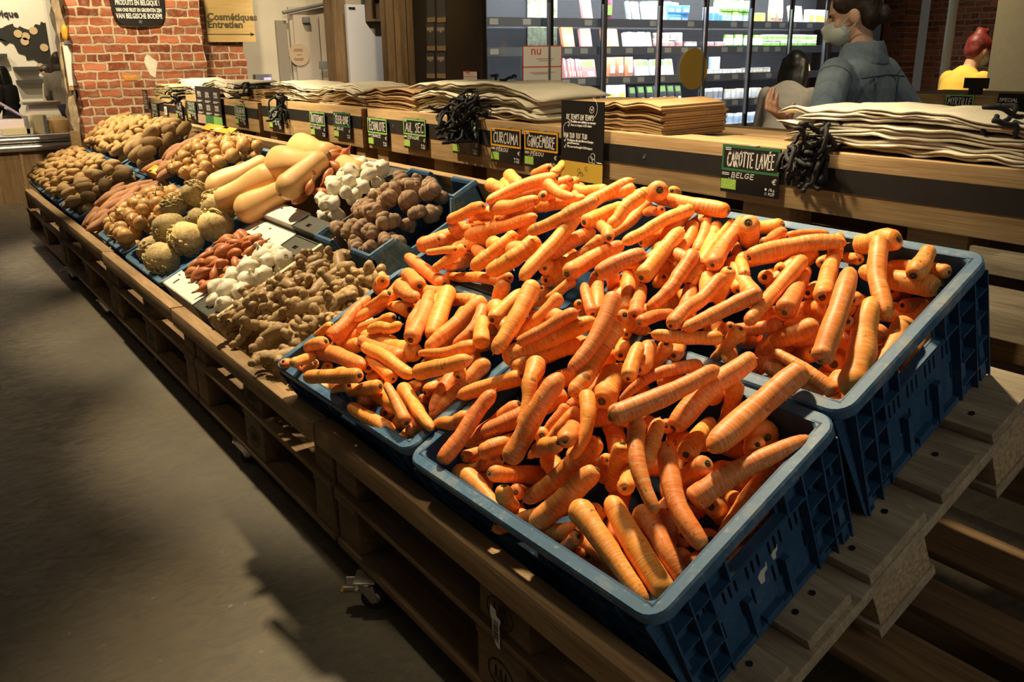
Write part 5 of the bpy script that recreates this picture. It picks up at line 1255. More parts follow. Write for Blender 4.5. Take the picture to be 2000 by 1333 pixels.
'shallot_front':[[-2294,292,-72,-46,-87,6,351,105],[-2344,239,-52,-82,-53,-9,225,96],[-2164,117,-59,-58,65,45,122,84],[-2186,297,-71,0,98,-4,339,83],[-2206,214,-54,-81,-54,-12,101,105],[-2396,182,-69,81,-53,-18,120,90],[-2273,253,-53,54,65,-51,342,100],[-2238,100,-60,73,65,11,162,113],[-2313,126,-55,-91,-7,-36,297,104],[-2251,199,-43,2,98,-7,246,115],[-2165,195,-68,-86,35,31,144,96],[-2117,76,-68,-31,-92,14,262,113],[-2393,113,-71,-12,-97,-14,188,84],[-2399,253,-64,-13,-93,30,208,110],[-2349,157,-53,-22,94,-19,276,90],[-2204,152,-51,-58,-78,11,261,92],[-2183,73,-72,-98,-7,-7,76,84],[-2392,304,-76,97,4,-15,91,111],[-2225,266,-60,-86,-34,-33,354,89],[-2171,248,-68,1,90,39,234,87],[-2299,204,-44,86,42,21,110,113],[-2143,157,-69,-94,28,2,7,84],[-2350,280,-62,98,-12,2,178,112],[-2256,305,-71,-35,-90,-20,202,98],[-2338,88,-72,83,50,15,357,113],[-2250,146,-52,-81,-53,18,31,114],[-2284,83,-72,-30,79,51,47,105],[-2391,229,-94,-68,71,4,225,111],[-2225,181,-74,77,-49,36,169,90],[-2235,105,-93,-98,3,0,136,96],[-2333,260,-85,3,-98,4,356,83],[-2179,285,-97,-94,-15,24,131,83],[-2125,95,-106,14,82,-52,355,97],[-2275,133,-81,56,77,-23,101,84],[-2267,254,-89,-62,76,0,176,100],[-2177,94,-92,91,-7,36,144,99],[-2289,82,-103,-18,-91,-33,277,88],[-2366,101,-100,-54,82,-4,347,85],[-2313,217,-72,15,-53,-82,117,100],[-2156,208,-98,-85,27,-41,20,89],[-2163,137,-93,-91,-37,5,118,113],[-2352,185,-81,0,-98,8,87,98],[-2381,144,-90,86,-8,47,117,97],[-2404,304,-104,-68,-69,17,119,82],[-2213,227,-84,-97,-7,14,74,108],[-2326,136,-87,-17,97,-6,303,90],[-2303,303,-100,-45,-87,-3,57,86],[-2227,304,-104,86,31,-35,249,106]],
'garlic_front':[[-2010,51,-75,18,95,-18,10,87],[-2005,254,-65,-32,-90,23,89,93],[-2044,199,-61,-67,71,-14,109,111],[-1996,103,-61,-34,54,75,119,117],[-1940,124,-75,97,-8,-16,288,101],[-2096,293,-76,-81,23,50,250,108],[-2099,210,-73,86,-47,2,298,96],[-2073,86,-68,-95,-20,-16,271,108],[-1973,165,-65,45,85,-20,324,98],[-1935,57,-76,89,0,42,89,108],[-1958,289,-74,-93,-15,27,225,106],[-2066,145,-68,-9,-87,-46,212,114],[-2057,258,-58,-13,75,-62,41,108],[-1939,206,-72,94,-28,2,18,113],[-2036,299,-75,78,-40,-44,335,88],[-1993,278,-111,29,93,-13,28,98],[-2066,235,-107,37,-77,48,46,107],[-2055,101,-112,-51,84,6,348,84],[-2119,299,-118,-24,88,36,353,82],[-2004,176,-101,-81,55,-4,129,91],[-1971,84,-108,47,-74,-44,226,106],[-1935,141,-119,29,-94,-6,270,86],[-2086,176,-112,-78,-59,-9,222,112],[-1942,200,-121,16,75,62,21,82],[-2025,46,-120,79,-12,-57,321,100],[-2049,299,-121,-90,-38,-7,50,102]],
'shallot_rear':[[-2329,690,25,-68,-69,-18,89,89],[-2350,563,22,48,85,5,196,95],[-2275,516,1,78,58,18,84,88],[-2319,616,36,-62,76,4,146,83],[-2407,601,6,-73,-66,1,66,113],[-2264,610,34,-84,-23,-45,167,112],[-2394,743,7,-89,-36,23,312,108],[-2160,535,4,-17,77,58,116,85],[-2409,649,-5,86,-38,-27,306,103],[-2298,748,-6,-98,4,0,110,100],[-2180,616,-1,27,-91,-26,189,94],[-2244,677,21,22,94,-20,341,116],[-2240,728,8,53,63,53,18,90],[-2388,512,-4,-44,-85,22,219,107],[-2332,515,-1,-80,-57,-3,307,110],[-2220,526,12,69,-37,59,225,116],[-2383,697,14,98,-7,5,144,117],[-2299,563,22,49,-84,-13,325,108],[-2357,649,23,-57,-36,-71,273,93],[-2218,577,25,-94,-12,-26,34,112],[-2199,664,0,-77,-13,60,165,110],[-2400,558,1,93,9,30,218,98],[-2282,703,22,-32,-92,15,299,96],[-2295,653,38,-91,25,27,72,91],[-2345,748,-2,32,54,-76,298,109],[-2231,619,17,-22,-96,-8,90,99],[-2368,602,21,-92,-35,3,292,85],[-2311,657,11,13,97,11,46,101],[-2205,551,-8,61,-76,-12,204,103],[-2409,553,-30,4,87,-46,171,90],[-2373,613,-23,-91,-33,17,13,97],[-2273,718,-14,49,74,-42,150,101],[-2268,646,3,24,95,8,59,88],[-2269,573,0,-75,63,5,193,117],[-2298,545,-15,80,-32,47,293,88],[-2218,720,-29,71,67,3,107,91],[-2379,734,-23,34,79,-48,51,102],[-2326,613,6,-87,46,7,25,90],[-2219,674,-22,47,79,35,191,83],[-2329,708,-8,37,-53,-74,1,93],[-2349,553,-12,98,10,1,307,91],[-2405,691,-27,-2,-97,-15,175,85],[-2200,603,-24,35,-75,-53,325,111],[-2238,512,-31,32,93,9,191,106],[-2155,557,-30,-85,-45,19,358,109],[-2358,665,-6,-62,-70,-31,253,90]],
'garlic_rear':[[-2153,664,-25,-23,74,60,268,113],[-2069,714,-20,88,21,38,277,83],[-2135,609,-27,39,67,-60,78,116],[-2055,574,-5,85,-49,6,272,93],[-2013,736,-28,78,-55,-21,23,102],[-1988,580,-20,70,57,39,191,84],[-2163,731,-28,-13,-98,0,55,98],[-2105,532,-29,35,-92,0,95,83],[-2042,519,-29,-97,-11,-10,315,95],[-2007,684,-17,-31,73,58,264,101],[-2084,665,-3,-90,-34,20,186,94],[-2028,624,-7,71,62,-29,275,83],[-1982,522,-25,16,-78,-57,258,84],[-1971,636,-31,-11,-94,-27,242,85],[-2015,608,-52,-63,-52,54,316,112],[-2104,681,-48,59,-70,35,172,108],[-2097,564,-60,-18,-83,-50,10,88],[-2010,701,-63,95,-25,4,232,94],[-2088,627,-53,16,-88,40,96,106],[-2078,506,-75,-78,-43,41,161,102],[-2148,740,-75,-5,-97,-14,299,98],[-1973,655,-77,-85,48,-7,97,113],[-2089,737,-71,75,-49,40,253,102],[-1996,520,-69,52,84,1,108,96],[-2041,659,-44,-88,-43,-1,213,95],[-1961,586,-75,-53,63,54,266,89],[-2164,681,-79,-9,-93,30,229,115]],
'ginger':[[-1450,50,-42,81,56,1,48,101],[-1770,228,-59,-75,-56,29,37,84],[-1440,331,-54,97,-1,-16,250,111],[-1714,170,-40,5,94,29,296,90],[-1307,188,-50,96,9,-21,48,82],[-1386,81,-38,83,-52,-9,288,111],[-1704,340,-63,-28,94,5,345,113],[-1514,111,-26,6,-97,13,322,96],[-1617,183,-22,94,-12,-25,131,100],[-1596,24,-53,84,34,37,49,90],[-1642,137,-21,61,-76,10,108,96],[-1586,242,-27,-83,-37,38,178,92],[-1702,284,-30,68,69,18,104,117],[-1525,308,-39,-84,-40,-32,203,113],[-1740,32,-51,-7,74,-65,8,82],[-1371,203,-31,-7,89,41,343,112],[-1462,254,-27,-87,24,-39,275,90],[-1362,337,-56,-64,-15,-73,300,97],[-1439,159,-20,-5,-93,31,151,113],[-1517,240,-27,48,-83,23,17,115],[-1719,88,-36,-49,85,-8,45,114],[-1383,269,-33,93,-6,32,100,108],[-1688,28,-55,31,90,-26,2,109],[-1298,106,-55,-88,-27,-34,210,89],[-1404,13,-61,-65,-68,30,175,94],[-1765,139,-59,-59,-78,-3,200,105],[-1323,258,-49,56,-60,54,273,93],[-1521,55,-49,94,16,-25,355,106],[-1330,34,-46,15,95,-20,57,109],[-1530,168,-14,-84,-45,-23,65,99],[-1598,337,-55,-79,52,28,341,110],[-1381,143,-28,-73,63,17,302,92],[-1587,102,-30,-91,-38,-5,92,86],[-1765,302,-53,-36,-91,-4,38,103],[-1678,225,-27,-37,88,-24,65,88],[-1645,282,-35,1,-98,7,250,103],[-1299,312,-63,-91,-17,33,203,86],[-1645,60,-38,-12,-98,-4,253,109],[-1689,276,-83,-79,-12,57,54,93],[-1575,67,-76,84,28,-43,21,98],[-1645,122,-62,-70,60,32,8,106],[-1439,130,-59,71,33,-59,271,105],[-1643,181,-57,-57,80,5,291,104],[-1412,293,-76,-97,7,-16,262,103],[-1477,16,-96,18,88,39,294,101],[-1713,20,-94,88,-44,3,125,111],[-1385,66,-84,56,-76,-27,336,99],[-1746,196,-91,-43,88,4,143,99],[-1562,207,-56,-81,-55,-11,316,94],[-1564,291,-86,44,56,-68,350,99],[-1512,105,-64,69,60,37,148,85],[-1767,136,-107,21,-86,-42,173,114],[-1321,157,-82,31,-92,-13,232,107],[-1416,229,-57,83,-49,-19,27,97],[-1303,72,-86,-39,81,-40,43,111],[-1483,205,-57,-97,-15,9,281,110],[-1304,271,-93,62,76,7,309,103],[-1766,68,-83,18,96,-10,274,104],[-1283,18,-95,-93,-14,29,199,86],[-1494,338,-93,56,64,49,58,111],[-1762,277,-98,22,93,22,269,101],[-1489,274,-73,15,-96,-17,0,111],[-1358,346,-100,-20,-96,-1,344,84],[-1602,248,-65,-81,50,22,255,96],[-1702,112,-75,85,-50,-1,321,113],[-1635,25,-94,-90,38,13,330,110],[-1749,340,-96,-95,7,24,209,91],[-1629,326,-94,51,-61,58,231,95],[-1355,213,-74,51,83,9,327,98],[-1692,228,-67,68,12,-70,115,112],[-1574,135,-64,59,70,35,323,103]],
'topinambour':[[-1655,626,-29,-89,-18,-38,148,114],[-1603,612,-55,56,81,0,30,83],[-1759,459,-41,23,-89,-35,97,97],[-1624,530,-37,-11,-90,38,30,105],[-1755,632,-17,30,-92,-16,16,107],[-1769,696,-37,10,-84,49,46,99],[-1814,529,-35,-86,48,-2,294,82],[-1648,698,-44,81,52,21,302,106],[-1873,722,-50,56,-36,-72,297,102],[-1883,643,-55,92,27,20,353,99],[-1700,529,-12,95,20,13,67,110],[-1638,473,-36,-80,43,36,121,85],[-1815,598,-29,-85,49,4,127,109],[-1866,564,-47,-56,-79,-17,28,109],[-1569,475,-53,92,-31,-16,114,82],[-1673,425,-59,-92,29,18,298,97],[-1823,448,-44,92,-1,-36,196,97],[-1823,654,-31,28,-88,32,87,86],[-1711,680,-31,-71,-11,67,181,88],[-1759,539,-17,22,-91,-30,65,85],[-1712,589,-15,-72,-58,-32,202,111],[-1728,743,-58,97,18,2,289,87],[-1591,426,-57,-53,-65,-51,278,85],[-1805,738,-58,-65,72,16,238,87],[-1704,472,-36,-2,-94,-28,201,93],[-1821,557,-82,67,-69,-19,332,117],[-1628,448,-85,-94,-19,-23,292,116],[-1826,737,-92,37,-75,-52,353,90],[-1805,674,-65,-45,87,-7,43,83],[-1737,680,-66,23,94,16,178,102],[-1656,722,-81,-98,-7,2,227,93],[-1847,615,-77,-24,81,50,185,82],[-1730,455,-78,97,15,-2,31,85],[-1701,640,-61,-33,91,20,245,93],[-1896,731,-90,-17,-95,-18,273,100],[-1696,540,-56,-98,1,-13,301,91],[-1768,567,-55,-93,32,3,265,87],[-1620,576,-77,-23,85,-44,40,84],[-1585,500,-85,-88,-43,6,62,110],[-1615,654,-89,-64,74,-6,296,106],[-1887,666,-93,-47,-86,9,221,94],[-1795,494,-67,-1,-58,79,346,113],[-1840,427,-92,46,-73,47,311,101],[-1757,738,-93,-64,-75,-4,105,95],[-1560,434,-88,-38,-70,-57,225,103]]}
SPEC = {
 'small_potato_front': ('potato', 'ps', 'small oval potato in the far front crates', 'potato', None), 'small_potato_rear': ('potato', 'ps', 'small oval potato in the far back crates by the pillar', 'potato', None),
 'large_potato_front': ('potato', 'pl', 'large earthy brown potato in the front crate', 'potato', None), 'large_potato_rear': ('potato', 'pl', 'large earthy brown potato in the back crate', 'potato', None),
 'onion_front': ('onion', 'on', 'yellow onion in the front crate beside the celeriac', 'onion', ('on', 'onr')), 'onion_rear': ('onion', 'on', 'yellow onion in the back crate behind the squashes', 'onion', ('on', 'onr')),
 'shallot_front': ('shallot', 'sh', 'copper brown shallot in the front cardboard tray', 'shallot', None), 'shallot_rear': ('shallot', 'sh', 'copper brown shallot in the back tray below the squashes', 'shallot', None),
 'garlic_front': ('garlic_bulb', 'ga', 'white garlic bulb in the front tray beside the ginger', 'garlic', ('ga', 'gar')), 'garlic_rear': ('garlic_bulb', 'ga', 'white garlic bulb in the back tray beside the artichokes', 'garlic', ('ga', 'gar')),
 'ginger': ('ginger_root', 'gi', 'knobbly ginger root in the pale wooden box', 'ginger', None), 'topinambour': ('jerusalem_artichoke', 'to', 'knobbly ringed artichoke tuber in the small blue crate', 'tuber', None)}
def place(me, name, M, label, cat, group):
    o = bpy.data.objects.new(name, me); COL.objects.link(o); o.matrix_world = M; return tag(o, label, cat, group)
for key, rows in PILES.items():
    name, mk, label, cat, necks = SPEC[key]
    for i, (u, v, w, a, b, c, roll, sc) in enumerate(rows):
        d = Vector((a, b, c)).normalized()
        if mk == 'ga': d = (d * (1.1 if i % 3 else .5) + Vector((0, -.25, 1 if i % 5 else -1))).normalized()
        if mk == 'on': d = (d + Vector((0, 0, .5))).normalized()
        M = SLOPE @ Matrix.Translation((u / 1000, v / 1000, w / 1000)) @ d.to_track_quat('Z', 'Y').to_matrix().to_4x4() @ Matrix.Rotation(R_(roll), 4, 'Z') @ Matrix.Diagonal((sc / 100, sc / 100, sc / 100, 1))
        me = ME[mk][i % len(ME[mk])]
        o = place(me, name, M, label, cat, key.replace('_', ' ') + 's')
        if necks:
            for q in necks:
                if q == 'ga' and i % 2: continue
                nm = NECK[q][i % 3]; ch = bpy.data.objects.new(nm.name.split('.')[0], nm); COL.objects.link(ch); ch.parent = o
        if mk == 'to' and i % 3 == 0:
            ch = bpy.data.objects.new('cut_face', CUT); COL.objects.link(ch); ch.parent = o
# sweet potatoes lie in rows along the slope
k = 0
for (v0, rows, wz, lab) in ((.19, 5, -.09, 'reddish sweet potato lying in the front tray by the yellow card'), (.58, 5, -.065, 'reddish sweet potato lying in the back tray by the yellow card')):
    for r in range(rows):
        for s_ in range(3):
            u = -4.0 + r * .068 + rnd.uniform(-.008, .008); v = v0 + (s_ - 1) * .10 * (.9 if s_ < 2 else 1.05)
            w = wz + (.022 if s_ == 1 else 0) + rnd.uniform(-.008, .012)
            d = Vector((rnd.uniform(-.35, .1), 1, rnd.uniform(-.15, .15)))
            M = SLOPE @ Matrix.Translation((u, v, w)) @ d.to_track_quat('Z', 'Y').to_matrix().to_4x4() @ Matrix.Rotation(rnd.uniform(0, 6), 4, 'Z')
            place(ME['sw'][k % 5], 'sweet_potato', M, lab, 'sweet potato', lab.split(' lying')[1].strip()); k += 1
# celeriac
def celeriac(px, py, w, r, up, label, k):
    rr = ray(px, py); nrm = (SLOPE.to_3x3() @ Vector((0, 0, 1))); o_ = SLOPE @ Vector((0, 0, w)); c = Vector(CAM_T); dv = Vector(rr)
    p = c + dv * ((o_ - c).dot(nrm) / dv.dot(nrm))
    d = Vector(up).normalized()
    M = Matrix.Translation(p) @ d.to_track_quat('Z', 'Y').to_matrix().to_4x4()
    t = thing('celeriac', label, 'celeriac', M, 'celeriac roots')
    rg = random.Random(k)
    mb = MB(); rings = []
    for i in range(19):
        ph = math.pi * (i + .05) / 18.1
        rings.append([(r * math.sin(ph) * math.cos(2 * math.pi * j / 24), r * math.sin(ph) * math.sin(2 * math.pi * j / 24), -r * .92 * math.cos(ph)) for j in range(24)])
    mb.loft(rings); noisy(mb, r * .09, .9 / r, k * 2.1); noisy(mb, r * .045, 3.2 / r, k * 1.3)
    for q in range(26):
        a, z = rg.uniform(0, 6.28), rg.uniform(-.9, .1); h = math.sqrt(1 - z * z); s_ = r * rg.uniform(.08, .17)
        mb.ell((r * .97 * h * math.cos(a), r * .97 * h * math.sin(a), r * .92 * z), (s_, s_, s_ * .8), 8, 5)
    obj('bulb', mb, M_CELER, t, smooth=True, sharp=0)
    rt = MB()
    for q in range(58):
        a = rg.uniform(0, 6.28); z = rg.uniform(-1.0, -.15); pts, rad = [], []
        rad0 = rg.uniform(.002, .0058); da = rg.uniform(-1.0, 1.0); dz = rg.uniform(-.5, .25)
        for s_ in range(7):
            f_ = s_ / 6; aa = a + da * f_; zz = max(-.98, min(.7, z + dz * f_)); h = math.sqrt(max(.02, 1 - zz * zz)); R2 = r * (1.03 + .10 * math.sin(math.pi * f_) + (.06 if q % 5 == 0 else 0) * f_)
            pts.append((R2 * h * math.cos(aa), R2 * h * math.sin(aa), R2 * .92 * zz)); rad.append(rad0 * (1 - .6 * f_))
        rt.tube(pts, rad, 6)
    obj('root_tangle', rt, M_CELER, t, smooth=True, sharp=0)
    return t
CEL = [(318, 505, -.075, .062, (.3, .35, .6), 'celeriac at the near front corner of its crate, smooth pale green side up'), (300, 488, -.09, .055, (-.4, .2, .5), 'celeriac half hidden behind the front corner one'),
       (332, 446, -.035, .064, (-.2, .1, 1), 'celeriac in the middle of the crate on its left side'), (366, 466, -.055, .064, (.2, .5, .6), 'celeriac in the middle of the crate on its right side'),
       (420, 442, -.06, .062, (.5, -.4, -.3), 'celeriac leaning on the right crate wall, roots trailing'), (340, 404, -.05, .05, (.1, .2, -.8), 'celeriac behind the middle ones beside the onions'),
       (428, 405, -.02, .064, (.6, -.3, -.4), 'celeriac with a thick tangle of roots facing the viewer'), (383, 380, -.03, .056, (.3, -.5, -.7), 'rooty celeriac at the back of the crate'),
       (390, 430, -.09, .05, (.3, .3, .7), 'celeriac lying deep between the others')]
for k, (a, b, w, r, u, l) in enumerate(CEL): celeriac(a, b, w, r, u, l, k)
# butternut squashes: bulb end pixel, neck end pixel, height over the slope
def squash(p0, p1, w, rb, rn, label, k, flip=False):
    rn *= .88
    nrm = (SLOPE.to_3x3() @ Vector((0, 0, 1))); c = Vector(CAM_T)
    def hit(px, ww):
        dv = Vector(ray(*px)); o_ = SLOPE @ Vector((0, 0, ww)); return c + dv * ((o_ - c).dot(nrm) / dv.dot(nrm))
    A, B = hit(p0, w), hit(p1, w + .004); d = (B - A); L = max(.14, d.length); d.normalize()
    M = Matrix.Translation(A) @ d.to_track_quat('Z', 'Y').to_matrix().to_4x4()
    t = thing('butternut_squash', label, 'squash', M, 'butternut squashes')
    rg = random.Random(k); mb = MB(); rings = []; n_ = 28; bend = rg.uniform(-.012, .012)
    Lt = L + rb + rn * .8
    for i in range(25):
        t_ = i / 24; z = -rb + Lt * t_
        f_ = 1 / (1 + math.exp(-(z - L * .40) / .020)); r = rb + (rn - rb) * f_
        if z < 0: r = rb * math.sqrt(max(0.0, 1 - (z / rb) ** 2)) + .001
        ze = Lt - rb - rn * .8
        if z > ze: r = rn * math.sqrt(max(0.01, 1 - ((z - ze) / (rn * .83)) ** 2))
        rings.append([(r * (1 + .018 * math.cos(5 * 2 * math.pi * j / n_ + k)) * math.cos(2 * math.pi * j / n_) + bend * math.sin(math.pi * t_), r * (1 + .018 * math.cos(5 * 2 * math.pi * j / n_ + k)) * math.sin(2 * math.pi * j / n_), z) for j in range(n_)])
    mb.loft(rings); obj('skin', mb, M_BUTTER, t, smooth=True, sharp=0)
    z1 = Lt - rb
    obj('stalk', MB().lathe([(.016, z1 - .004), (.012, z1 + .003), (.009, z1 + .016), (.011, z1 + .019), (0.001, z1 + .019)], 8), M_STALK, t)
    obj('blossom_scar', MB().lathe([(.001, -rb - .004), (.006, -rb - .003), (.007, -rb + .002)], 10), M_STALK, t)
SQ = [((432, 366), (512, 322), .0, .060, .043, 'butternut squash lying on the onions with its bulb to the left'), ((520, 352), (438, 388), .005, .060, .048, 'large ridged butternut squash in front with its stalk to the left, beside the celeriac'),
      ((488, 406), (528, 386), -.03, .056, .046, 'butternut squash lowest at the front, above the shallots'), ((556, 322), (622, 318), .02, .070, .047, 'fat butternut squash topmost of the heap'),
      ((592, 290), (640, 300), .015, .056, .045, 'butternut squash at the back against the wooden rail'), ((566, 364), (592, 342), .03, .046, .044, 'butternut squash with its stalk towards the back, lying across the fattest one'),
      ((665, 328), (694, 334), -.025, .048, .04, 'butternut squash behind the white card flap'), ((520, 350), (560, 345), -.06, .055, .05, 'butternut squash wedged low in the middle of the heap'), ((470, 400), (445, 395), -.085, .04, .035, 'small butternut squash hidden beside the celeriac')]
for k, a in enumerate(SQ): squash(*a, k)

# ---------------------------------------------------------------- boards behind the produce
YB = 0.896
def back_panel(x0, x1, zt, zb, label, mat=M_WOOD_L):
    t = thing('upright_pallet_panel', label, 'board', (0, 0, 0), 'boards standing behind the produce')
    obj('front_board', MB().box((x0, YB, zb), (x1, YB + .022, zt)), mat, t, bev=.004)
    s0 = zt - .031
    obj('black_strip', MB().box((x0, YB - .003, s0 - .046), (x1, YB - .0002, s0)), M_BLACK, t)
    sc = MB(); n_ = max(2, int((x1 - x0) / .42))
    for i in range(n_):
        x = x0 + (x1 - x0) * (i + .5) / n_
        o = obj('screw', MB().lathe([(0, .0), (.0052, 0), (.005, .0014), (.003, .0016), (.0026, .0008), (0, .0008)], 12, Matrix.Translation((x, YB - .003, s0 - .023)) @ Matrix.Rotation(R_(90), 4, 'X')), M_STEEL, t)
    L = x1 - x0
    for (f, w) in ((.02, .09), (.36, .13), (.62, .12), (.9, .08)):
        obj('stud', MB().box((x0 + L * f, YB + .0225, .30), (x0 + L * f + w, YB + .10, zt - .006)), mat, t, bev=.003)
    for (a, b) in ((.665, .725), (.55, .645), (.40, .50)):
        obj('lower_board', MB().box((x0 + .004, YB + .026 - .004, a - (.897 - zt)), (x1 - .004, YB + .044 - .004, b - (.897 - zt))) if False else MB().box((x0 + .004, YB + .1005, a - .02), (x1 - .004, YB + .12, b)), M_WOOD_D, t, bev=.003)
    obj('gap_shade_sheet', MB().box((x0, 1.36, .08), (x1, 1.38, zt - .01)), M_WOOD_D, t)  # added dark sheet, keeps the lit floor out of the gaps
    obj('top_slat', MB().box((x0, YB + .0225, zt - .005), (x1, YB + .10, zt - .001)), mat, t)
    return t
back_panel(-1.262, .30, .897, .772, 'pale wooden board with a black strip behind the carrots, at the right')
back_panel(-2.566, -1.272, .896, .747, 'pale wooden board with a black strip carrying five price tags, behind the garlic')
back_panel(-3.742, -2.62, .894, .742, 'pale wooden board with a black strip behind the butternut squashes')
back_panel(-5.06, -3.80, .874, .727, 'wooden board with a black strip carrying the triple information sign')
back_panel(-5.98, -5.10, .832, .690, 'wooden board with a black strip at the far end against the brick pillar')
# low right boards seen past the last crate
for a, b, l in ((.60, .69, 'weathered grey plank low behind the right hand crate, below the gap'), (.712, .757, 'narrow weathered plank just under the gap behind the right hand crate')):
    tag(obj('plank', MB().box((-.16, YB + .004, a), (.5, YB + .022, b)), M_WOOD_G, None, bev=.003), l, 'plank')
# rail along the top edge of the tilted pallets
for (a, b, l) in ((-2.62, -1.215, 'pale plank along the back of the garlic and artichoke boxes'), (-3.78, -2.63, 'pale plank behind the squashes and onions'), (-5.0, -3.79, 'pale plank behind the yellow card and large potatoes')):
    o = obj('back_rail', MB().box((a, .812, -.235), (b, .832, -.075)), M_WOOD_L, None, bev=.003); o.matrix_world = SLOPE
    tag(o, l, 'plank', 'planks along the back of the slope')
# shelf the bags lie on
for (a, b, z, l) in ((-1.26, .3, .868, 'slatted shelf behind the boards under the right hand bags'), (-2.56, -1.27, .868, 'slatted shelf behind the boards, second from the right'), (-3.74, -2.57, .866, 'slatted shelf behind the boards under the middle bags'), (-5.06, -3.75, .846, 'slatted shelf behind the boards under the far cotton bags'), (-6.1, -5.07, .804, 'slatted shelf behind the boards under the mesh bags')):
    t = thing('slatted_shelf', l, 'shelf', (0, 0, 0), 'slatted shelves for bags')
    for k in range(4): obj('slat', MB().box((a, 1.0 + k * .085, z), (b, 1.07 + k * .085, z + .018)), M_WOOD_L if k else M_WOOD, t, bev=.002)
    for x in (a + .1, b - .2): obj('bearer', MB().box((x, 1.0, z - .06), (x + .08, 1.34, z - .001)), M_WOOD_D, t)
# pale board end beside the pillar
tag(obj('end_board', MB().box((-6.12, .385, .0), (-6.09, .448, .625)), M_WOOD_L, None, bev=.004), 'pale upright board end at the far end of the stand, left of the pillar', 'plank')

# ---------------------------------------------------------------- price tags
M_GREEN_D = plain('dark_green_print', (0.030, 0.165, 0.060), .5)
M_GREEN_L = plain('fresh_green_print', (0.24, 0.52, 0.11), .5)
M_LEAF = plain('organic_leaf_green', (0.33, 0.55, 0.07), .5)
M_ORANGE = plain('amber_print', (0.75, 0.36, 0.03), .5)
M_MUST = plain('mustard_print', (0.62, 0.38, 0.045), .5)
def ring_plate(mb, x0, z0, x1, z1, w, y0, y1):
    for a, b, c, d in ((x0, z0, x1, z0 + w), (x0, z1 - w, x1, z1), (x0, z0 + w, x0 + w, z1 - w), (x1 - w, z0 + w, x1, z1 - w)): mb.box((a, y0, b), (c, y1, d))
def leaf_stars(mb, x, z, s, fn):
    pts = [(.12, .12), (.22, .3), (.2, .52), (.3, .7), (.47, .8), (.65, .82), (.85, .84), (.86, .64), (.8, .46), (.66, .3), (.48, .22), (.33, .2)]
    for px, pz in pts:
        st = [(x + s * px + s * .045 * (1 if k % 2 == 0 else .45) * math.cos(k * math.pi / 5 + .3), z + s * .72 * pz + s * .045 * (1 if k % 2 == 0 else .45) * math.sin(k * math.pi / 5 + .3)) for k in range(10)]
        mb.add([fn(a, b, .0003) for a, b in st], [tuple(range(10))])
def price_tag(name, origin, x, zt, frame, label, y=.884, w=.162, h=.105, size=1.0, two=None, price=False, tilt=0.0):
    h_ = h * size; w_ = w * size
    M = Matrix.Translation((x, y, zt)) @ Matrix.Rotation(tilt, 4, 'Y')
    t = thing('price_tag', label, 'price tag', M, 'price tags on the boards')
    obj('card', MB().box((0, 0, -h_), (w_, .003, 0)), M_BOARD, t, bev=.0008)
    hd = h_ * .54
    fr = MB(); ring_plate(fr, .001, -hd, w_ - .001, -.001, .0052 * size, -.0008, .0)
    obj('header_frame', fr, frame, t)
    fn = lambda a, b, c: (a, -.0004 - c, b)
    tx = MB()
    if two: hand(tx, name, w_ * .12, -hd * .46, w_ * .74, hd * .30, fn, .15); hand(tx, two, w_ * .12, -hd * .84, w_ * .74, hd * .30, fn, .15)
    else: hand(tx, name, w_ * .10, -hd * .80, w_ * .80, hd * .55, fn, .10)
    obj('lettering', tx, M_WHITE, t)
    ox = MB(); hand(ox, origin, w_ * .19, -hd - h_ * .13, min(w_ * .5, len(origin) * .0125 * size), h_ * .10, fn, .17); obj('origin_lettering', ox, M_WHITE, t)
    pr = MB()
    for k in range(2):
        pr.box((w_ * .02, -.0006, -hd - h_ * (.06 + .035 * k)), (w_ * .15, -.0001, -hd - h_ * (.045 + .035 * k)))
        pr.box((w_ * .06, -.0010, -h_ * (.075 + .035 * k)), (w_ * .16, -.0004, -h_ * (.06 + .035 * k)))
    obj('small_lettering', pr, M_WHITE, t)
    lg = obj('organic_logo', MB().box((.002, -.0008, -h_ * .93), (w_ * .28, .0, -h_ * .72)), M_LEAF, t)
    ls = MB(); leaf_stars(ls, .002 + w_ * .02, -h_ * .925, w_ * .25, lambda a, b, c: (a, -.0009 - c, b)); obj('leaf_stars', ls, M_WHITE, lg)
    eu = MB(); hand(eu, '€', w_ * .89, -h_ * .72, w_ * .065, h_ * .105, fn, .16)
    if price: hand(eu, '2,95', w_ * .50, -h_ * .78, w_ * .34, h_ * .17, fn, .16)
    obj('euro_sign', eu, M_WHITE, t)
    un = MB()
    for z, s_ in ((-.83, '/kg'), (-.92, 'PCST')):
        c0 = (w_ * .80, h_ * z); 
        if z > -.9: un.add([fn(c0[0] + .0028 * math.cos(q), c0[1] + .0028 * math.sin(q), .0004) for q in np.linspace(0, 6.28, 13)[:-1]], [tuple(range(12))])
        else: ribbon(un, [(c0[0] + .0026 * math.cos(q), c0[1] + .0026 * math.sin(q)) for q in np.linspace(0, 6.28, 13)], .0007, .0004, fn)
        hand(un, s_, w_ * .845, h_ * z - .003, w_ * .10, .0056 * size, fn, .18)
    obj('unit_print', un, M_WHITE, t)
    obj('clip', MB().box((w_ * .42, -.001, -.0005), (w_ * .58, .013, .0012)), M_GREY, t)
    return t
def z2(px, py): p = at_y(px, py, .884); return p.x, p.z
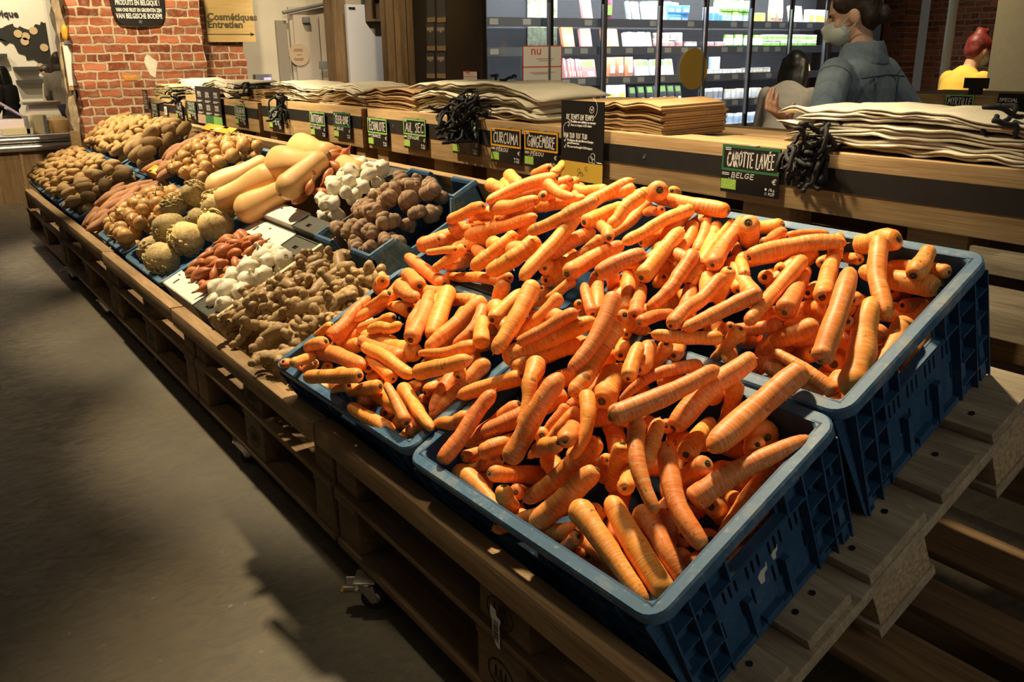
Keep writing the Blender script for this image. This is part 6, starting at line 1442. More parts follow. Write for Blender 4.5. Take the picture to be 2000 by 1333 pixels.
for nm, org, px, fr, lab, kw in (
    ('CAROTTE LAVÉE', 'BELGE', (1412, 281), M_GREEN_D, 'large black price tag reading CAROTTE LAVÉE behind the carrots', {}),
    ('GiNGEMBRE', 'PÉROU', (1024, 253), M_ORANGE, 'black price tag reading GINGEMBRE in an amber frame', {}),
    ('CURCUMA', 'PÉROU', (958, 247), M_ORANGE, 'black price tag reading CURCUMA in an amber frame', {}),
    ('TOPiNAMBOUR', 'BE', (882, 235), M_GREEN_D, 'black price tag reading TOPINAMBOUR half under black cords', {}),
    ('AiL SEC', 'ESPAGNE', (787, 230), M_GREEN_L, 'black price tag reading AIL SEC in a light green frame', {}),
    ('ÉCHALOTE', 'FRANCE', (717, 229), M_GREEN_L, 'black price tag reading ÉCHALOTE in a light green frame', {}),
    ('CÉLERi-RAVE', 'BELGE', (650, 218), M_GREEN_D, 'black price tag reading CÉLERI-RAVE behind the squashes', {}),
    ('BUTTERNUT', 'ESPAGNE', (604, 217), M_GREEN_L, 'black price tag reading BUTTERNUT beside the white bags', {}),
    ('OiGNON', 'BELGE', (523, 207), M_GREEN_D, 'black price tag for yellow onions in a dark green frame', dict(two='JAUNE', price=True)),
    ('OiGNON', 'BELGE', (457, 203), M_GREEN_L, 'small black price tag in a light green frame, right of the triple sign', dict(price=True)),
    ('PATATE', 'BELGE', (365, 197), M_GREEN_D, 'black price tag in a dark green frame just left of the triple sign', dict(two='DOUCE', price=True)),
    ('POM DE', 'BELGE', (340, 197), M_BOARD, 'all black price tag under the yellow mesh bags', dict(two='TERRE', price=True)),
    ('POMME', 'BELGE', (294, 200), M_GREEN_D, 'small black price tag nearest the brick pillar', dict(two='TERRE', price=True))):
    x, z = z2(*px); price_tag(nm, org, x, z, fr, lab, **kw)
x, z = z2(320, 208)
t = thing('label_card', 'tiny white label stuck on the black strip at the far end', 'sticker', (x, .884, z)); obj('card', MB().box((0, 0, -.05), (.06, .002, 0)), M_WHITE, t)
obj('line', MB().box((.02, -.0005, -.04), (.04, 0, -.01)), M_GREY, t)

# ---------------------------------------------------------------- information signs
def small(txt, x, z, size, M, t, mat=M_WHITE): font_text('small_lettering', txt, M @ Matrix.Translation((x, -.0012, z)) @ Matrix.Rotation(R_(90), 4, 'X'), size, mat, t, .92)
def info_sign():
    x0, z1 = z2(1100, 195); x1, z0 = z2(1180, 361)
    M = Matrix.Translation((x0, .878, z0)); W, Hh = x1 - x0, z1 - z0
    t = thing('information_sign', 'tall black sign with a mustard foot reading DE TEMPS EN TEMPS', 'sign', (0, 0, 0))
    at_root(obj('panel', MB().box((x0, .878, z0), (x1, .881, z1)), M_BOARD, None), t)
    at_root(obj('mustard_foot', MB().box((x0, .8772, z0), (x1, .8779, z0 + Hh * .24)), M_MUST, None), t)
    fn = lambda a, b, c: (x0 + a, .8776 - c, z0 + b)
    l = MB(); hand(l, 'DE TEMPS EN TEMPS', W * .13, Hh * .77, W * .64, Hh * .060, fn, .16); hand(l, 'VAN TIJD TOT TIJD', W * .06, Hh * .535, W * .57, Hh * .060, fn, .16)
    at_root(obj('lettering', l, M_WHITE, None), t)
    for s_, a, b in (('Produits non cultivés en europe', .24, .727), ('Avec un impact CO2 élevé', .24, .685), ('Producten die niet binnen Europa', .16, .492), ('geteeld worden', .16, .458), ('Met een verhoogde CO2 impact', .16, .412)): small(s_, W * a, Hh * b, .0088, M, t)
    k = MB()
    for a, b in ((.17, .735), (.17, .693), (.08, .50), (.08, .42)):
        ribbon(k, [(W * a, Hh * b), (W * a + .003, Hh * b - .004), (W * a + .008, Hh * b + .006)], .0016, .0004, fn)
    def circ(cx, cz, r, n_=20, a0=0, a1=6.2832): ribbon(k, [(W * cx + r * math.cos(q), Hh * cz + r * math.sin(q)) for q in np.linspace(a0, a1, n_)], .0011, .0004, fn)
    circ(.73, .90, .0085); ribbon(k, [(W * .73 - .004, Hh * .90 + .003), (W * .73 + .001, Hh * .9 - .003), (W * .73 + .004, Hh * .9 + .004)], .0011, .0004, fn)
    circ(.70, .92, .028, 16, -1.2, 1.2); circ(.16, .64, .018, 12, 1.6, 3.6)
    circ(.77, .33, .0085); circ(.72, .29, .0085); circ(.79, .275, .006)
    for q in range(6): ribbon(k, [(W * .86 + q * .003, Hh * .265), (W * .90 + q * .003, Hh * .255)], .0009, .0004, fn)
    at_root(obj('drawn_symbol', k, M_WHITE, None), t)
    k = MB(); circ(.62, .17, .005, 10); circ(.45, .13, .006, 10); circ(.52, .09, .005, 10); ribbon(k, [(W * .4, Hh * .05), (W * .5, Hh * .12), (W * .58, Hh * .08)], .001, .0004, fn)
    o = obj('fruit_drawing', k, M_WOOD_D, None); at_root(o, t)
    o.location = (0, -.0006, 0)
info_sign()
def triple():
    xa, zt = z2(382, 168); xb, zb = z2(438, 248)
    t = thing('triple_information_sign', 'black three column information sign with photo, dark green and light green feet', 'sign', (0, 0, 0))
    W = (xb - xa) / 3; H_ = zt - zb
    pho = plain('speckled_photo_print', (.42, .30, .2), .5, vary=.6, scale=160)
    M_ = (pho, M_GREEN_D, M_GREEN_L)
    for k, ttl in enumerate((('MEESTAL', 'ON'), ('LOCAL', 'BON'), ('VERRE', 'VAN'))):
        x = xa + k * W
        c = obj('column', MB().box((x, .878, zb), (x + W - .001, .881, zt)), M_BOARD, None); at_root(c, t)
        at_root(obj('coloured_foot', MB().box((x, .8772, zb), (x + W - .001, .8779, zb + H_ * .24)), M_[k], None), t)
        fn = lambda a, b, c_: (x + a, .8776 - c_, zb + b)
        l = MB()
        for z_, s_ in ((.80, ttl[0]), (.72, ttl[1]), (.46, ttl[0]), (.38, ttl[1])): hand(l, s_, W * .25, H_ * z_, W * .45, H_ * .06, fn, .2)
        for z_ in (.62, .59, .30, .27): l.box((x + W * .15, .8774, zb + H_ * z_), (x + W * (.6 if z_ in (.59, .27) else .8), .8778, zb + H_ * (z_ + .012)))
        at_root(obj('lettering', l, M_WHITE, None), t)
triple()
xa, zt = z2(279, 175); xb, zb = z2(294, 221)
t = thing('narrow_information_sign', 'narrow black sign with white lines at the far end in front of the brickwork', 'sign', (0, 0, 0))
at_root(obj('panel', MB().box((xa, .878, zb), (xb, .881, zt)), M_BOARD, None), t)
l = MB()
for q in range(9): l.box((xa + .02, .8772, zt - .02 - q * .013), (xa + (.10 if q % 3 else .07), .8779, zt - .014 - q * .013))
at_root(obj('lettering', l, M_WHITE, None), t)

# slate sign on the pillar
def slate():
    X_ = -6.27; a, b = at_x(212, 0, X_), at_x(331, 48, X_)
    y0, y1, zb = a.y, b.y, b.z; W = y1 - y0
    t = thing('slate_sign', 'black slate sign with rounded foot on the pillar reading VAN BELGISCHE BODEM', 'sign', (0, 0, 0))
    out = [(0, .42)] + [(W * (.03 + .16 * (1 - math.cos(q))), .15 * (1 - math.sin(q)) ** 1.0) for q in np.linspace(0.05, 1.5, 8)] + [(W * .5, -.012)] + [(W * (.97 - .16 * (1 - math.cos(q))), .15 * (1 - math.sin(q))) for q in np.linspace(1.5, .05, 8)] + [(W, .42)]
    at_root(obj('slate', MB().loft([[(X_, y0 + p, zb + q) for p, q in out], [(X_ - .02, y0 + p, zb + q) for p, q in out]]), M_BOARD, None), t)
    Mt = Matrix(((0, 0, 1, X_ + .0015), (1, 0, 0, 0), (0, 1, 0, 0), (0, 0, 0, 1)))
    for s_, px, py, w, sz in (('NOS LÉGUMES SONT', 272, -14, 92, .045), ('PRODUITS EN BELGIQUE !', 269, 10, 98, .047), ('VAN ONS FRUIT EN GROENTEN ZIJN', 272, 23, 96, .034), ('VAN BELGISCHE BODEM!', 273, 36, 96, .047)):
        p = at_x(px, py, X_); lw = at_x(px + w / 2, py, X_).y - at_x(px - w / 2, py, X_).y
        o = font_text('lettering', s_, Mt @ Matrix.Translation((p.y, p.z, 0)), sz, M_WHITE, t, 1.0, 'CENTER', .0010)
        est = len(s_) * sz * .60
        o.matrix_basis = Mt @ Matrix.Translation((p.y, p.z, 0)) @ Matrix.Diagonal((lw / est, 1, 1, 1))
    p = at_x(275, 43, X_)
    at_root(obj('bolt', MB().lathe([(0, .004), (.012, .003), (.014, 0), (0, -.001)], 12, Matrix.Translation((X_, p.y, p.z)) @ Matrix.Rotation(R_(90), 4, 'Y')), M_STEEL, None), t)
slate()
# direction board
def direction():
    X_ = -7.2; a, b = at_x(399, 2, X_), at_x(500, 82, X_)
    t = thing('direction_board', 'yellowish wooden board reading Cosmétiques Entretien with an arrow', 'sign', (0, 0, 0))
    at_root(obj('panel', MB().box((X_ - .03, a.y, b.z), (X_, b.y, 1.62)), wood('ochre_plywood', (.52, .35, .13), (.60, .42, .17), grain=(30, 3, 30), dirt=.1), None), t)
    Mt = Matrix(((0, 0, 1, X_ + .0015), (1, 0, 0, 0), (0, 1, 0, 0), (0, 0, 0, 1)))
    ink = plain('dark_sign_ink', (.10, .075, .03), .7)
    for s_, px, py in (('Cosmétiques', 405, 39), ('Entretien', 406, 54)):
        p = at_x(px, py, X_); font_text('lettering', s_, Mt @ Matrix.Translation((p.y, p.z, 0)), .078, ink, t, 1.02, 'LEFT', .003)
    p, q = at_x(403, 67, X_), at_x(496, 67, X_)
    at_root(obj('arrow', MB().box((X_ + .0006, p.y, p.z - .004), (X_ + .0012, q.y, p.z + .004)).add([(X_ + .0012, q.y - .03, p.z + .018), (X_ + .0012, q.y + .004, p.z), (X_ + .0012, q.y - .03, p.z - .018)], [(0, 1, 2)]), ink, None), t)
direction()
# clipboard and yellow tag on the side of the pillar
t = thing('clipboard', 'clipboard with a white sheet hanging on the left side of the pillar', 'clipboard', (0, 0, 0))
p, q = at_x(130, 82, -6.38), at_x(152, 176, -6.38)
bd = MB().loft([[(-6.38, .50 - .10, 1.19), (-6.36, .535 - .10, 1.19), (-6.36, .57 - .10, .80), (-6.38, .50 - .10, .80)], [(-6.40, .50 - .10, 1.19), (-6.40, .54 - .10, 1.19), (-6.40, .57 - .10, .80), (-6.40, .50 - .10, .80)]])
at_root(obj('board', MB().box((-6.40, p.y - .03, q.z), (-6.385, p.y + .07, p.z)), M_WOOD_L, None), t)
at_root(obj('paper', MB().box((-6.384, p.y - .028, q.z + .03), (-6.382, p.y + .045, p.z - .02)), M_WHITE, None), t)
at_root(obj('clip', MB().box((-6.386, p.y - .015, p.z - .015), (-6.372, p.y + .03, p.z + .01)), M_STEEL, None), t)
p = at_x(127, 64, -6.38)
tag(obj('rag', noisy(MB().ell(p, (.02, .025, .055), 10, 8), .004, 30, 2), M_CARD_Y, None, smooth=True), 'yellow rag hanging above the clipboard on the pillar', 'rag')

# ---------------------------------------------------------------- bags on the shelf
def m_cloth(name, c1, c2):
    m, n, b = nt(name)
    v = tex(n, seed=True); a = nz(n, v, 12, 5, .6); f = nz(n, tex(n, scale=(1, 1, 1)), 900, 2)
    col = mixc(n, ramp(n, a, [(.3, 0.), (.7, 1.)]), c1, c2); n.links.new(col, b.inputs['Base Color'])
    b.inputs['Roughness'].default_value = .95; b.inputs['Specular IOR Level'].default_value = .1
    bump(n, b, a, .5, .01); return m
M_COTTON = m_cloth('unbleached_cotton', (.60, .54, .40), (.74, .68, .54))
M_CORD = plain('black_cord', (.008, .008, .008), .8)
M_KRAFT = m_cloth('brown_kraft_paper', (.34, .21, .095), (.44, .29, .145))
M_MESH = m_cloth('yellow_mesh_cotton', (.70, .58, .32), (.82, .72, .45))
def cords(t, cx, cy, cz, s, seed, drop=.06, n_=16):
    rg = random.Random(seed); mb = MB()
    for k in range(n_):
        p = Vector((cx + rg.uniform(-.35, .35) * s, cy + rg.uniform(-.02, .05), cz + rg.uniform(-.35, .35) * s)); pts = []
        d = Vector((rg.uniform(-1, 1), rg.uniform(-.6, .3), rg.uniform(-1, .6))).normalized()
        for q in range(14):
            pts.append(p.copy()); d = (d + Vector((rg.uniform(-.9, .9), rg.uniform(-.4, .4), rg.uniform(-.85, .65)))).normalized(); p = p + d * s * .11
            p.x = min(max(p.x, cx - .5 * s), cx + .5 * s); p.z = min(max(p.z, cz - drop), cz + .45 * s)
            p.y = min(p.y, cy + .08) if p.z > YB + .01 else min(p.y, YB - .012)
        mb.tube(pts, .0048, 6)
    return at_root(obj('drawstring', mb, M_CORD, None, smooth=True, sharp=0), t)
def folded(name, mat, cx, cy, z, L, W, th, seed, yaw, wave, label, cat, group, grooves=2, wob=.009):
    """one folded cloth bag: lofted along x, its front edge showing the folds"""
    rg = random.Random(seed); o1 = rg.uniform(0, 90)
    rings = []; nx = 46
    for i in range(nx + 1):
        s_ = i / nx; x = (s_ - .5) * L
        e = min(1, 12 * s_, 12 * (1 - s_)) ** .5
        fy = -W / 2 - .014 * noise.noise(Vector((x * 7, o1, 1))) ; by = W / 2 + .014 * noise.noise(Vector((x * 6, o1, 5)))
        t0 = th * (.35 + .65 * e)
        ring = []
        prof = [(by, .06), (W * .15, .0), (-W * .2, .0), (fy + .03, .02)]
        for g in range(grooves):
            lo, hi = .02 + .96 * g / grooves, .02 + .96 * (g + 1) / grooves
            off = .010 * noise.noise(Vector((x * 5 + g * 9, o1, 2)))
            for q in range(6):
                a_ = -1.45 + 2.9 * q / 5; prof.append((fy + off + .012 - .012 * math.cos(a_), (lo + hi) / 2 + (hi - lo) / 2 * math.sin(a_)))
        prof += [(fy + .03, 1.0), (-W * .2, 1.0 + .10 * noise.noise(Vector((x * 9, o1, 8)))), (W * .1, 1.0 + .10 * noise.noise(Vector((x * 8, o1 + 4, 8)))), (by - .02, .95), (by, .5)]
        for (y, zz) in prof:
            dz = wob * noise.noise(Vector((x * 8, y * 7, o1))) + wob * .8 * noise.noise(Vector((x * 19 + y * 8, y * 16, o1)))
            dy = .006 * noise.noise(Vector((x * 22, zz * 3, o1 + 7)))
            ring.append((x, y + dy, zz * t0 + dz + wave(x, y)))
        rings.append(ring)
    mb = MB().loft(rings)
    t = obj(name, mb, mat, None, smooth=True, sharp=0)
    t.matrix_world = Matrix.Translation((cx, cy, z)) @ Matrix.Rotation(yaw, 4, 'Z')
    return tag(t, label, cat, group)
def cotton_stack(x0, x1, cy, zb, n_, label, grp, seed, th=.0155, W=.27, wave_a=.008):
    rg = random.Random(seed); out = []
    for k in range(n_):
        c = (x0 + x1) / 2 + rg.uniform(-.02, .02); L = (x1 - x0) * rg.uniform(.90, 1.02); ph = seed
        wave = lambda x, y: wave_a * math.sin(x * 7 + ph) + wave_a * .7 * math.sin(x * 13 + ph * 2 + k * .4)
        yw = rg.uniform(-.05, .05)
        lab = label if k < n_ - 1 else label.replace('folded', 'topmost folded').replace(' in the stack', ' on the stack')
        o = folded('cotton_bag', M_COTTON, c, cy + rg.uniform(-.015, .012), zb + k * th * .93, L, W * rg.uniform(.92, 1.05), th, seed * 31 + k, yw, wave, lab, 'cloth bag', grp)
        out.append(o)
    return out
bags = cotton_stack(-.61, .06, 1.03, .8985, 6, 'folded cream cotton bag in the stack above the right end of the carrots', 'cotton bags at the right', 3, th=.0138, W=.21)
bags2 = cotton_stack(-2.30, -1.48, 1.065, .8975, 6, 'folded cream cotton bag in the stack above the ginger and artichoke tags', 'cotton bags above the ginger tag', 8, th=.0175, wave_a=.011)
bags3 = cotton_stack(-3.70, -2.66, 1.075, .8955, 5, 'folded cream cotton bag in the stack above the squashes', 'cotton bags above the squashes', 5, th=.016, wave_a=.010)
bags4 = cotton_stack(-5.28, -4.22, 1.065, .877, 5, 'folded cream cotton bag in the stack above the triple sign', 'cotton bags above the triple sign', 12, th=.017, wave_a=.014)
p = at_y(1560, 275, .915); cords(bags[3], p.x + .052, .915, p.z, .09, 4, .085, 34); p = at_y(1990, 275, .97); cords(bags[4], p.x, .97, .955, .09, 6, .03, 16)
p = at_y(915, 215, .90); cords(bags2[2], p.x, .90, p.z, .15, 9, .09, 34)
p = at_y(975, 160, 1.08); cords(bags2[5], p.x, 1.06, p.z - .01, .07, 2, .02, 8)
p = at_y(556, 200, .91); cords(bags3[1], p.x + .03, .91, p.z, .10, 14, .09, 14)
p = at_y(487, 178, .95); cords(bags4[1], p.x, .95, p.z, .09, 15, .03, 10); p = at_y(358, 185, .93); cords(bags4[0], p.x, .93, p.z - .01, .09, 16, .04, 10)
for k in range(7):
    folded('mesh_bag', M_MESH, -5.72 + rnd.uniform(-.015, .015), 1.05, .826 + k * .0135, .46 - .03 * (k > 4), .24, .0138, 300 + k, rnd.uniform(-.03, .03), lambda x, y: 0, 'folded yellow mesh bag in the neat stack beside the brick pillar', 'mesh bag', 'mesh bags by the pillar', 3, .003)
def paper_stack(x0, x1, cy, zb, n_, label, grp, seed, th=.0052, rise=.02, W=.28, fold=.55):
    rg = random.Random(seed)
    for k in range(n_):
        L = x1 - x0; mb = MB(); rings = []; sh = rg.uniform(-.006, .006); o1 = rg.uniform(0, 50)
        for i in range(37):
            s_ = i / 36; x = s_ * L
            f_ = max(0, (s_ - fold) / (1 - fold)); b_ = math.exp(-((s_ - fold) / .06) ** 2)
            z = rise * (.35 * math.sin(s_ * 3.0 + 1) + .6 * b_ * (k / n_) + f_ * (.9 + .5 * math.sin(f_ * 4)) * (.3 + k / n_)) + .0015 * noise.noise(Vector((x * 20, o1, 1)))
            y0 = -W / 2 + sh + .004 * noise.noise(Vector((x * 8, o1, 3))) - .012 * f_; y1 = W / 2 + sh
            t_ = th * (.82 if s_ < fold else .95)
            rings.append([(x, y0, z), (x, y1, z + .004), (x, y1, z + t_ + .004), (x, y0 + .002, z + t_), (x, y0 - .0006, z + t_ * .5)])
        o = obj('paper_bag', mb.loft(rings), M_KRAFT, None, smooth=True, sharp=35)
        o.matrix_world = Matrix.Translation((x0 + rg.uniform(-.006, .006), cy, zb + k * th)) @ Matrix.Rotation(rg.uniform(-.012, .012), 4, 'Z')
        tag(o, label, 'paper bag', grp)
paper_stack(-1.37, -.965, 1.03, .890, 13, 'brown kraft paper bag in the pile right of the tall information sign', 'paper bags right of the tall sign', 4, rise=.022, W=.21)
paper_stack(-3.02, -2.26, 1.10, .888, 12, 'brown kraft paper bag in the pile between two stacks of cotton bags', 'paper bags above the shallot tag', 6, rise=.030)
paper_stack(-4.22, -3.80, 1.09, .868, 9, 'brown kraft paper bag in the pile above the onion tags', 'paper bags above the onions', 9, rise=.024)
# printed mark on the nearest paper bag

# ---------------------------------------------------------------- refrigerated cabinet
def m_glass():
    m = bpy.data.materials.new('door_glass'); m.use_nodes = True; n = m.node_tree; n.nodes.clear()
    o = N(n, 'ShaderNodeOutputMaterial'); mx = N(n, 'ShaderNodeMixShader'); tr = N(n, 'ShaderNodeBsdfTransparent'); gl = N(n, 'ShaderNodeBsdfGlossy')
    tr.inputs[0].default_value = (.93, .95, .95, 1); gl.inputs['Roughness'].default_value = .03; mx.inputs[0].default_value = .06
    n.links.new(tr.outputs[0], mx.inputs[1]); n.links.new(gl.outputs[0], mx.inputs[2]); n.links.new(mx.outputs[0], o.inputs[0]); return m
M_GLASS = m_glass()
M_GLOSSB = plain('glossy_black_panel', (.010, .009, .008), .24, spec=.3)
M_SHELF = plain('slate_grey_shelf_edge', (.26, .28, .35), .4)
M_DARKIN = plain('dark_cabinet_lining', (.045, .045, .05), .6)
M_PAPERW = plain('white_label_paper', (.82, .82, .82), .6)
FX = -5.0; FY0, FY1 = 3.03, 7.75
SH = [(1.322, 'top'), (1.110, 'second'), (.875, 'third'), (.645, 'fourth'), (.42, 'fifth')]
fr = thing('refrigerated_cabinet', 'long glass-doored refrigerated cabinet with lit shelves of packed food', 'fridge', (0, 0, 0))
at_root(obj('end_panel', MB().box((FX - 1.0, FY0 - .03, 0), (FX + .02, FY0, 2.2)), M_GLOSSB, None), fr)
at_root(obj('end_panel', MB().box((FX - 1.0, FY1, 0), (FX + .02, FY1 + .04, 2.2)), M_GLOSSB, None), fr)
at_root(obj('back_lining', MB().box((FX - .80, FY0, 0), (FX - .78, FY1, 2.2)), M_DARKIN, None), fr)
at_root(obj('plinth', MB().box((FX - .78, FY0, 0), (FX, FY1, .22)), M_MATT if False else M_BLACK, None), fr)
at_root(obj('canopy', MB().box((FX - .8, FY0, 1.72), (FX + .04, FY1, 2.2)), M_BLACK, None), fr)
M_LED = emit('cold_white_led', (.92, .96, 1.0), 9.0)
for z, nm in SH:
    s_ = obj('shelf', MB().box((FX - .72, FY0, z - .004), (FX - .16, FY1, z + .010)), M_SHELF, None); at_root(s_, fr)
    at_root(obj('price_rail', MB().box((FX - .16, FY0, z - .036), (FX - .145, FY1, z + .030)), M_SHELF, None), s_)
    at_root(obj('led_strip', MB().box((FX - .19, FY0, z - .013), (FX - .165, FY1, z - .0045)), M_LED, None), s_)
    y = FY0 + .14; 
    while y < FY1 - .2:
        if rnd.random() < .8: at_root(obj('shelf_label', MB().box((FX - .1448, y, z - .022), (FX - .1435, y + .075, z + .018)), M_PAPERW, None), s_)
        y += rnd.choice((.16, .2, .24, .3))
at_root(obj('led_strip', MB().box((FX - .19, FY0, 1.70), (FX - .14, FY1, 1.712)), M_LED, None), fr)
dy = [945, 1075, 1180, 1288, 1377, 1465, 1543, 1612]
ys = [at_x(p_, 80, FX).y for p_ in dy] + [6.98, 7.55]
for k in range(len(ys) - 1):
    a, b = ys[k] + .004, ys[k + 1] - .004
    d = obj('glass_door', MB().box((FX - .006, a + .012, .26), (FX, b - .012, 1.70)), M_GLASS, None); at_root(d, fr)
    dark = M_GLOSSB if k in (1, 3, 5) else M_STEEL
    f2 = MB(); ring_plate(f2, a, .24, b, 1.72, .022, 0, 1)
    f2.v = [(FX - .012 + .016 * v[1], v[0], v[2]) for v in f2.v]
    at_root(obj('door_frame', f2, plain('grey_door_frame', (.16, .16, .165), .35, metal=.6) if k not in (1, 3, 5) else M_GLOSSB, None), d)
    at_root(obj('door_handle', MB().box((FX + .006, b - .028, .55), (FX + .026, b - .012, 1.45)), plain('brushed_handle', (.35, .35, .36), .35, metal=.8), None), d)
# packed food
PACK = {c: plain('pack_' + c, v, .45, rv=.12) for c, v in dict(white=(.80, .80, .80), pink=(.62, .30, .28), salmon=(.75, .30, .15), green=(.22, .45, .08), blue=(.10, .32, .62), cream=(.72, .62, .45), grey=(.35, .35, .36), black=(.03, .03, .032), kraft=(.55, .38, .24), yellow=(.8, .66, .15), sky=(.45, .62, .8), plum=(.16, .03, .06)).items()}
def pack(kind, x, y, z, w, d, h, body, lab, label, cat, grp):
    if kind == 'can':
        t = obj('drink_can' if cat == 'can' else 'tub', MB().lathe([(w * .42, 0), (w * .5, h * .06), (w * .5, h * .92), (w * .42, h), (0, h)], 14), PACK[body], None, smooth=True)
        t.location = (x, y, z); c = obj('wrap_label', MB().lathe([(w * .505, h * .25), (w * .505, h * .75)], 14, cap=False), PACK[lab], t, smooth=True)
        return tag(t, label, cat, grp)
    if kind == 'tray':      # leaning transparent-topped tray pack
        t = obj('tray_pack', MB().box((-d / 2, -w / 2, 0), (d / 2, w / 2, h)), PACK[body], None, bev=min(d * .3, .012))
        t.matrix_world = Matrix.Translation((x, y, z)) @ Matrix.Rotation(R_(-14), 4, 'Y') @ Matrix.Rotation(rnd.uniform(-.1, .1), 4, 'Z')
        obj('pack_label', MB().box((d / 2, -w * .36, h * .62), (d / 2 + .002, w * .36, h * .92)), PACK[lab], t)
        obj('pack_label', MB().box((d / 2, -w * .1, h * .12), (d / 2 + .002, w * .34, h * .36)), PACK['white'], t)
        return tag(t, label, cat, grp)
    if kind == 'bag':
        rings = [[(d * .5 * q * math.cos(a), w * .5 * q2 * math.sin(a), h * s_) for a in np.linspace(0, 2 * math.pi, 12, endpoint=False)] for s_, q, q2 in ((0, .7, .8), (.1, 1, .95), (.5, 1, 1), (.8, .7, .97), (.95, .2, .95), (1, .1, .95))]
        t = obj('food_bag', MB().loft(rings), PACK[body], None, smooth=True); t.location = (x, y, z)
        obj('pack_label', MB().box((d * .48, -w * .25, h * .25), (d * .5 + .003, w * .25, h * .6)), PACK[lab], t); return tag(t, label, cat, grp)
    t = obj('carton', MB().box((-d / 2, -w / 2, 0), (d / 2, w / 2, h)), PACK[body], None, bev=.003); t.location = (x, y, z)
    obj('pack_label', MB().box((d / 2, -w * .4, h * .2), (d / 2 + .0015, w * .4, h * .62)), PACK[lab], t)
    return tag(t, label, cat, grp)
def ypx(p_): return at_x(p_, 80, FX - .2).y
def row(z, p0, p1, kind, w, d, h, body, lab, label, cat, gap=.012, stack=1, prob=1.0):
    y0, y1 = ypx(p0), ypx(p1); k = 0; y = y0 + w / 2
    while y + w / 2 <= y1 + .03:
        if rnd.random() < prob:
            for s_ in range(stack): pack(kind, FX - .27 + rnd.uniform(-.02, .01), y, z + .011 + s_ * (h * 1.18 + .002), w, d, h * 1.18 * rnd.uniform(.95, 1.0), body, lab, label, cat, label)
        y += w + gap
T_, S2, S3, S4, S5 = [s_[0] for s_ in SH]
row(T_, 1148, 1176, 'tray', .10, .03, .19, 'pink', 'white', 'meat pack standing at the top shelf behind the second door', 'food pack')
row(T_, 1188, 1212, 'bag', .11, .05, .19, 'plum', 'green', 'dark plum bag with a green label on the top fridge shelf', 'food pack')
row(T_, 1238, 1262, 'tray', .04, .03, .15, 'grey', 'white', 'grey pack standing edge on in the top fridge shelf row', 'food pack', .004)
row(T_, 1264, 1345, 'tray', .085, .04, .15, 'white', 'pink', 'white and pink pack on the top fridge shelf', 'food pack', .004)
row(T_, 1310, 1352, 'carton', .08, .06, .06, 'blue', 'sky', 'blue carton on the top shelf beside the dark door frame', 'carton', .006, 2)
row(T_, 1385, 1404, 'carton', .07, .06, .12, 'sky', 'blue', 'tall light blue carton on the top fridge shelf', 'carton')
row(T_, 1405, 1424, 'can', .075, .075, .085, 'white', 'blue', 'white and lilac tub on the top fridge shelf', 'tub', .004)
row(T_, 1405, 1470, 'can', .07, .07, .085, 'green', 'sky', 'green drink can on the top fridge shelf', 'can', .003, 2)
row(T_, 1472, 1506, 'can', .07, .07, .085, 'green', 'yellow', 'lime green can on the top shelf right of the pale frame', 'can', .003)
row(T_, 1510, 1548, 'bag', .10, .05, .19, 'kraft', 'white', 'kraft coloured stand-up bag on the top fridge shelf', 'food pack', .006)
row(T_, 1550, 1580, 'tray', .11, .03, .15, 'cream', 'white', 'cream pack on the top fridge shelf near the woman', 'food pack', .006)
row(T_, 1582, 1640, 'carton', .09, .06, .12, 'white', 'yellow', 'white carton beside the woman in denim on the top shelf', 'carton', .006)
row(S2, 948, 976, 'tray', .16, .03, .165, 'pink', 'green', 'pink cold cuts pack at the left end of the second shelf', 'food pack')
row(S2, 1112, 1142, 'tray', .12, .04, .155, 'salmon', 'green', 'smoked sausage pack with a green header on the second shelf', 'food pack')
row(S2, 1146, 1178, 'tray', .11, .04, .14, 'pink', 'green', 'smaller meat pack with a green header on the second shelf', 'food pack')
row(S2, 1190, 1226, 'tray', .17, .05, .145, 'salmon', 'cream', 'large orange pack on the second shelf', 'food pack')
row(S2, 1230, 1288, 'tray', .05, .04, .12, 'white', 'grey', 'white pack standing on the second fridge shelf', 'food pack', .003)
row(S2, 1290, 1345, 'can', .075, .075, .055, 'white', 'pink', 'white tub stacked on the second fridge shelf', 'tub', .006, 2)
row(S2, 1348, 1370, 'can', .07, .07, .05, 'pink', 'white', 'pink tub on the second shelf by the dark frame', 'tub', .004)
row(S2, 1384, 1424, 'can', .07, .07, .05, 'grey', 'pink', 'grey tub on the second fridge shelf', 'tub', .004)
row(S2, 1426, 1498, 'can', .058, .058, .10, 'green', 'white', 'green bottle on the second fridge shelf', 'bottle', .006)
row(S2, 1500, 1600, 'can', .062, .062, .05, 'white', 'green', 'small white and green tub on the second shelf', 'tub', .003, 2)
row(S3, 948, 974, 'tray', .15, .03, .165, 'pink', 'green', 'pink cold cuts pack at the left end of the third shelf', 'food pack')
row(S3, 1114, 1146, 'tray', .026, .05, .145, 'pink', 'grey', 'thin cold cuts pack standing edge on in the third shelf row', 'food pack', .003)
row(S3, 1150, 1184, 'tray', .15, .03, .14, 'pink', 'green', 'meat pack with a green square label on the third shelf', 'food pack')
row(S3, 1195, 1250, 'bag', .10, .05, .15, 'salmon', 'white', 'orange carrot bag on the third fridge shelf', 'food pack', .008)
row(S3, 1252, 1330, 'tray', .09, .04, .13, 'white', 'green', 'white pack on the third fridge shelf', 'food pack', .004)
row(S3, 1400, 1425, 'carton', .12, .03, .14, 'sky', 'white', 'pale blue leaflet pack on the third shelf', 'food pack', .006)
row(S3, 1385, 1460, 'can', .06, .06, .045, 'cream', 'white', 'cream tub on the third fridge shelf', 'tub', .004)
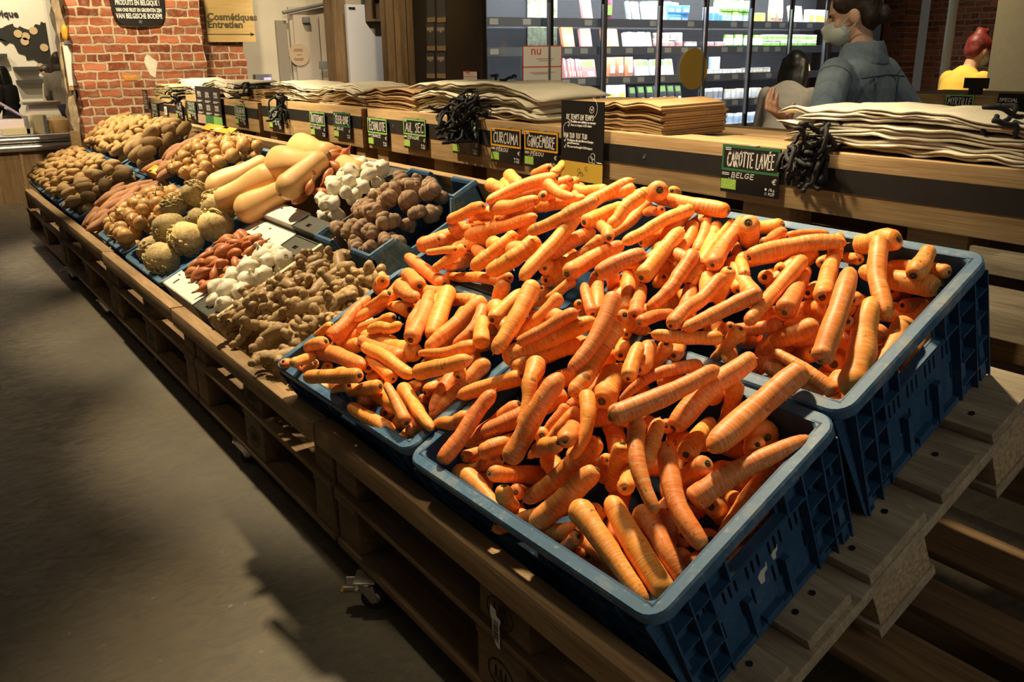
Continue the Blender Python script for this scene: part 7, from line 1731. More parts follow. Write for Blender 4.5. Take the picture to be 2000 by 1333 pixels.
row(S3, 1466, 1520, 'can', .06, .06, .05, 'grey', 'cream', 'grey jar on the third fridge shelf', 'jar', .006)
row(S3, 1560, 1600, 'tray', .14, .03, .07, 'yellow', 'white', 'yellow pack behind the woman in denim on the third shelf', 'food pack')
row(S4, 1106, 1178, 'tray', .07, .05, .13, 'white', 'green', 'white and green pack on the fourth shelf above the tall sign', 'food pack', .004)
row(S4, 1190, 1240, 'bag', .13, .06, .15, 'white', 'yellow', 'white bag with a yellow label on the fourth shelf', 'food pack', .006)
row(S4, 1244, 1345, 'tray', .085, .05, .14, 'black', 'green', 'black pack with a green dot on the fourth shelf', 'food pack', .006)
row(S4, 1385, 1430, 'can', .07, .07, .10, 'white', 'grey', 'white tub on the fourth fridge shelf', 'tub', .004)
row(S4, 1432, 1500, 'can', .065, .065, .09, 'cream', 'white', 'cream jar on the fourth fridge shelf', 'jar', .006)
row(S5, 1440, 1530, 'can', .07, .07, .09, 'white', 'sky', 'white tub on the lowest lit shelf beside the raised hand', 'tub', .004)
# posters and cards on the cabinet
def wall_card(name, label, cat, ax, pa, pb, mats, pos, th=.004):
    pass
def yplane_card(x0, z0, x1, z1, y, mat, name, root): return at_root(obj(name, MB().box((x0, y - .003, z0), (x1, y, z1)), mat, None), root)
Y_ = FY0 - .0305
for r_, (ya, yb) in enumerate(((-22, 43), (46, 99), (103, 153))):
    for c_, (xa, xb) in enumerate(((833, 850), (853, 871))):
        t = thing('product_card', ('dark card with an ochre foot on the black cabinet end, %s row, %s column' % (('top', 'middle', 'bottom')[r_], ('outer', 'inner')[c_])), 'card', (0, 0, 0), 'dark cards on the cabinet end')
        p, q = at_y(xa, ya, Y_), at_y(xb, yb, Y_)
        yplane_card(p.x, q.z, q.x, p.z, Y_, plain('dark_slate_card', (.04, .045, .05), .35), 'panel', t)
        yplane_card(p.x, q.z, q.x, q.z + .035, Y_ - .0032, plain('ochre_band', (.30, .20, .09), .5), 'coloured_foot', t)
        e = MB(); cx = (p.x + q.x) / 2
        for k in range(3): e.box((cx - .05 + .035 * k, Y_ - .0038, p.z - .055 - .012 * (k % 2)), (cx - .02 + .035 * k, Y_ - .0032, p.z - .03))
        at_root(obj('printed_emblem', e, plain('muted_print', (.4, .33, .22), .6), None), t)
M_REDP = plain('red_print', (.62, .07, .03), .5)
def poster(xa, ya, xb, yb, label, axis, full=True):
    t = thing('poster', label, 'poster', (0, 0, 0))
    if axis == 'x': p, q = at_x(xa, ya, FX + .012), at_x(xb, yb, FX + .012); f = lambda a, b, c: (FX + .012 + c, p.y + a, q.z + b); W, Hh = q.y - p.y, p.z - q.z; Mt = Matrix(((0, 0, 1, FX + .016), (1, 0, 0, p.y), (0, 1, 0, q.z), (0, 0, 0, 1)))
    else: p, q = at_y(xa, ya, Y_ - .004), at_y(xb, yb, Y_ - .004); f = lambda a, b, c: (p.x + a, Y_ - .004 - c, q.z + b); W, Hh = q.x - p.x, p.z - q.z; Mt = Matrix(((1, 0, 0, p.x), (0, 0, -1, Y_ - .008), (0, 1, 0, q.z), (0, 0, 0, 1)))
    def rect(mb, a, b, c, d, e=.002): mb.add([f(a, b, 0), f(c, b, 0), f(c, d, 0), f(a, d, 0), f(a, b, e), f(c, b, e), f(c, d, e), f(a, d, e)], [(0, 3, 2, 1), (4, 5, 6, 7), (0, 1, 5, 4), (1, 2, 6, 5), (2, 3, 7, 6), (3, 0, 4, 7)])
    s_ = MB(); rect(s_, 0, 0, W, Hh); at_root(obj('sheet', s_, plain('poster_paper', (.72, .69, .64), .5), None), t)
    b = MB(); w = W * .022
    for r4 in ((0, 0, w, Hh), (W - w, 0, W, Hh), (0, Hh - w, W, Hh), (0, Hh * .52, W, Hh * .52 + w)): rect(b, *r4, .0026)
    at_root(obj('red_border', b, M_REDP, None), t)
    font_text('lettering', 'nu', Mt @ Matrix.Translation((W * .2, Hh * .80, 0)), W * .25, M_REDP, t, 1.1)
    l = MB()
    for zz, a, c in ((.70, .35, .8), (.66, .4, .75), (.40, .18, .82), (.37, .25, .7), (.22, .12, .4), (.19, .12, .38), (.12, .12, .4)): rect(l, W * a, Hh * zz, W * c, Hh * (zz + .015), .0026)
    at_root(obj('printed_lines', l, plain('reddish_small_print', (.45, .2, .15), .6), None), t)
    return t
poster(1020, 89, 1097, 176, 'white poster with a red border on the glass door', 'x')
poster(905, 139, 933, 163, 'small white poster with a red edge low on the black cabinet end', 'y')
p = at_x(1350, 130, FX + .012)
tag(obj('painted_lamp_reflection', MB().lathe([(.17, 0), (.17, .002), (0, .002)], 40, Matrix.Translation((FX + .009, p.y + .03, p.z - .02)) @ Matrix.Rotation(R_(90), 4, 'Y')), plain('dull_ochre', (.42, .27, .05), .4), None), 'round ochre lamp reflection painted on the glass beside the dark door frame', 'sticker')  # solid ochre disc stands in for a yellow lamp's reflection
leaf = obj('product_banner', MB().box((FX - .772, at_x(1030, 60, FX - .77).y, .95), (FX - .768, at_x(1088, 60, FX - .77).y, 1.7)), plain('leaf_print', (.45, .5, .32), .6, vary=.5, scale=26), None); tag(leaf, 'pale green leaf patterned banner at the back of the cabinet', 'banner')
for nm, y, z, w in (('fridge_light_top', 5.4, 1.68, 60), ('fridge_light_second', 5.4, 1.31, 45), ('fridge_light_third', 5.4, 1.10, 45), ('fridge_light_fourth', 5.4, .87, 45), ('fridge_light_fifth', 5.4, .64, 40)):
    area(nm, (FX - .17, y, z), (FX - .6, y, z - .6), w, 4.4, .03, (.93, .97, 1.0))

# ---------------------------------------------------------------- wall, door and panels left of the cabinet
tag_ = None
struct('wall_wood_cladding', MB().box((-6.35, at_x(757, 90, -6.25).y, 0), (-6.25, 3.6, 2.6)), M_WOOD_V)
pn = [at_x(795, 90, -6.24).y]
grooves = MB()
for px in (772, 796, 815): y = at_x(px, 90, -6.249).y; grooves.box((-6.252, y - .004, 0), (-6.2485, y + .004, 2.6))
struct('trim_3', grooves, plain('dark_groove', (.05, .03, .015), .9))
t = thing('white_panel', 'glossy white upright fridge side left of the wooden cladding', 'panel', (0, 0, 0))
X_ = -7.2; a, b = at_x(676, 8, X_), at_x(759, 8, X_)
at_root(obj('side', MB().box((X_ - .05, a.y, 0), (X_, b.y, a.z)), plain('glossy_white_metal', (.60, .57, .53), .22), None, bev=.008), t)
at_root(obj('hinge_cap', MB().box((X_ + .0005, a.y + .02, a.z - .04), (X_ + .012, a.y + .08, a.z - .025)), M_RUBBER, None), t)
struct('trim_4', MB().box((-7.6, at_x(652, 60, -7.4).y, 0), (-7.4, at_x(678, 60, -7.4).y, 2.4)), M_WOOD_V)
t = thing('wooden_wall_box', 'small dark wooden wall box hanging at the top beside the cladding', 'box', (0, 0, 0))
X_ = -7.09; a, b = at_x(720, -20, X_), at_x(754, 42, X_)
fm = MB(); ring_plate(fm, a.y, b.z, b.y, a.z, .022, 0, 1); fm.v = [(X_ - .1 + .1 * v[1], v[0], v[2]) for v in fm.v]
at_root(obj('box_frame', fm, M_WOOD_V, None), t); at_root(obj('back', MB().box((X_ - .1, a.y, b.z), (X_ - .09, b.y, a.z)), M_WOOD_D, None), t)
# door
X_ = -8.98
a, b = at_x(560, 20, X_), at_x(640, 20, X_)
d = obj('door_1', MB().box((X_, a.y, 0), (X_ + .05, b.y, at_x(600, 14, X_).z)), M_PLASTER_G, None, bev=.004); d['kind'] = 'structure'
dl = at_x(618, 80, X_).y
at_root(obj('door_leaf', MB().box((X_ + .0505, a.y + .03, 0), (X_ + .09, dl, at_x(600, 30, X_).z)), plain('warm_white_door', (.56, .49, .42), .5), None, bev=.004), d)
at_root(obj('door_strip', MB().box((X_ + .0505, dl + .02, 0), (X_ + .075, b.y - .03, at_x(600, 30, X_).z)), plain('warm_white_door', (.56, .49, .42), .5), None, bev=.003), d)
p, q = at_x(579, 33, X_ + .1), at_x(602, 45, X_ + .1)
at_root(obj('door_closer', MB().box((X_ + .0905, p.y + .06, q.z), (X_ + .16, q.y, p.z)), M_GREY, None, bev=.006), d)
p = at_x(585, 107, X_ + .1)
pl_ = obj('door_plaque', MB().lathe([(.115, 0), (.115, .014), (0, .014)], 32, Matrix.Translation((X_ + .0905, p.y, p.z)) @ Matrix.Rotation(R_(90), 4, 'Y')), plain('pale_wood_plaque', (.58, .46, .32), .6), None); at_root(pl_, d)
lm = MB()
for k, (w, zz) in enumerate(((.06, .055), (.07, .04), (.03, .0), (.07, -.04), (.06, -.055))): lm.box((X_ + .105, p.y - w, p.z + zz - .004), (X_ + .106, p.y + w * .6, p.z + zz + .004))
at_root(obj('plaque_print', lm, plain('brick_print', (.35, .14, .08), .7), None), pl_)
p, q = at_x(536, 40, X_), at_x(557, 40, X_)
struct('trim_5', MB().box((X_, p.y, 0), (X_ + .03, q.y, p.z)), plain('grey_wall_strip', (.33, .30, .26), .6))
p, q = at_x(552, 25, X_ + .1), at_x(642, 6, X_ + .1)
struct('trim_6', MB().tube([(X_ + .1, p.y, p.z), (X_ + .1, q.y, q.z)], .018, 8), M_GREY)
p = at_x(645, 60, -8.8)
struct('trim_7', MB().lathe([(.055, 0), (.055, 2.6)], 14, Matrix.Translation((-8.8, p.y, 0))), plain('grey_painted_pipe', (.20, .21, .20), .45))
p = at_x(648, 127, -8.7)
t = thing('switch_box', 'small grey and green-black switch box on the pipe beside the door', 'switch', (0, 0, 0))
at_root(obj('box', MB().box((-8.745, p.y - .13, p.z - .04), (-8.70, p.y - .0, p.z + .04)), M_GREY, None, bev=.005), t); at_root(obj('knob', MB().box((-8.75, p.y + .001, p.z - .05), (-8.69, p.y + .055, p.z + .055)), plain('green_black_plastic', (.03, .06, .05), .4), None, bev=.01), t)
p = at_x(520, 158, -7.9)
t = thing('counter_display', 'grey stand with a glowing violet screen behind the brick return', 'device', (0, 0, 0))
at_root(obj('case', MB().box((-7.98, p.y - .1, 0), (-7.9, p.y + .06, p.z + .06)), M_GREY, None, bev=.005), t); at_root(obj('screen', MB().box((-7.899, p.y - .02, p.z - .1), (-7.897, p.y + .05, p.z + .03)), emit('violet_screen', (.6, .45, .95), .9), None), t)

# ---------------------------------------------------------------- map wall
MX = -10.99
mp = [(-40, 70), (0, 57), (12, 50), (25, 46), (27, 52), (35, 55), (38, 51), (46, 55), (55, 58), (65, 53), (69, 47), (78, 49), (80, 42), (86, 45), (92, 43), (95, 38), (103, 95), (110, 150), (100, 152), (92, 146), (80, 140), (76, 128), (73, 121), (65, 115), (52, 117), (49, 107), (35, 103), (31, 94), (26, 85), (18, 82), (10, 88), (0, 79), (-40, 60)]
def mpt(q, x): v = at_x(q[0], q[1], x); return (x, v.y, v.z)
t = thing('wall_map', 'large black map shape with pale dots on the white wall at the left', 'map', (0, 0, 0))
at_root(obj('map_shape', MB().loft([[mpt(q, MX) for q in mp], [mpt(q, MX + .004) for q in mp]]), plain('charcoal_map', (.022, .021, .018), .7), None), t)
for k, q in enumerate(((35, 66), (50, 71), (48, 81), (65, 60), (86, 93), (79, 131))):
    v = at_x(*q, MX); at_root(obj('map_dot', MB().lathe([(.042, 0), (.042, .01), (0, .01)], 20, Matrix.Translation((MX + .004, v.y, v.z)) @ Matrix.Rotation(R_(90), 4, 'Y')), plain('pale_wood_dot', (.62, .48, .28), .6), None), t)
v = at_x(36, 33, MX); Mt = Matrix(((0, 0, 1, MX + .003), (1, 0, 0, 0), (0, 1, 0, 0), (0, 0, 0, 1)))
font_text('lettering', 'Belgique', Mt @ Matrix.Translation((v.y, v.z, 0)), .098, plain('charcoal_map', (.022, .021, .018), .7), t, 1.0, 'RIGHT', .003)
for k, (xa, xb, y) in enumerate(((-60, 12, 109), (25, 76, 134), (31, 92, 160))):
    a, b = at_x(xa, y, MX), at_x(xb, y, MX); tag(obj('wall_ledge', MB().box((MX, a.y, a.z - .018), (MX + .1, b.y, a.z + .018)), plain('dark_grey_ledge', (.06, .058, .055), .6), None), ('dark wall ledge %s on the white map wall' % ('at the left edge', 'in the middle', 'lowest')[k]), 'shelf', 'dark ledges on the map wall')
struct('wall_column_left', MB().box((-10.6, at_x(93, 50, -10.5).y, 0), (-10.4, at_x(135, 50, -10.5).y + .3, 3.4)), plain('grey_white_column', (.66, .63, .57), .7))

# ---------------------------------------------------------------- cheese counter
t = thing('cheese_counter', 'curved serve-over cheese counter with chrome bumper and dark wooden front', 'counter', (0, 0, 0))
CX = -7.42; yA, yB = -1.6, .60
at_root(obj('wooden_front', MB().box((CX - .9, yA, 0), (CX, yB, .40)), M_WOOD_V, None), t)
st = MB()
for y in (-.55, -.05, .2): st.box((CX + .0005, y, .0), (CX + .008, y + .022, .40))
at_root(obj('front_batten', st, M_WOOD, None), t)
at_root(obj('bumper', MB().tube([(CX + .02, yA, .425), (CX + .02, yB, .425)], .03, 12).tube([(CX + .0, yA, .485), (CX + .0, yB, .485)], .03, 12), M_STEEL, None, smooth=True), t)
at_root(obj('deck', MB().box((CX - .9, yA, .46), (CX - .03, yB, .515)), plain('white_counter_deck', (.75, .72, .70), .35), None), t)
at_root(obj('front_glass', MB().box((CX - .025, yA, .52), (CX - .018, yB, .67)), M_GLASS, None), t)
a, b = at_x(0, 190, -7.7), at_x(70, 234, -7.7)
at_root(obj('tilted_glass', MB().loft([[(-8.2, -.1, .95), (-7.7, -.1, .95), (-7.7, -.1, .97), (-8.2, -.1, .97)], [(-8.2, .32, .63), (-7.7, .32, .63), (-7.7, .32, .65), (-8.2, .32, .65)]]), plain('violet_tinted_glass', (.35, .30, .42), .08), None), t)
for px in (57, 93): 
    v = at_x(px, 265, CX - .1); at_root(obj('divider_post', MB().box((v.x - .01, v.y - .012, .51), (v.x + .01, v.y + .012, .66)), M_GREY, None), t)
CHE = plain('orange_cheese_rind', (.72, .42, .17), .5, rv=.08); CHP = plain('pale_cheese', (.80, .66, .42), .5, rv=.05); CHV = plain('violet_lit_cheese', (.72, .62, .70), .5)  # the last one has the counter's violet light put into its colour
def cheese(px, py, x, w, h, mat, label, kind='box'):
    v = at_x(px, py, x)
    if kind == 'wheel': o = obj('cheese', MB().lathe([(w * .5, 0), (w * .53, h * .3), (w * .53, h * .7), (w * .5, h), (0, h)], 28), mat, None, smooth=True, sharp=50)
    else: o = obj('cheese', MB().box((-w * .5, -w * .5, 0), (w * .5, w * .5, h)), mat, None, bev=.006)
    o.location = (v.x, v.y, max(.517, v.z)); return tag(o, label, 'cheese', 'cheeses on the counter')
cheese(118, 262, CX - .25, .26, .10, CHE, 'large round orange cheese at the right end of the counter', 'wheel')
cheese(113, 246, CX - .25, .075, .085, CHP, 'cut cheese wedge standing on the round orange cheese')
cheese(75, 262, CX - .2, .13, .15, CHP, 'tall pale pink cheese block between the two grey posts')
cheese(33, 262, CX - .2, .22, .05, CHP, 'flat yellow cheese slab on the left part of the counter')
cheese(20, 255, CX - .35, .20, .09, CHV, 'violet lit white cheese at the left edge of the counter')
cheese(27, 244, CX - .35, .05, .05, CHE, 'small orange cheese on top of the white one')
t2 = thing('weighing_scale', 'pale weighing scale standing on the back of the cheese counter', 'scale', (0, 0, 0))
v = at_x(85, 235, -8.1)
at_root(obj('body', MB().loft([[(-8.2, v.y - .13, .62), (-7.95, v.y - .13, .62), (-7.95, v.y + .13, .62), (-8.2, v.y + .13, .62)], [(-8.18, v.y - .10, .72), (-8.05, v.y - .10, .72), (-8.05, v.y + .11, .72), (-8.18, v.y + .11, .72)]]), plain('cream_plastic', (.72, .68, .56), .4), None), t2)
at_root(obj('pan', MB().box((-8.2, v.y - .15, .725), (-7.98, v.y + .14, .745)), M_STEEL, None), t2); at_root(obj('foot', MB().box((-8.2, v.y - .14, .516), (-7.95, v.y + .15, .6195)), plain('cream_plastic', (.72, .68, .56), .4), None), t2)
area('counter_violet', (-7.85, -.3, .95), (-7.85, -.25, .5), 7, .1, .8, (.80, .66, 1.0)).data.spread = R_(80)

# ---------------------------------------------------------------- display behind, at the right
t = thing('rear_display', 'low wooden display board with a black strip behind the woman in yellow', 'board', (0, 0, 0))
RY = 2.9
at_root(obj('front_board', MB().box((-1.75, RY, .74), (.2, RY + .03, .915)), M_WOOD_L, None), t); at_root(obj('black_strip', MB().box((-1.75, RY - .003, .80), (.2, RY - .0002, .868)), M_BLACK, None), t)
at_root(obj('base', MB().box((-1.75, RY + .031, 0), (.2, RY + .6, .91)), M_WOOD_D, None), t)
v = at_y(1848, 184, RY - .012)
price_tag('MYRTiLLE', 'ESPAGNE', v.x, v.z, M_GREEN_L, 'black price tag reading MYRTILLE on the rear display board', y=RY - .012, w=.118, h=.092, price=True)
t = thing('black_notice', 'black information card at the right edge, beside the MYRTILLE tag', 'sign', (0, 0, 0))
a, b = at_y(1951, 182, RY - .012), at_y(2030, 226, RY - .012)
at_root(obj('card', MB().box((a.x, RY - .012, b.z - .03), (b.x, RY - .009, a.z)), M_BOARD, None), t)
l = MB(); hand(l, 'SPECIAL', .005, 0, .07, .012, lambda p_, q_, c_: (a.x + p_, RY - .0123 - c_, a.z - .03 + q_), .2); hand(l, 'SERVICE', .008, -.02, .065, .012, lambda p_, q_, c_: (a.x + p_, RY - .0123 - c_, a.z - .03 + q_), .2)
at_root(obj('lettering', l, M_WHITE, None), t)
# beige column and white pole at the right
a, b = at(1948, 0, 4.4), at(1923, 183, 4.4)
struct('wall_column_right', MB().box((b.x, b.y, 0), (b.x + .5, b.y + .5, 3.2)), plain('beige_column', (.42, .37, .25), .8, vary=.05))
v = at(1850, 100, 8.2)
struct('trim_8', MB().lathe([(.04, 0), (.04, 3.2)], 12, Matrix.Translation((v.x, v.y, 0))), plain('cream_pole', (.62, .55, .42), .5))
struct('trim_9', MB().box((at(1735, 60, 9).x - .9, 8.35, 0), (at(1785, 60, 9).x - .25, 8.6, 3.2)), BR2)
t = thing('stool', 'low stool the woman in yellow sits on', 'stool', (0, 0, 0))
c = at(1845, 170, 5.0)
at_root(obj('seat', MB().lathe([(0, .50), (.15, .50), (.155, .515), (.15, .525), (0, .525)], 20, Matrix.Translation((c.x, c.y, 0))), M_WOOD_D, None), t)
for q in range(4): at_root(obj('leg', MB().tube([(c.x + .09 * math.cos(q * 1.57), c.y + .09 * math.sin(q * 1.57), .499), (c.x + .14 * math.cos(q * 1.57), c.y + .14 * math.sin(q * 1.57), 0)], .015, 8), M_WOOD_D, None), t)
a, b = at_y(1884, 152, 3.1), at_y(1926, 178, 3.1)
t = thing('black_monitor', 'small black screen standing on the rear display in front of the woman in yellow', 'monitor', (0, 0, 0))
at_root(obj('screen', MB().box((a.x, 3.1, .935), (b.x, 3.115, a.z)), M_BLACK, None), t); at_root(obj('stand', MB().box(((a.x + b.x) / 2 - .02, 3.09, .9105), ((a.x + b.x) / 2 + .02, 3.13, .936)), M_BLACK, None), t)

# ---------------------------------------------------------------- people
M_SKIN = plain('skin', (.56, .30, .20), .5, vary=.05, scale=12)
M_SKIN2 = plain('skin_light', (.62, .38, .27), .5, vary=.05, scale=12)
def m_denim():
    m, n, b = nt('faded_denim'); v = tex(n); a = nz(n, v, 7, 5, .65, .6); f = nz(n, v, 500, 2)
    col = mixc(n, ramp(n, a, [(.35, 0.), (.7, 1.)]), (.055, .088, .130), (.17, .225, .28)); col = mixc(n, ramp(n, f, [(.4, 0.), (.7, .3)]), col, (.3, .36, .4))
    n.links.new(col, b.inputs['Base Color']); b.inputs['Roughness'].default_value = .9; bump(n, b, a, .5, .012); return m
M_DENIM = m_denim()
M_SEAM = plain('denim_seam', (.045, .065, .09), .9)
M_HAIR_B = plain('dark_brown_hair', (.030, .017, .010), .5, vary=.5, scale=70, bumpy=.4)
M_HAIR_K = plain('black_hair', (.010, .009, .009), .4, vary=.5, scale=70)
M_HAIR_R = plain('red_dyed_hair', (.16, .018, .014), .5, vary=.5, scale=60, bumpy=.4)
M_MASK = plain('pale_face_mask', (.52, .60, .56), .8)
M_YEL = plain('yellow_cotton_top', (.78, .52, .085), .85, vary=.1, scale=12)
M_BLK_T = plain('black_cotton_top', (.015, .015, .016), .85); M_WHT_T = plain('white_cotton_top', (.66, .62, .56), .85, vary=.08)
M_BEIGE_T = plain('beige_cotton_top', (.42, .36, .27), .85, vary=.1); M_GREY_T = plain('grey_brown_coat', (.20, .175, .14), .85, vary=.15)
M_TROU = plain('dark_trousers', (.03, .032, .04), .9)
def fuse(name, mb, mat, root, vox, sm=4):
    me = bpy.data.meshes.new(name); me.from_pydata(mb.v, [], mb.f)
    b = bmesh.new(); b.from_mesh(me); bmesh.ops.recalc_face_normals(b, faces=b.faces); b.to_mesh(me); b.free()
    t = bpy.data.objects.new(name, me); COL.objects.link(t)
    r = t.modifiers.new('r', 'REMESH'); r.mode = 'VOXEL'; r.voxel_size = vox
    s_ = t.modifiers.new('s', 'SMOOTH'); s_.iterations = sm; s_.factor = .5
    bpy.context.view_layer.update()
    m2 = bpy.data.meshes.new_from_object(t.evaluated_get(bpy.context.evaluated_depsgraph_get())); bpy.data.objects.remove(t)
    m2.shade_smooth(); m2.materials.clear(); m2.materials.append(mat)
    o = bpy.data.objects.new(name, m2); COL.objects.link(o); return at_root(o, root)
def lerp(a, b, t): return a + (b - a) * t
def limb(mb, pts, rad, n_=12):
    P, R2 = [], []
    for i in range(len(pts) - 1):
        for k in range(5): t = k / 5; P.append(lerp(pts[i], pts[i + 1], t)); R2.append(rad[i] + (rad[i + 1] - rad[i]) * t)
    P.append(pts[-1]); R2.append(rad[-1]); mb.tube(P, R2, n_); mb.ell(pts[0], (rad[0],) * 3, 10, 6); mb.ell(pts[-1], (rad[-1],) * 3, 10, 6)
def hand_shape(mb, wrist, k, palm_n, s, curl=.7):
    """k: unit vector wrist->knuckles, palm_n: unit palm normal (fingers curl towards it)"""
    side = k.cross(palm_n).normalized(); W_ = .080 * s
    for q in range(5): limb(mb, [wrist + side * (W_ * (q / 4 - .5) * .5), wrist + k * .088 * s + side * (W_ * (q / 4 - .5) * .85)], [.014 * s, .0135 * s], 8)
    for q, (L, o_) in enumerate(((.070, -.5), (.080, -.17), (.074, .17), (.058, .5))):
        p = wrist + k * (.088 + .006 * (q in (1, 2))) * s + side * (W_ * o_ * .86); d = (k + side * o_ * .25).normalized(); pts = [p]
        c = curl * (.75 + .18 * q)
        for j, f_ in enumerate((.45, .32, .23)):
            d = (d * math.cos(c) + palm_n * math.sin(c)).normalized(); p = p + d * L * f_ * s; pts.append(p)
        limb(mb, pts, [.0098 * s, .009 * s, .0082 * s, .0068 * s], 8)
    th = wrist + k * .030 * s + side * (-W_ * .5); d = (k * .7 - side * .65 + palm_n * .5).normalized()
    limb(mb, [th, th + d * .042 * s, th + d * .068 * s + palm_n * .012 * s + k * .010 * s], [.0135 * s, .0105 * s, .008 * s], 8)
def ring(c, ax, ay, a, b, n_=20): return [c + ax * (a * math.cos(2 * math.pi * j / n_)) + ay * (b * math.sin(2 * math.pi * j / n_)) for j in range(n_)]
def person(label, base, yaw, H, group=None, top=M_BLK_T, hair=M_HAIR_B, skin=M_SKIN, lean=0.0, lean_side=0.0, head_turn=0.0, head_tip=0.15, style='tied', mask=True, arms=None, vox=.008, fine=False, seat=None, collar=False, gape=1.0):
    s = H / 1.68
    root = thing('person', label, 'person', Vector(base), group)
    F = Vector((math.cos(yaw), math.sin(yaw), 0)); S = Vector((F.y, -F.x, 0)); U = Vector((0, 0, 1))     # facing, right side, up
    B = Vector(base); hipz = .90 * s if seat is None else seat
    hip = B + U * hipz
    TU = (U + F * lean + S * lean_side).normalized(); TF = (F - TU * F.dot(TU)).normalized(); TS = TF.cross(TU).normalized()
    sh_c = hip + TU * .50 * s; nb = hip + TU * .56 * s + TF * .0
    HU = (TU * (1 - .5 * abs(lean)) + U * .4 + F * head_tip * .5).normalized(); hy = yaw + head_turn
    HF = Vector((math.cos(hy), math.sin(hy), 0)); HF = (HF - U * head_tip).normalized(); HU = (HU - HF * HU.dot(HF)).normalized(); HS = HF.cross(HU).normalized()
    hc = nb + HU * .155 * s + HF * .018 * s
    body, topm = MB(), MB()
    def torso(mb, g):
        prof = ((-.06, .150, .105), (.02, .165, .115), (.12, .140, .100), (.22, .132, .098), (.33, .155, .112), (.42, .172, .112), (.49, .165, .092), (.53, .115, .075), (.57, .060, .058))
        mb.loft([ring(hip + TU * (z * s) - TF * ((.015 if z > .3 else 0) * s), TS, TF, (a + g) * s, (b + g) * s) for z, a, b in prof])
    torso(body, -.012); torso(topm, .006 * gape)
    # head
    def hp(x, y, z): return hc + HS * (x * s) + HF * (y * s) + HU * (z * s)
    Mh = Matrix((HS, HF, HU)).transposed()
    body.ell(hp(0, -.012, .025), (.076 * s, .094 * s, .092 * s), 20, 14, Mh); body.ell(hp(0, .020, -.045), (.056 * s, .068 * s, .070 * s), 16, 12, Mh); body.ell(hp(0, .055, -.085), (.026 * s, .026 * s, .022 * s), 10, 8, Mh)
    body.tube([hp(0, .078, .018), hp(0, .102, -.022), hp(0, .086, -.036)], [.009 * s, .0145 * s, .011 * s], 8)
    for sx in (-1, 1):
        body.ell(hp(sx * .078, -.008, -.012), (.011 * s, .022 * s, .033 * s), 10, 8, Mh); body.ell(hp(sx * .033, .078, .022), (.020 * s, .010 * s, .008 * s), 8, 6, Mh); body.ell(hp(sx * .04, .055, -.03), (.022 * s, .022 * s, .022 * s), 8, 6, Mh)
    body.ell(hp(0, .088, -.058), (.023 * s, .008 * s, .0075 * s), 10, 6, Mh)
    limb(body, [nb - TU * .03 * s, hp(0, -.02, -.06)], [.058 * s, .052 * s])
    # arms
    J = {}
    for nm, sx in (('L', -1), ('R', 1)):
        sh = sh_c + TS * (sx * .178 * s) - TU * .02 * s
        el = sh + TS * (sx * .05 * s) - U * .28 * s + F * .02 * s; wr = el + F * .14 * s - U * .18 * s - S * (sx * .03 * s)
        if arms and nm in arms: el, wr = arms[nm][:2]
        J[nm] = (sh, el, wr)
        limb(body, [sh, el, wr], [.046 * s, .037 * s, .025 * s])
        k = (wr - el).normalized(); pn = (F * .3 - S * sx - U * .2); pn = (pn - k * pn.dot(k)).normalized()
        if arms and nm in arms and len(arms[nm]) > 2: pn = arms[nm][2]; pn = (pn - k * pn.dot(k)).normalized()
        hand_shape(body, wr + k * .005 * s, k, pn, s, .62 if fine else .45)
        cuff = arms[nm][3] if arms and nm in arms and len(arms[nm]) > 3 else .85
        limb(topm, [sh, el, lerp(el, wr, cuff)], [.062 * s * gape, .053 * s * gape, .042 * s * gape])
    # legs
    tr = MB()
    for sx in (-1, 1):
        h = hip + S * (sx * .085 * s)
        if seat is None: kn = B + S * (sx * .09 * s) + U * .47 * s + F * .03 * s; an = B + S * (sx * .09 * s) + U * .075 * s
        else: kn = h + F * .42 * s + U * .02 * s; an = kn - U * (kn.z - .06 * s)
        limb(tr, [h, kn, lerp(kn, an, .92)], [.092 * s, .064 * s, .048 * s]); limb(body, [h, kn, an], [.07 * s, .045 * s, .034 * s]); limb(body, [an - U * .03 * s - F * .04 * s, an - U * .04 * s + F * .13 * s], [.034 * s, .028 * s])
    tr.loft([ring(hip + TU * (z * s), TS, TF, a * s, b * s) for z, a, b in ((-.12, .12, .10), (-.04, .172, .125), (.04, .172, .122), (.10, .150, .108))])
    fuse('body', body, skin, root, vox * (.75 if fine else 1), 3)
    fuse('trousers', tr, M_TROU, root, vox * 1.3); T = fuse('jacket' if collar else 'top', topm, top, root, vox, 3)
    if collar:
        cm = MB(); cm.loft([ring(nb + TU * z * s - TF * .01 * s, TS, TF, a * s, b * s) for z, a, b in ((-.045, .100, .082), (.0, .080, .074), (.035, .072, .070), (.05, .078, .076), (.02, .092, .088), (-.05, .125, .100))])
        fuse('collar', cm, top, T, .005, 2)
        sm = MB()
        sm.tube([sh_c - TF * (.118 * s) + TS * (x * s) - TU * ((.03 + .06 * abs(x)) * s) + TF * (.45 * x * x * s) for x in np.linspace(-.16, .16, 15)], .0042 * s, 6)
        for x in (-.085, .085): sm.tube([sh_c - TF * ((.125 - .02 * q) * s) + TS * (x * s * (1 - .3 * q)) - TU * ((.04 + .40 * q) * s) for q in np.linspace(0, 1, 8)], .0035 * s, 6)
        obj_ = obj('seam', sm, M_SEAM, None, smooth=True, sharp=0); at_root(obj_, T)
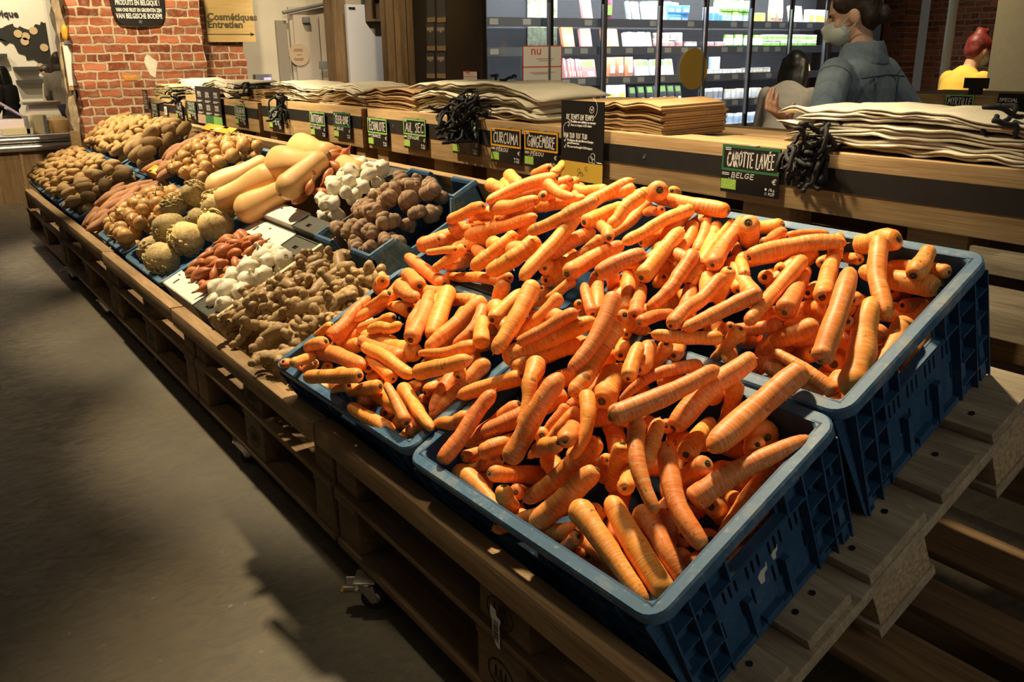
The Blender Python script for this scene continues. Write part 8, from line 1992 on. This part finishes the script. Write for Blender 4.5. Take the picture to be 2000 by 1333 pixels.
        for nm in ('L', 'R'):
            sh, el, wr = J[nm]; ax = (el - sh).normalized(); a1 = ax.orthogonal().normalized(); a2 = ax.cross(a1)
            o2 = obj('armhole_seam', MB().tube([sh + ax * .03 * s + (a1 * math.cos(q) + a2 * math.sin(q)) * .0655 * s for q in np.linspace(0, 6.2832, 25)], .0035 * s, 6, cap=False), M_SEAM, None, smooth=True, sharp=0); at_root(o2, T)
    # hair
    hm = MB(); hm.ell(hp(0, -.026, .040), (.086 * s, .096 * s, .092 * s), 20, 14, Mh); hm.ell(hp(0, -.062, -.005), (.078 * s, .052 * s, .075 * s), 16, 10, Mh)
    for sx in (-1, 1): hm.ell(hp(sx * .062, .012, .052), (.026 * s, .060 * s, .045 * s), 12, 8, Mh)
    if style == 'bun': hm.ell(hp(0, -.04, .125), (.045 * s, .05 * s, .042 * s), 12, 8, Mh); hm.ell(hp(.02, -.01, .15), (.025 * s, .025 * s, .022 * s), 10, 6, Mh); hm.ell(hp(-.025, -.05, .155), (.022 * s, .024 * s, .02 * s), 10, 6, Mh)
    if style == 'tied': hm.ell(hp(0, -.115, -.02), (.038 * s, .036 * s, .042 * s), 12, 8, Mh)
    if style == 'long':
        for x in np.linspace(-.075, .075, 6): limb(hm, [hp(x, -.055, .03), hp(x * 1.15, -.075 + .03 * abs(x) * 10, -.12), hp(x * 1.2, -.07 + .05 * abs(x) * 10, -.30)], [.034 * s, .034 * s, .02 * s], 8)
        for sx in (-1, 1): limb(hm, [hp(sx * .075, -.005, .04), hp(sx * .090, .0, -.10), hp(sx * .085, .02, -.26)], [.028 * s, .030 * s, .014 * s], 8)
    fuse('hair', hm, hair, root, vox, 2)
    if fine:
        bd = obj('hairband', MB().tube([hp(.090 * math.cos(q), -.02 + .098 * math.sin(q) * .9, .058 + .028 * math.sin(q)) for q in np.linspace(-1.2, 4.34, 24)], .0055 * s, 6), plain('pale_hairband', (.5, .38, .22), .6), None, smooth=True, sharp=0); at_root(bd, root)
        for sx in (-1, 1):
            e = obj('eye', MB().ell(hp(sx * .033, .083, .012), (.011 * s, .006 * s, .006 * s), 10, 6, Mh), M_HAIR_K, None, smooth=True); at_root(e, root)
            e = obj('earring', MB().ell(hp(sx * .083, -.005, -.048), (.004 * s,) * 3, 8, 6), M_STEEL, None, smooth=True); at_root(e, root)
    if mask:
        mm = MB(); mm.ell(hp(0, .046, -.055), (.062 * s, .062 * s, .058 * s), 18, 12, Mh); mm.tube([hp(0, .09, -.01), hp(0, .110, -.030), hp(0, .10, -.085)], [.012 * s, .016 * s, .012 * s], 8)
        mk = fuse('face_mask', mm, M_MASK, root, vox * .7, 2)
        st = MB()
        for sx in (-1, 1): st.tube([hp(sx * .060, .05, -.035), hp(sx * .080, .01, -.005), hp(sx * .083, -.02, -.0)], .0022 * s, 5).tube([hp(sx * .058, .04, -.075), hp(sx * .080, .0, -.045), hp(sx * .083, -.02, -.03)], .0022 * s, 5)
        ob = obj('ear_loop', st, M_MASK, None); at_root(ob, mk)
    return root
R3 = Vector(CAM_R[0]); FW = Vector((CAM_R[2][0], CAM_R[2][1], 0)).normalized(); RH = Vector((R3.x, R3.y, 0)).normalized()
def yaw_of(right, fwd): v = RH * right + FW * fwd; return math.atan2(v.y, v.x)
# woman in denim behind the stand
g = at(1692, 140, 2.72)
arms = {'L': (at(1594, 280, 2.52), at(1541, 238, 2.46), Vector((0, 0, 1)) * .8 + RH * .35, .38), 'R': (at(1806, 262, 2.86), at(1770, 330, 2.62))}
person('person with pulled back dark hair in a faded denim jacket, one hand raised', (g.x, g.y, 0), yaw_of(-.62, .78), 1.245, top=M_DENIM, hair=M_HAIR_B, skin=M_SKIN2, lean=.06, head_turn=.60, head_tip=.22, style='tied', arms=arms, vox=.006, fine=True, collar=True, gape=1.12)
g = at(1508, 200, 4.7)
person('person with long black hair and a white top bending at the refrigerated cabinet', (g.x + .12, g.y - .1, 0), yaw_of(.55, .83), 1.12, top=M_WHT_T, hair=M_HAIR_K, lean=.62, head_tip=.5, style='long', mask=False, vox=.010)
g = at(1845, 170, 5.0)
person('seated person with red hair in a bun, yellow top and face mask', (g.x, g.y, 0), yaw_of(.85, .25), 1.2, top=M_YEL, hair=M_HAIR_R, skin=M_SKIN2, lean=.42, head_tip=.3, style='bun', vox=.009, seat=.61, gape=1.15)
g = at(1950, 150, 5.5)
person('person mostly hidden behind the beige column facing the woman in yellow', (g.x + .08, g.y, 0), yaw_of(-.9, .2), 1.22, top=M_BLK_T, hair=M_HAIR_K, head_tip=.2, style='tied', vox=.012)
g = at(16, 190, 8.6)
person('person with long black hair and a black top behind the cheese counter', (g.x, g.y, 0), yaw_of(-.9, .1), 1.00, top=M_BLK_T, hair=M_HAIR_K, head_tip=.2, style='long', vox=.012)
g = at(101, 190, 9.6)
person('person with dark hair, beige top and face mask in front of the map wall', (g.x, g.y, 0), yaw_of(-.9, -.1), 1.00, top=M_BEIGE_T, hair=M_HAIR_B, head_tip=.2, style='tied', vox=.012)
g = at(124, 190, 9.2)
person('person in a grey-brown coat seen from behind beside the brick pillar', (g.x, g.y, 0), yaw_of(-.2, .95), 1.12, top=M_GREY_T, hair=M_HAIR_B, head_tip=.1, style='long', mask=False, vox=.012)

# ---------------------------------------------------------------- true size: the crates above are drawn with a 60 cm crate as the unit; scale the whole place so a door is two metres
KS = 1.36
for o in list(scene.objects):
    if o.parent is None:
        if o.type == 'CAMERA': o.location = o.location * KS
        elif o.type == 'LIGHT':
            o.location = o.location * KS; o.data.energy *= KS * KS
            if o.data.type == 'AREA': o.data.size *= KS; o.data.size_y *= KS
            else: o.data.shadow_soft_size *= KS
        else: o.matrix_world = Matrix.Scale(KS, 4) @ o.matrix_world
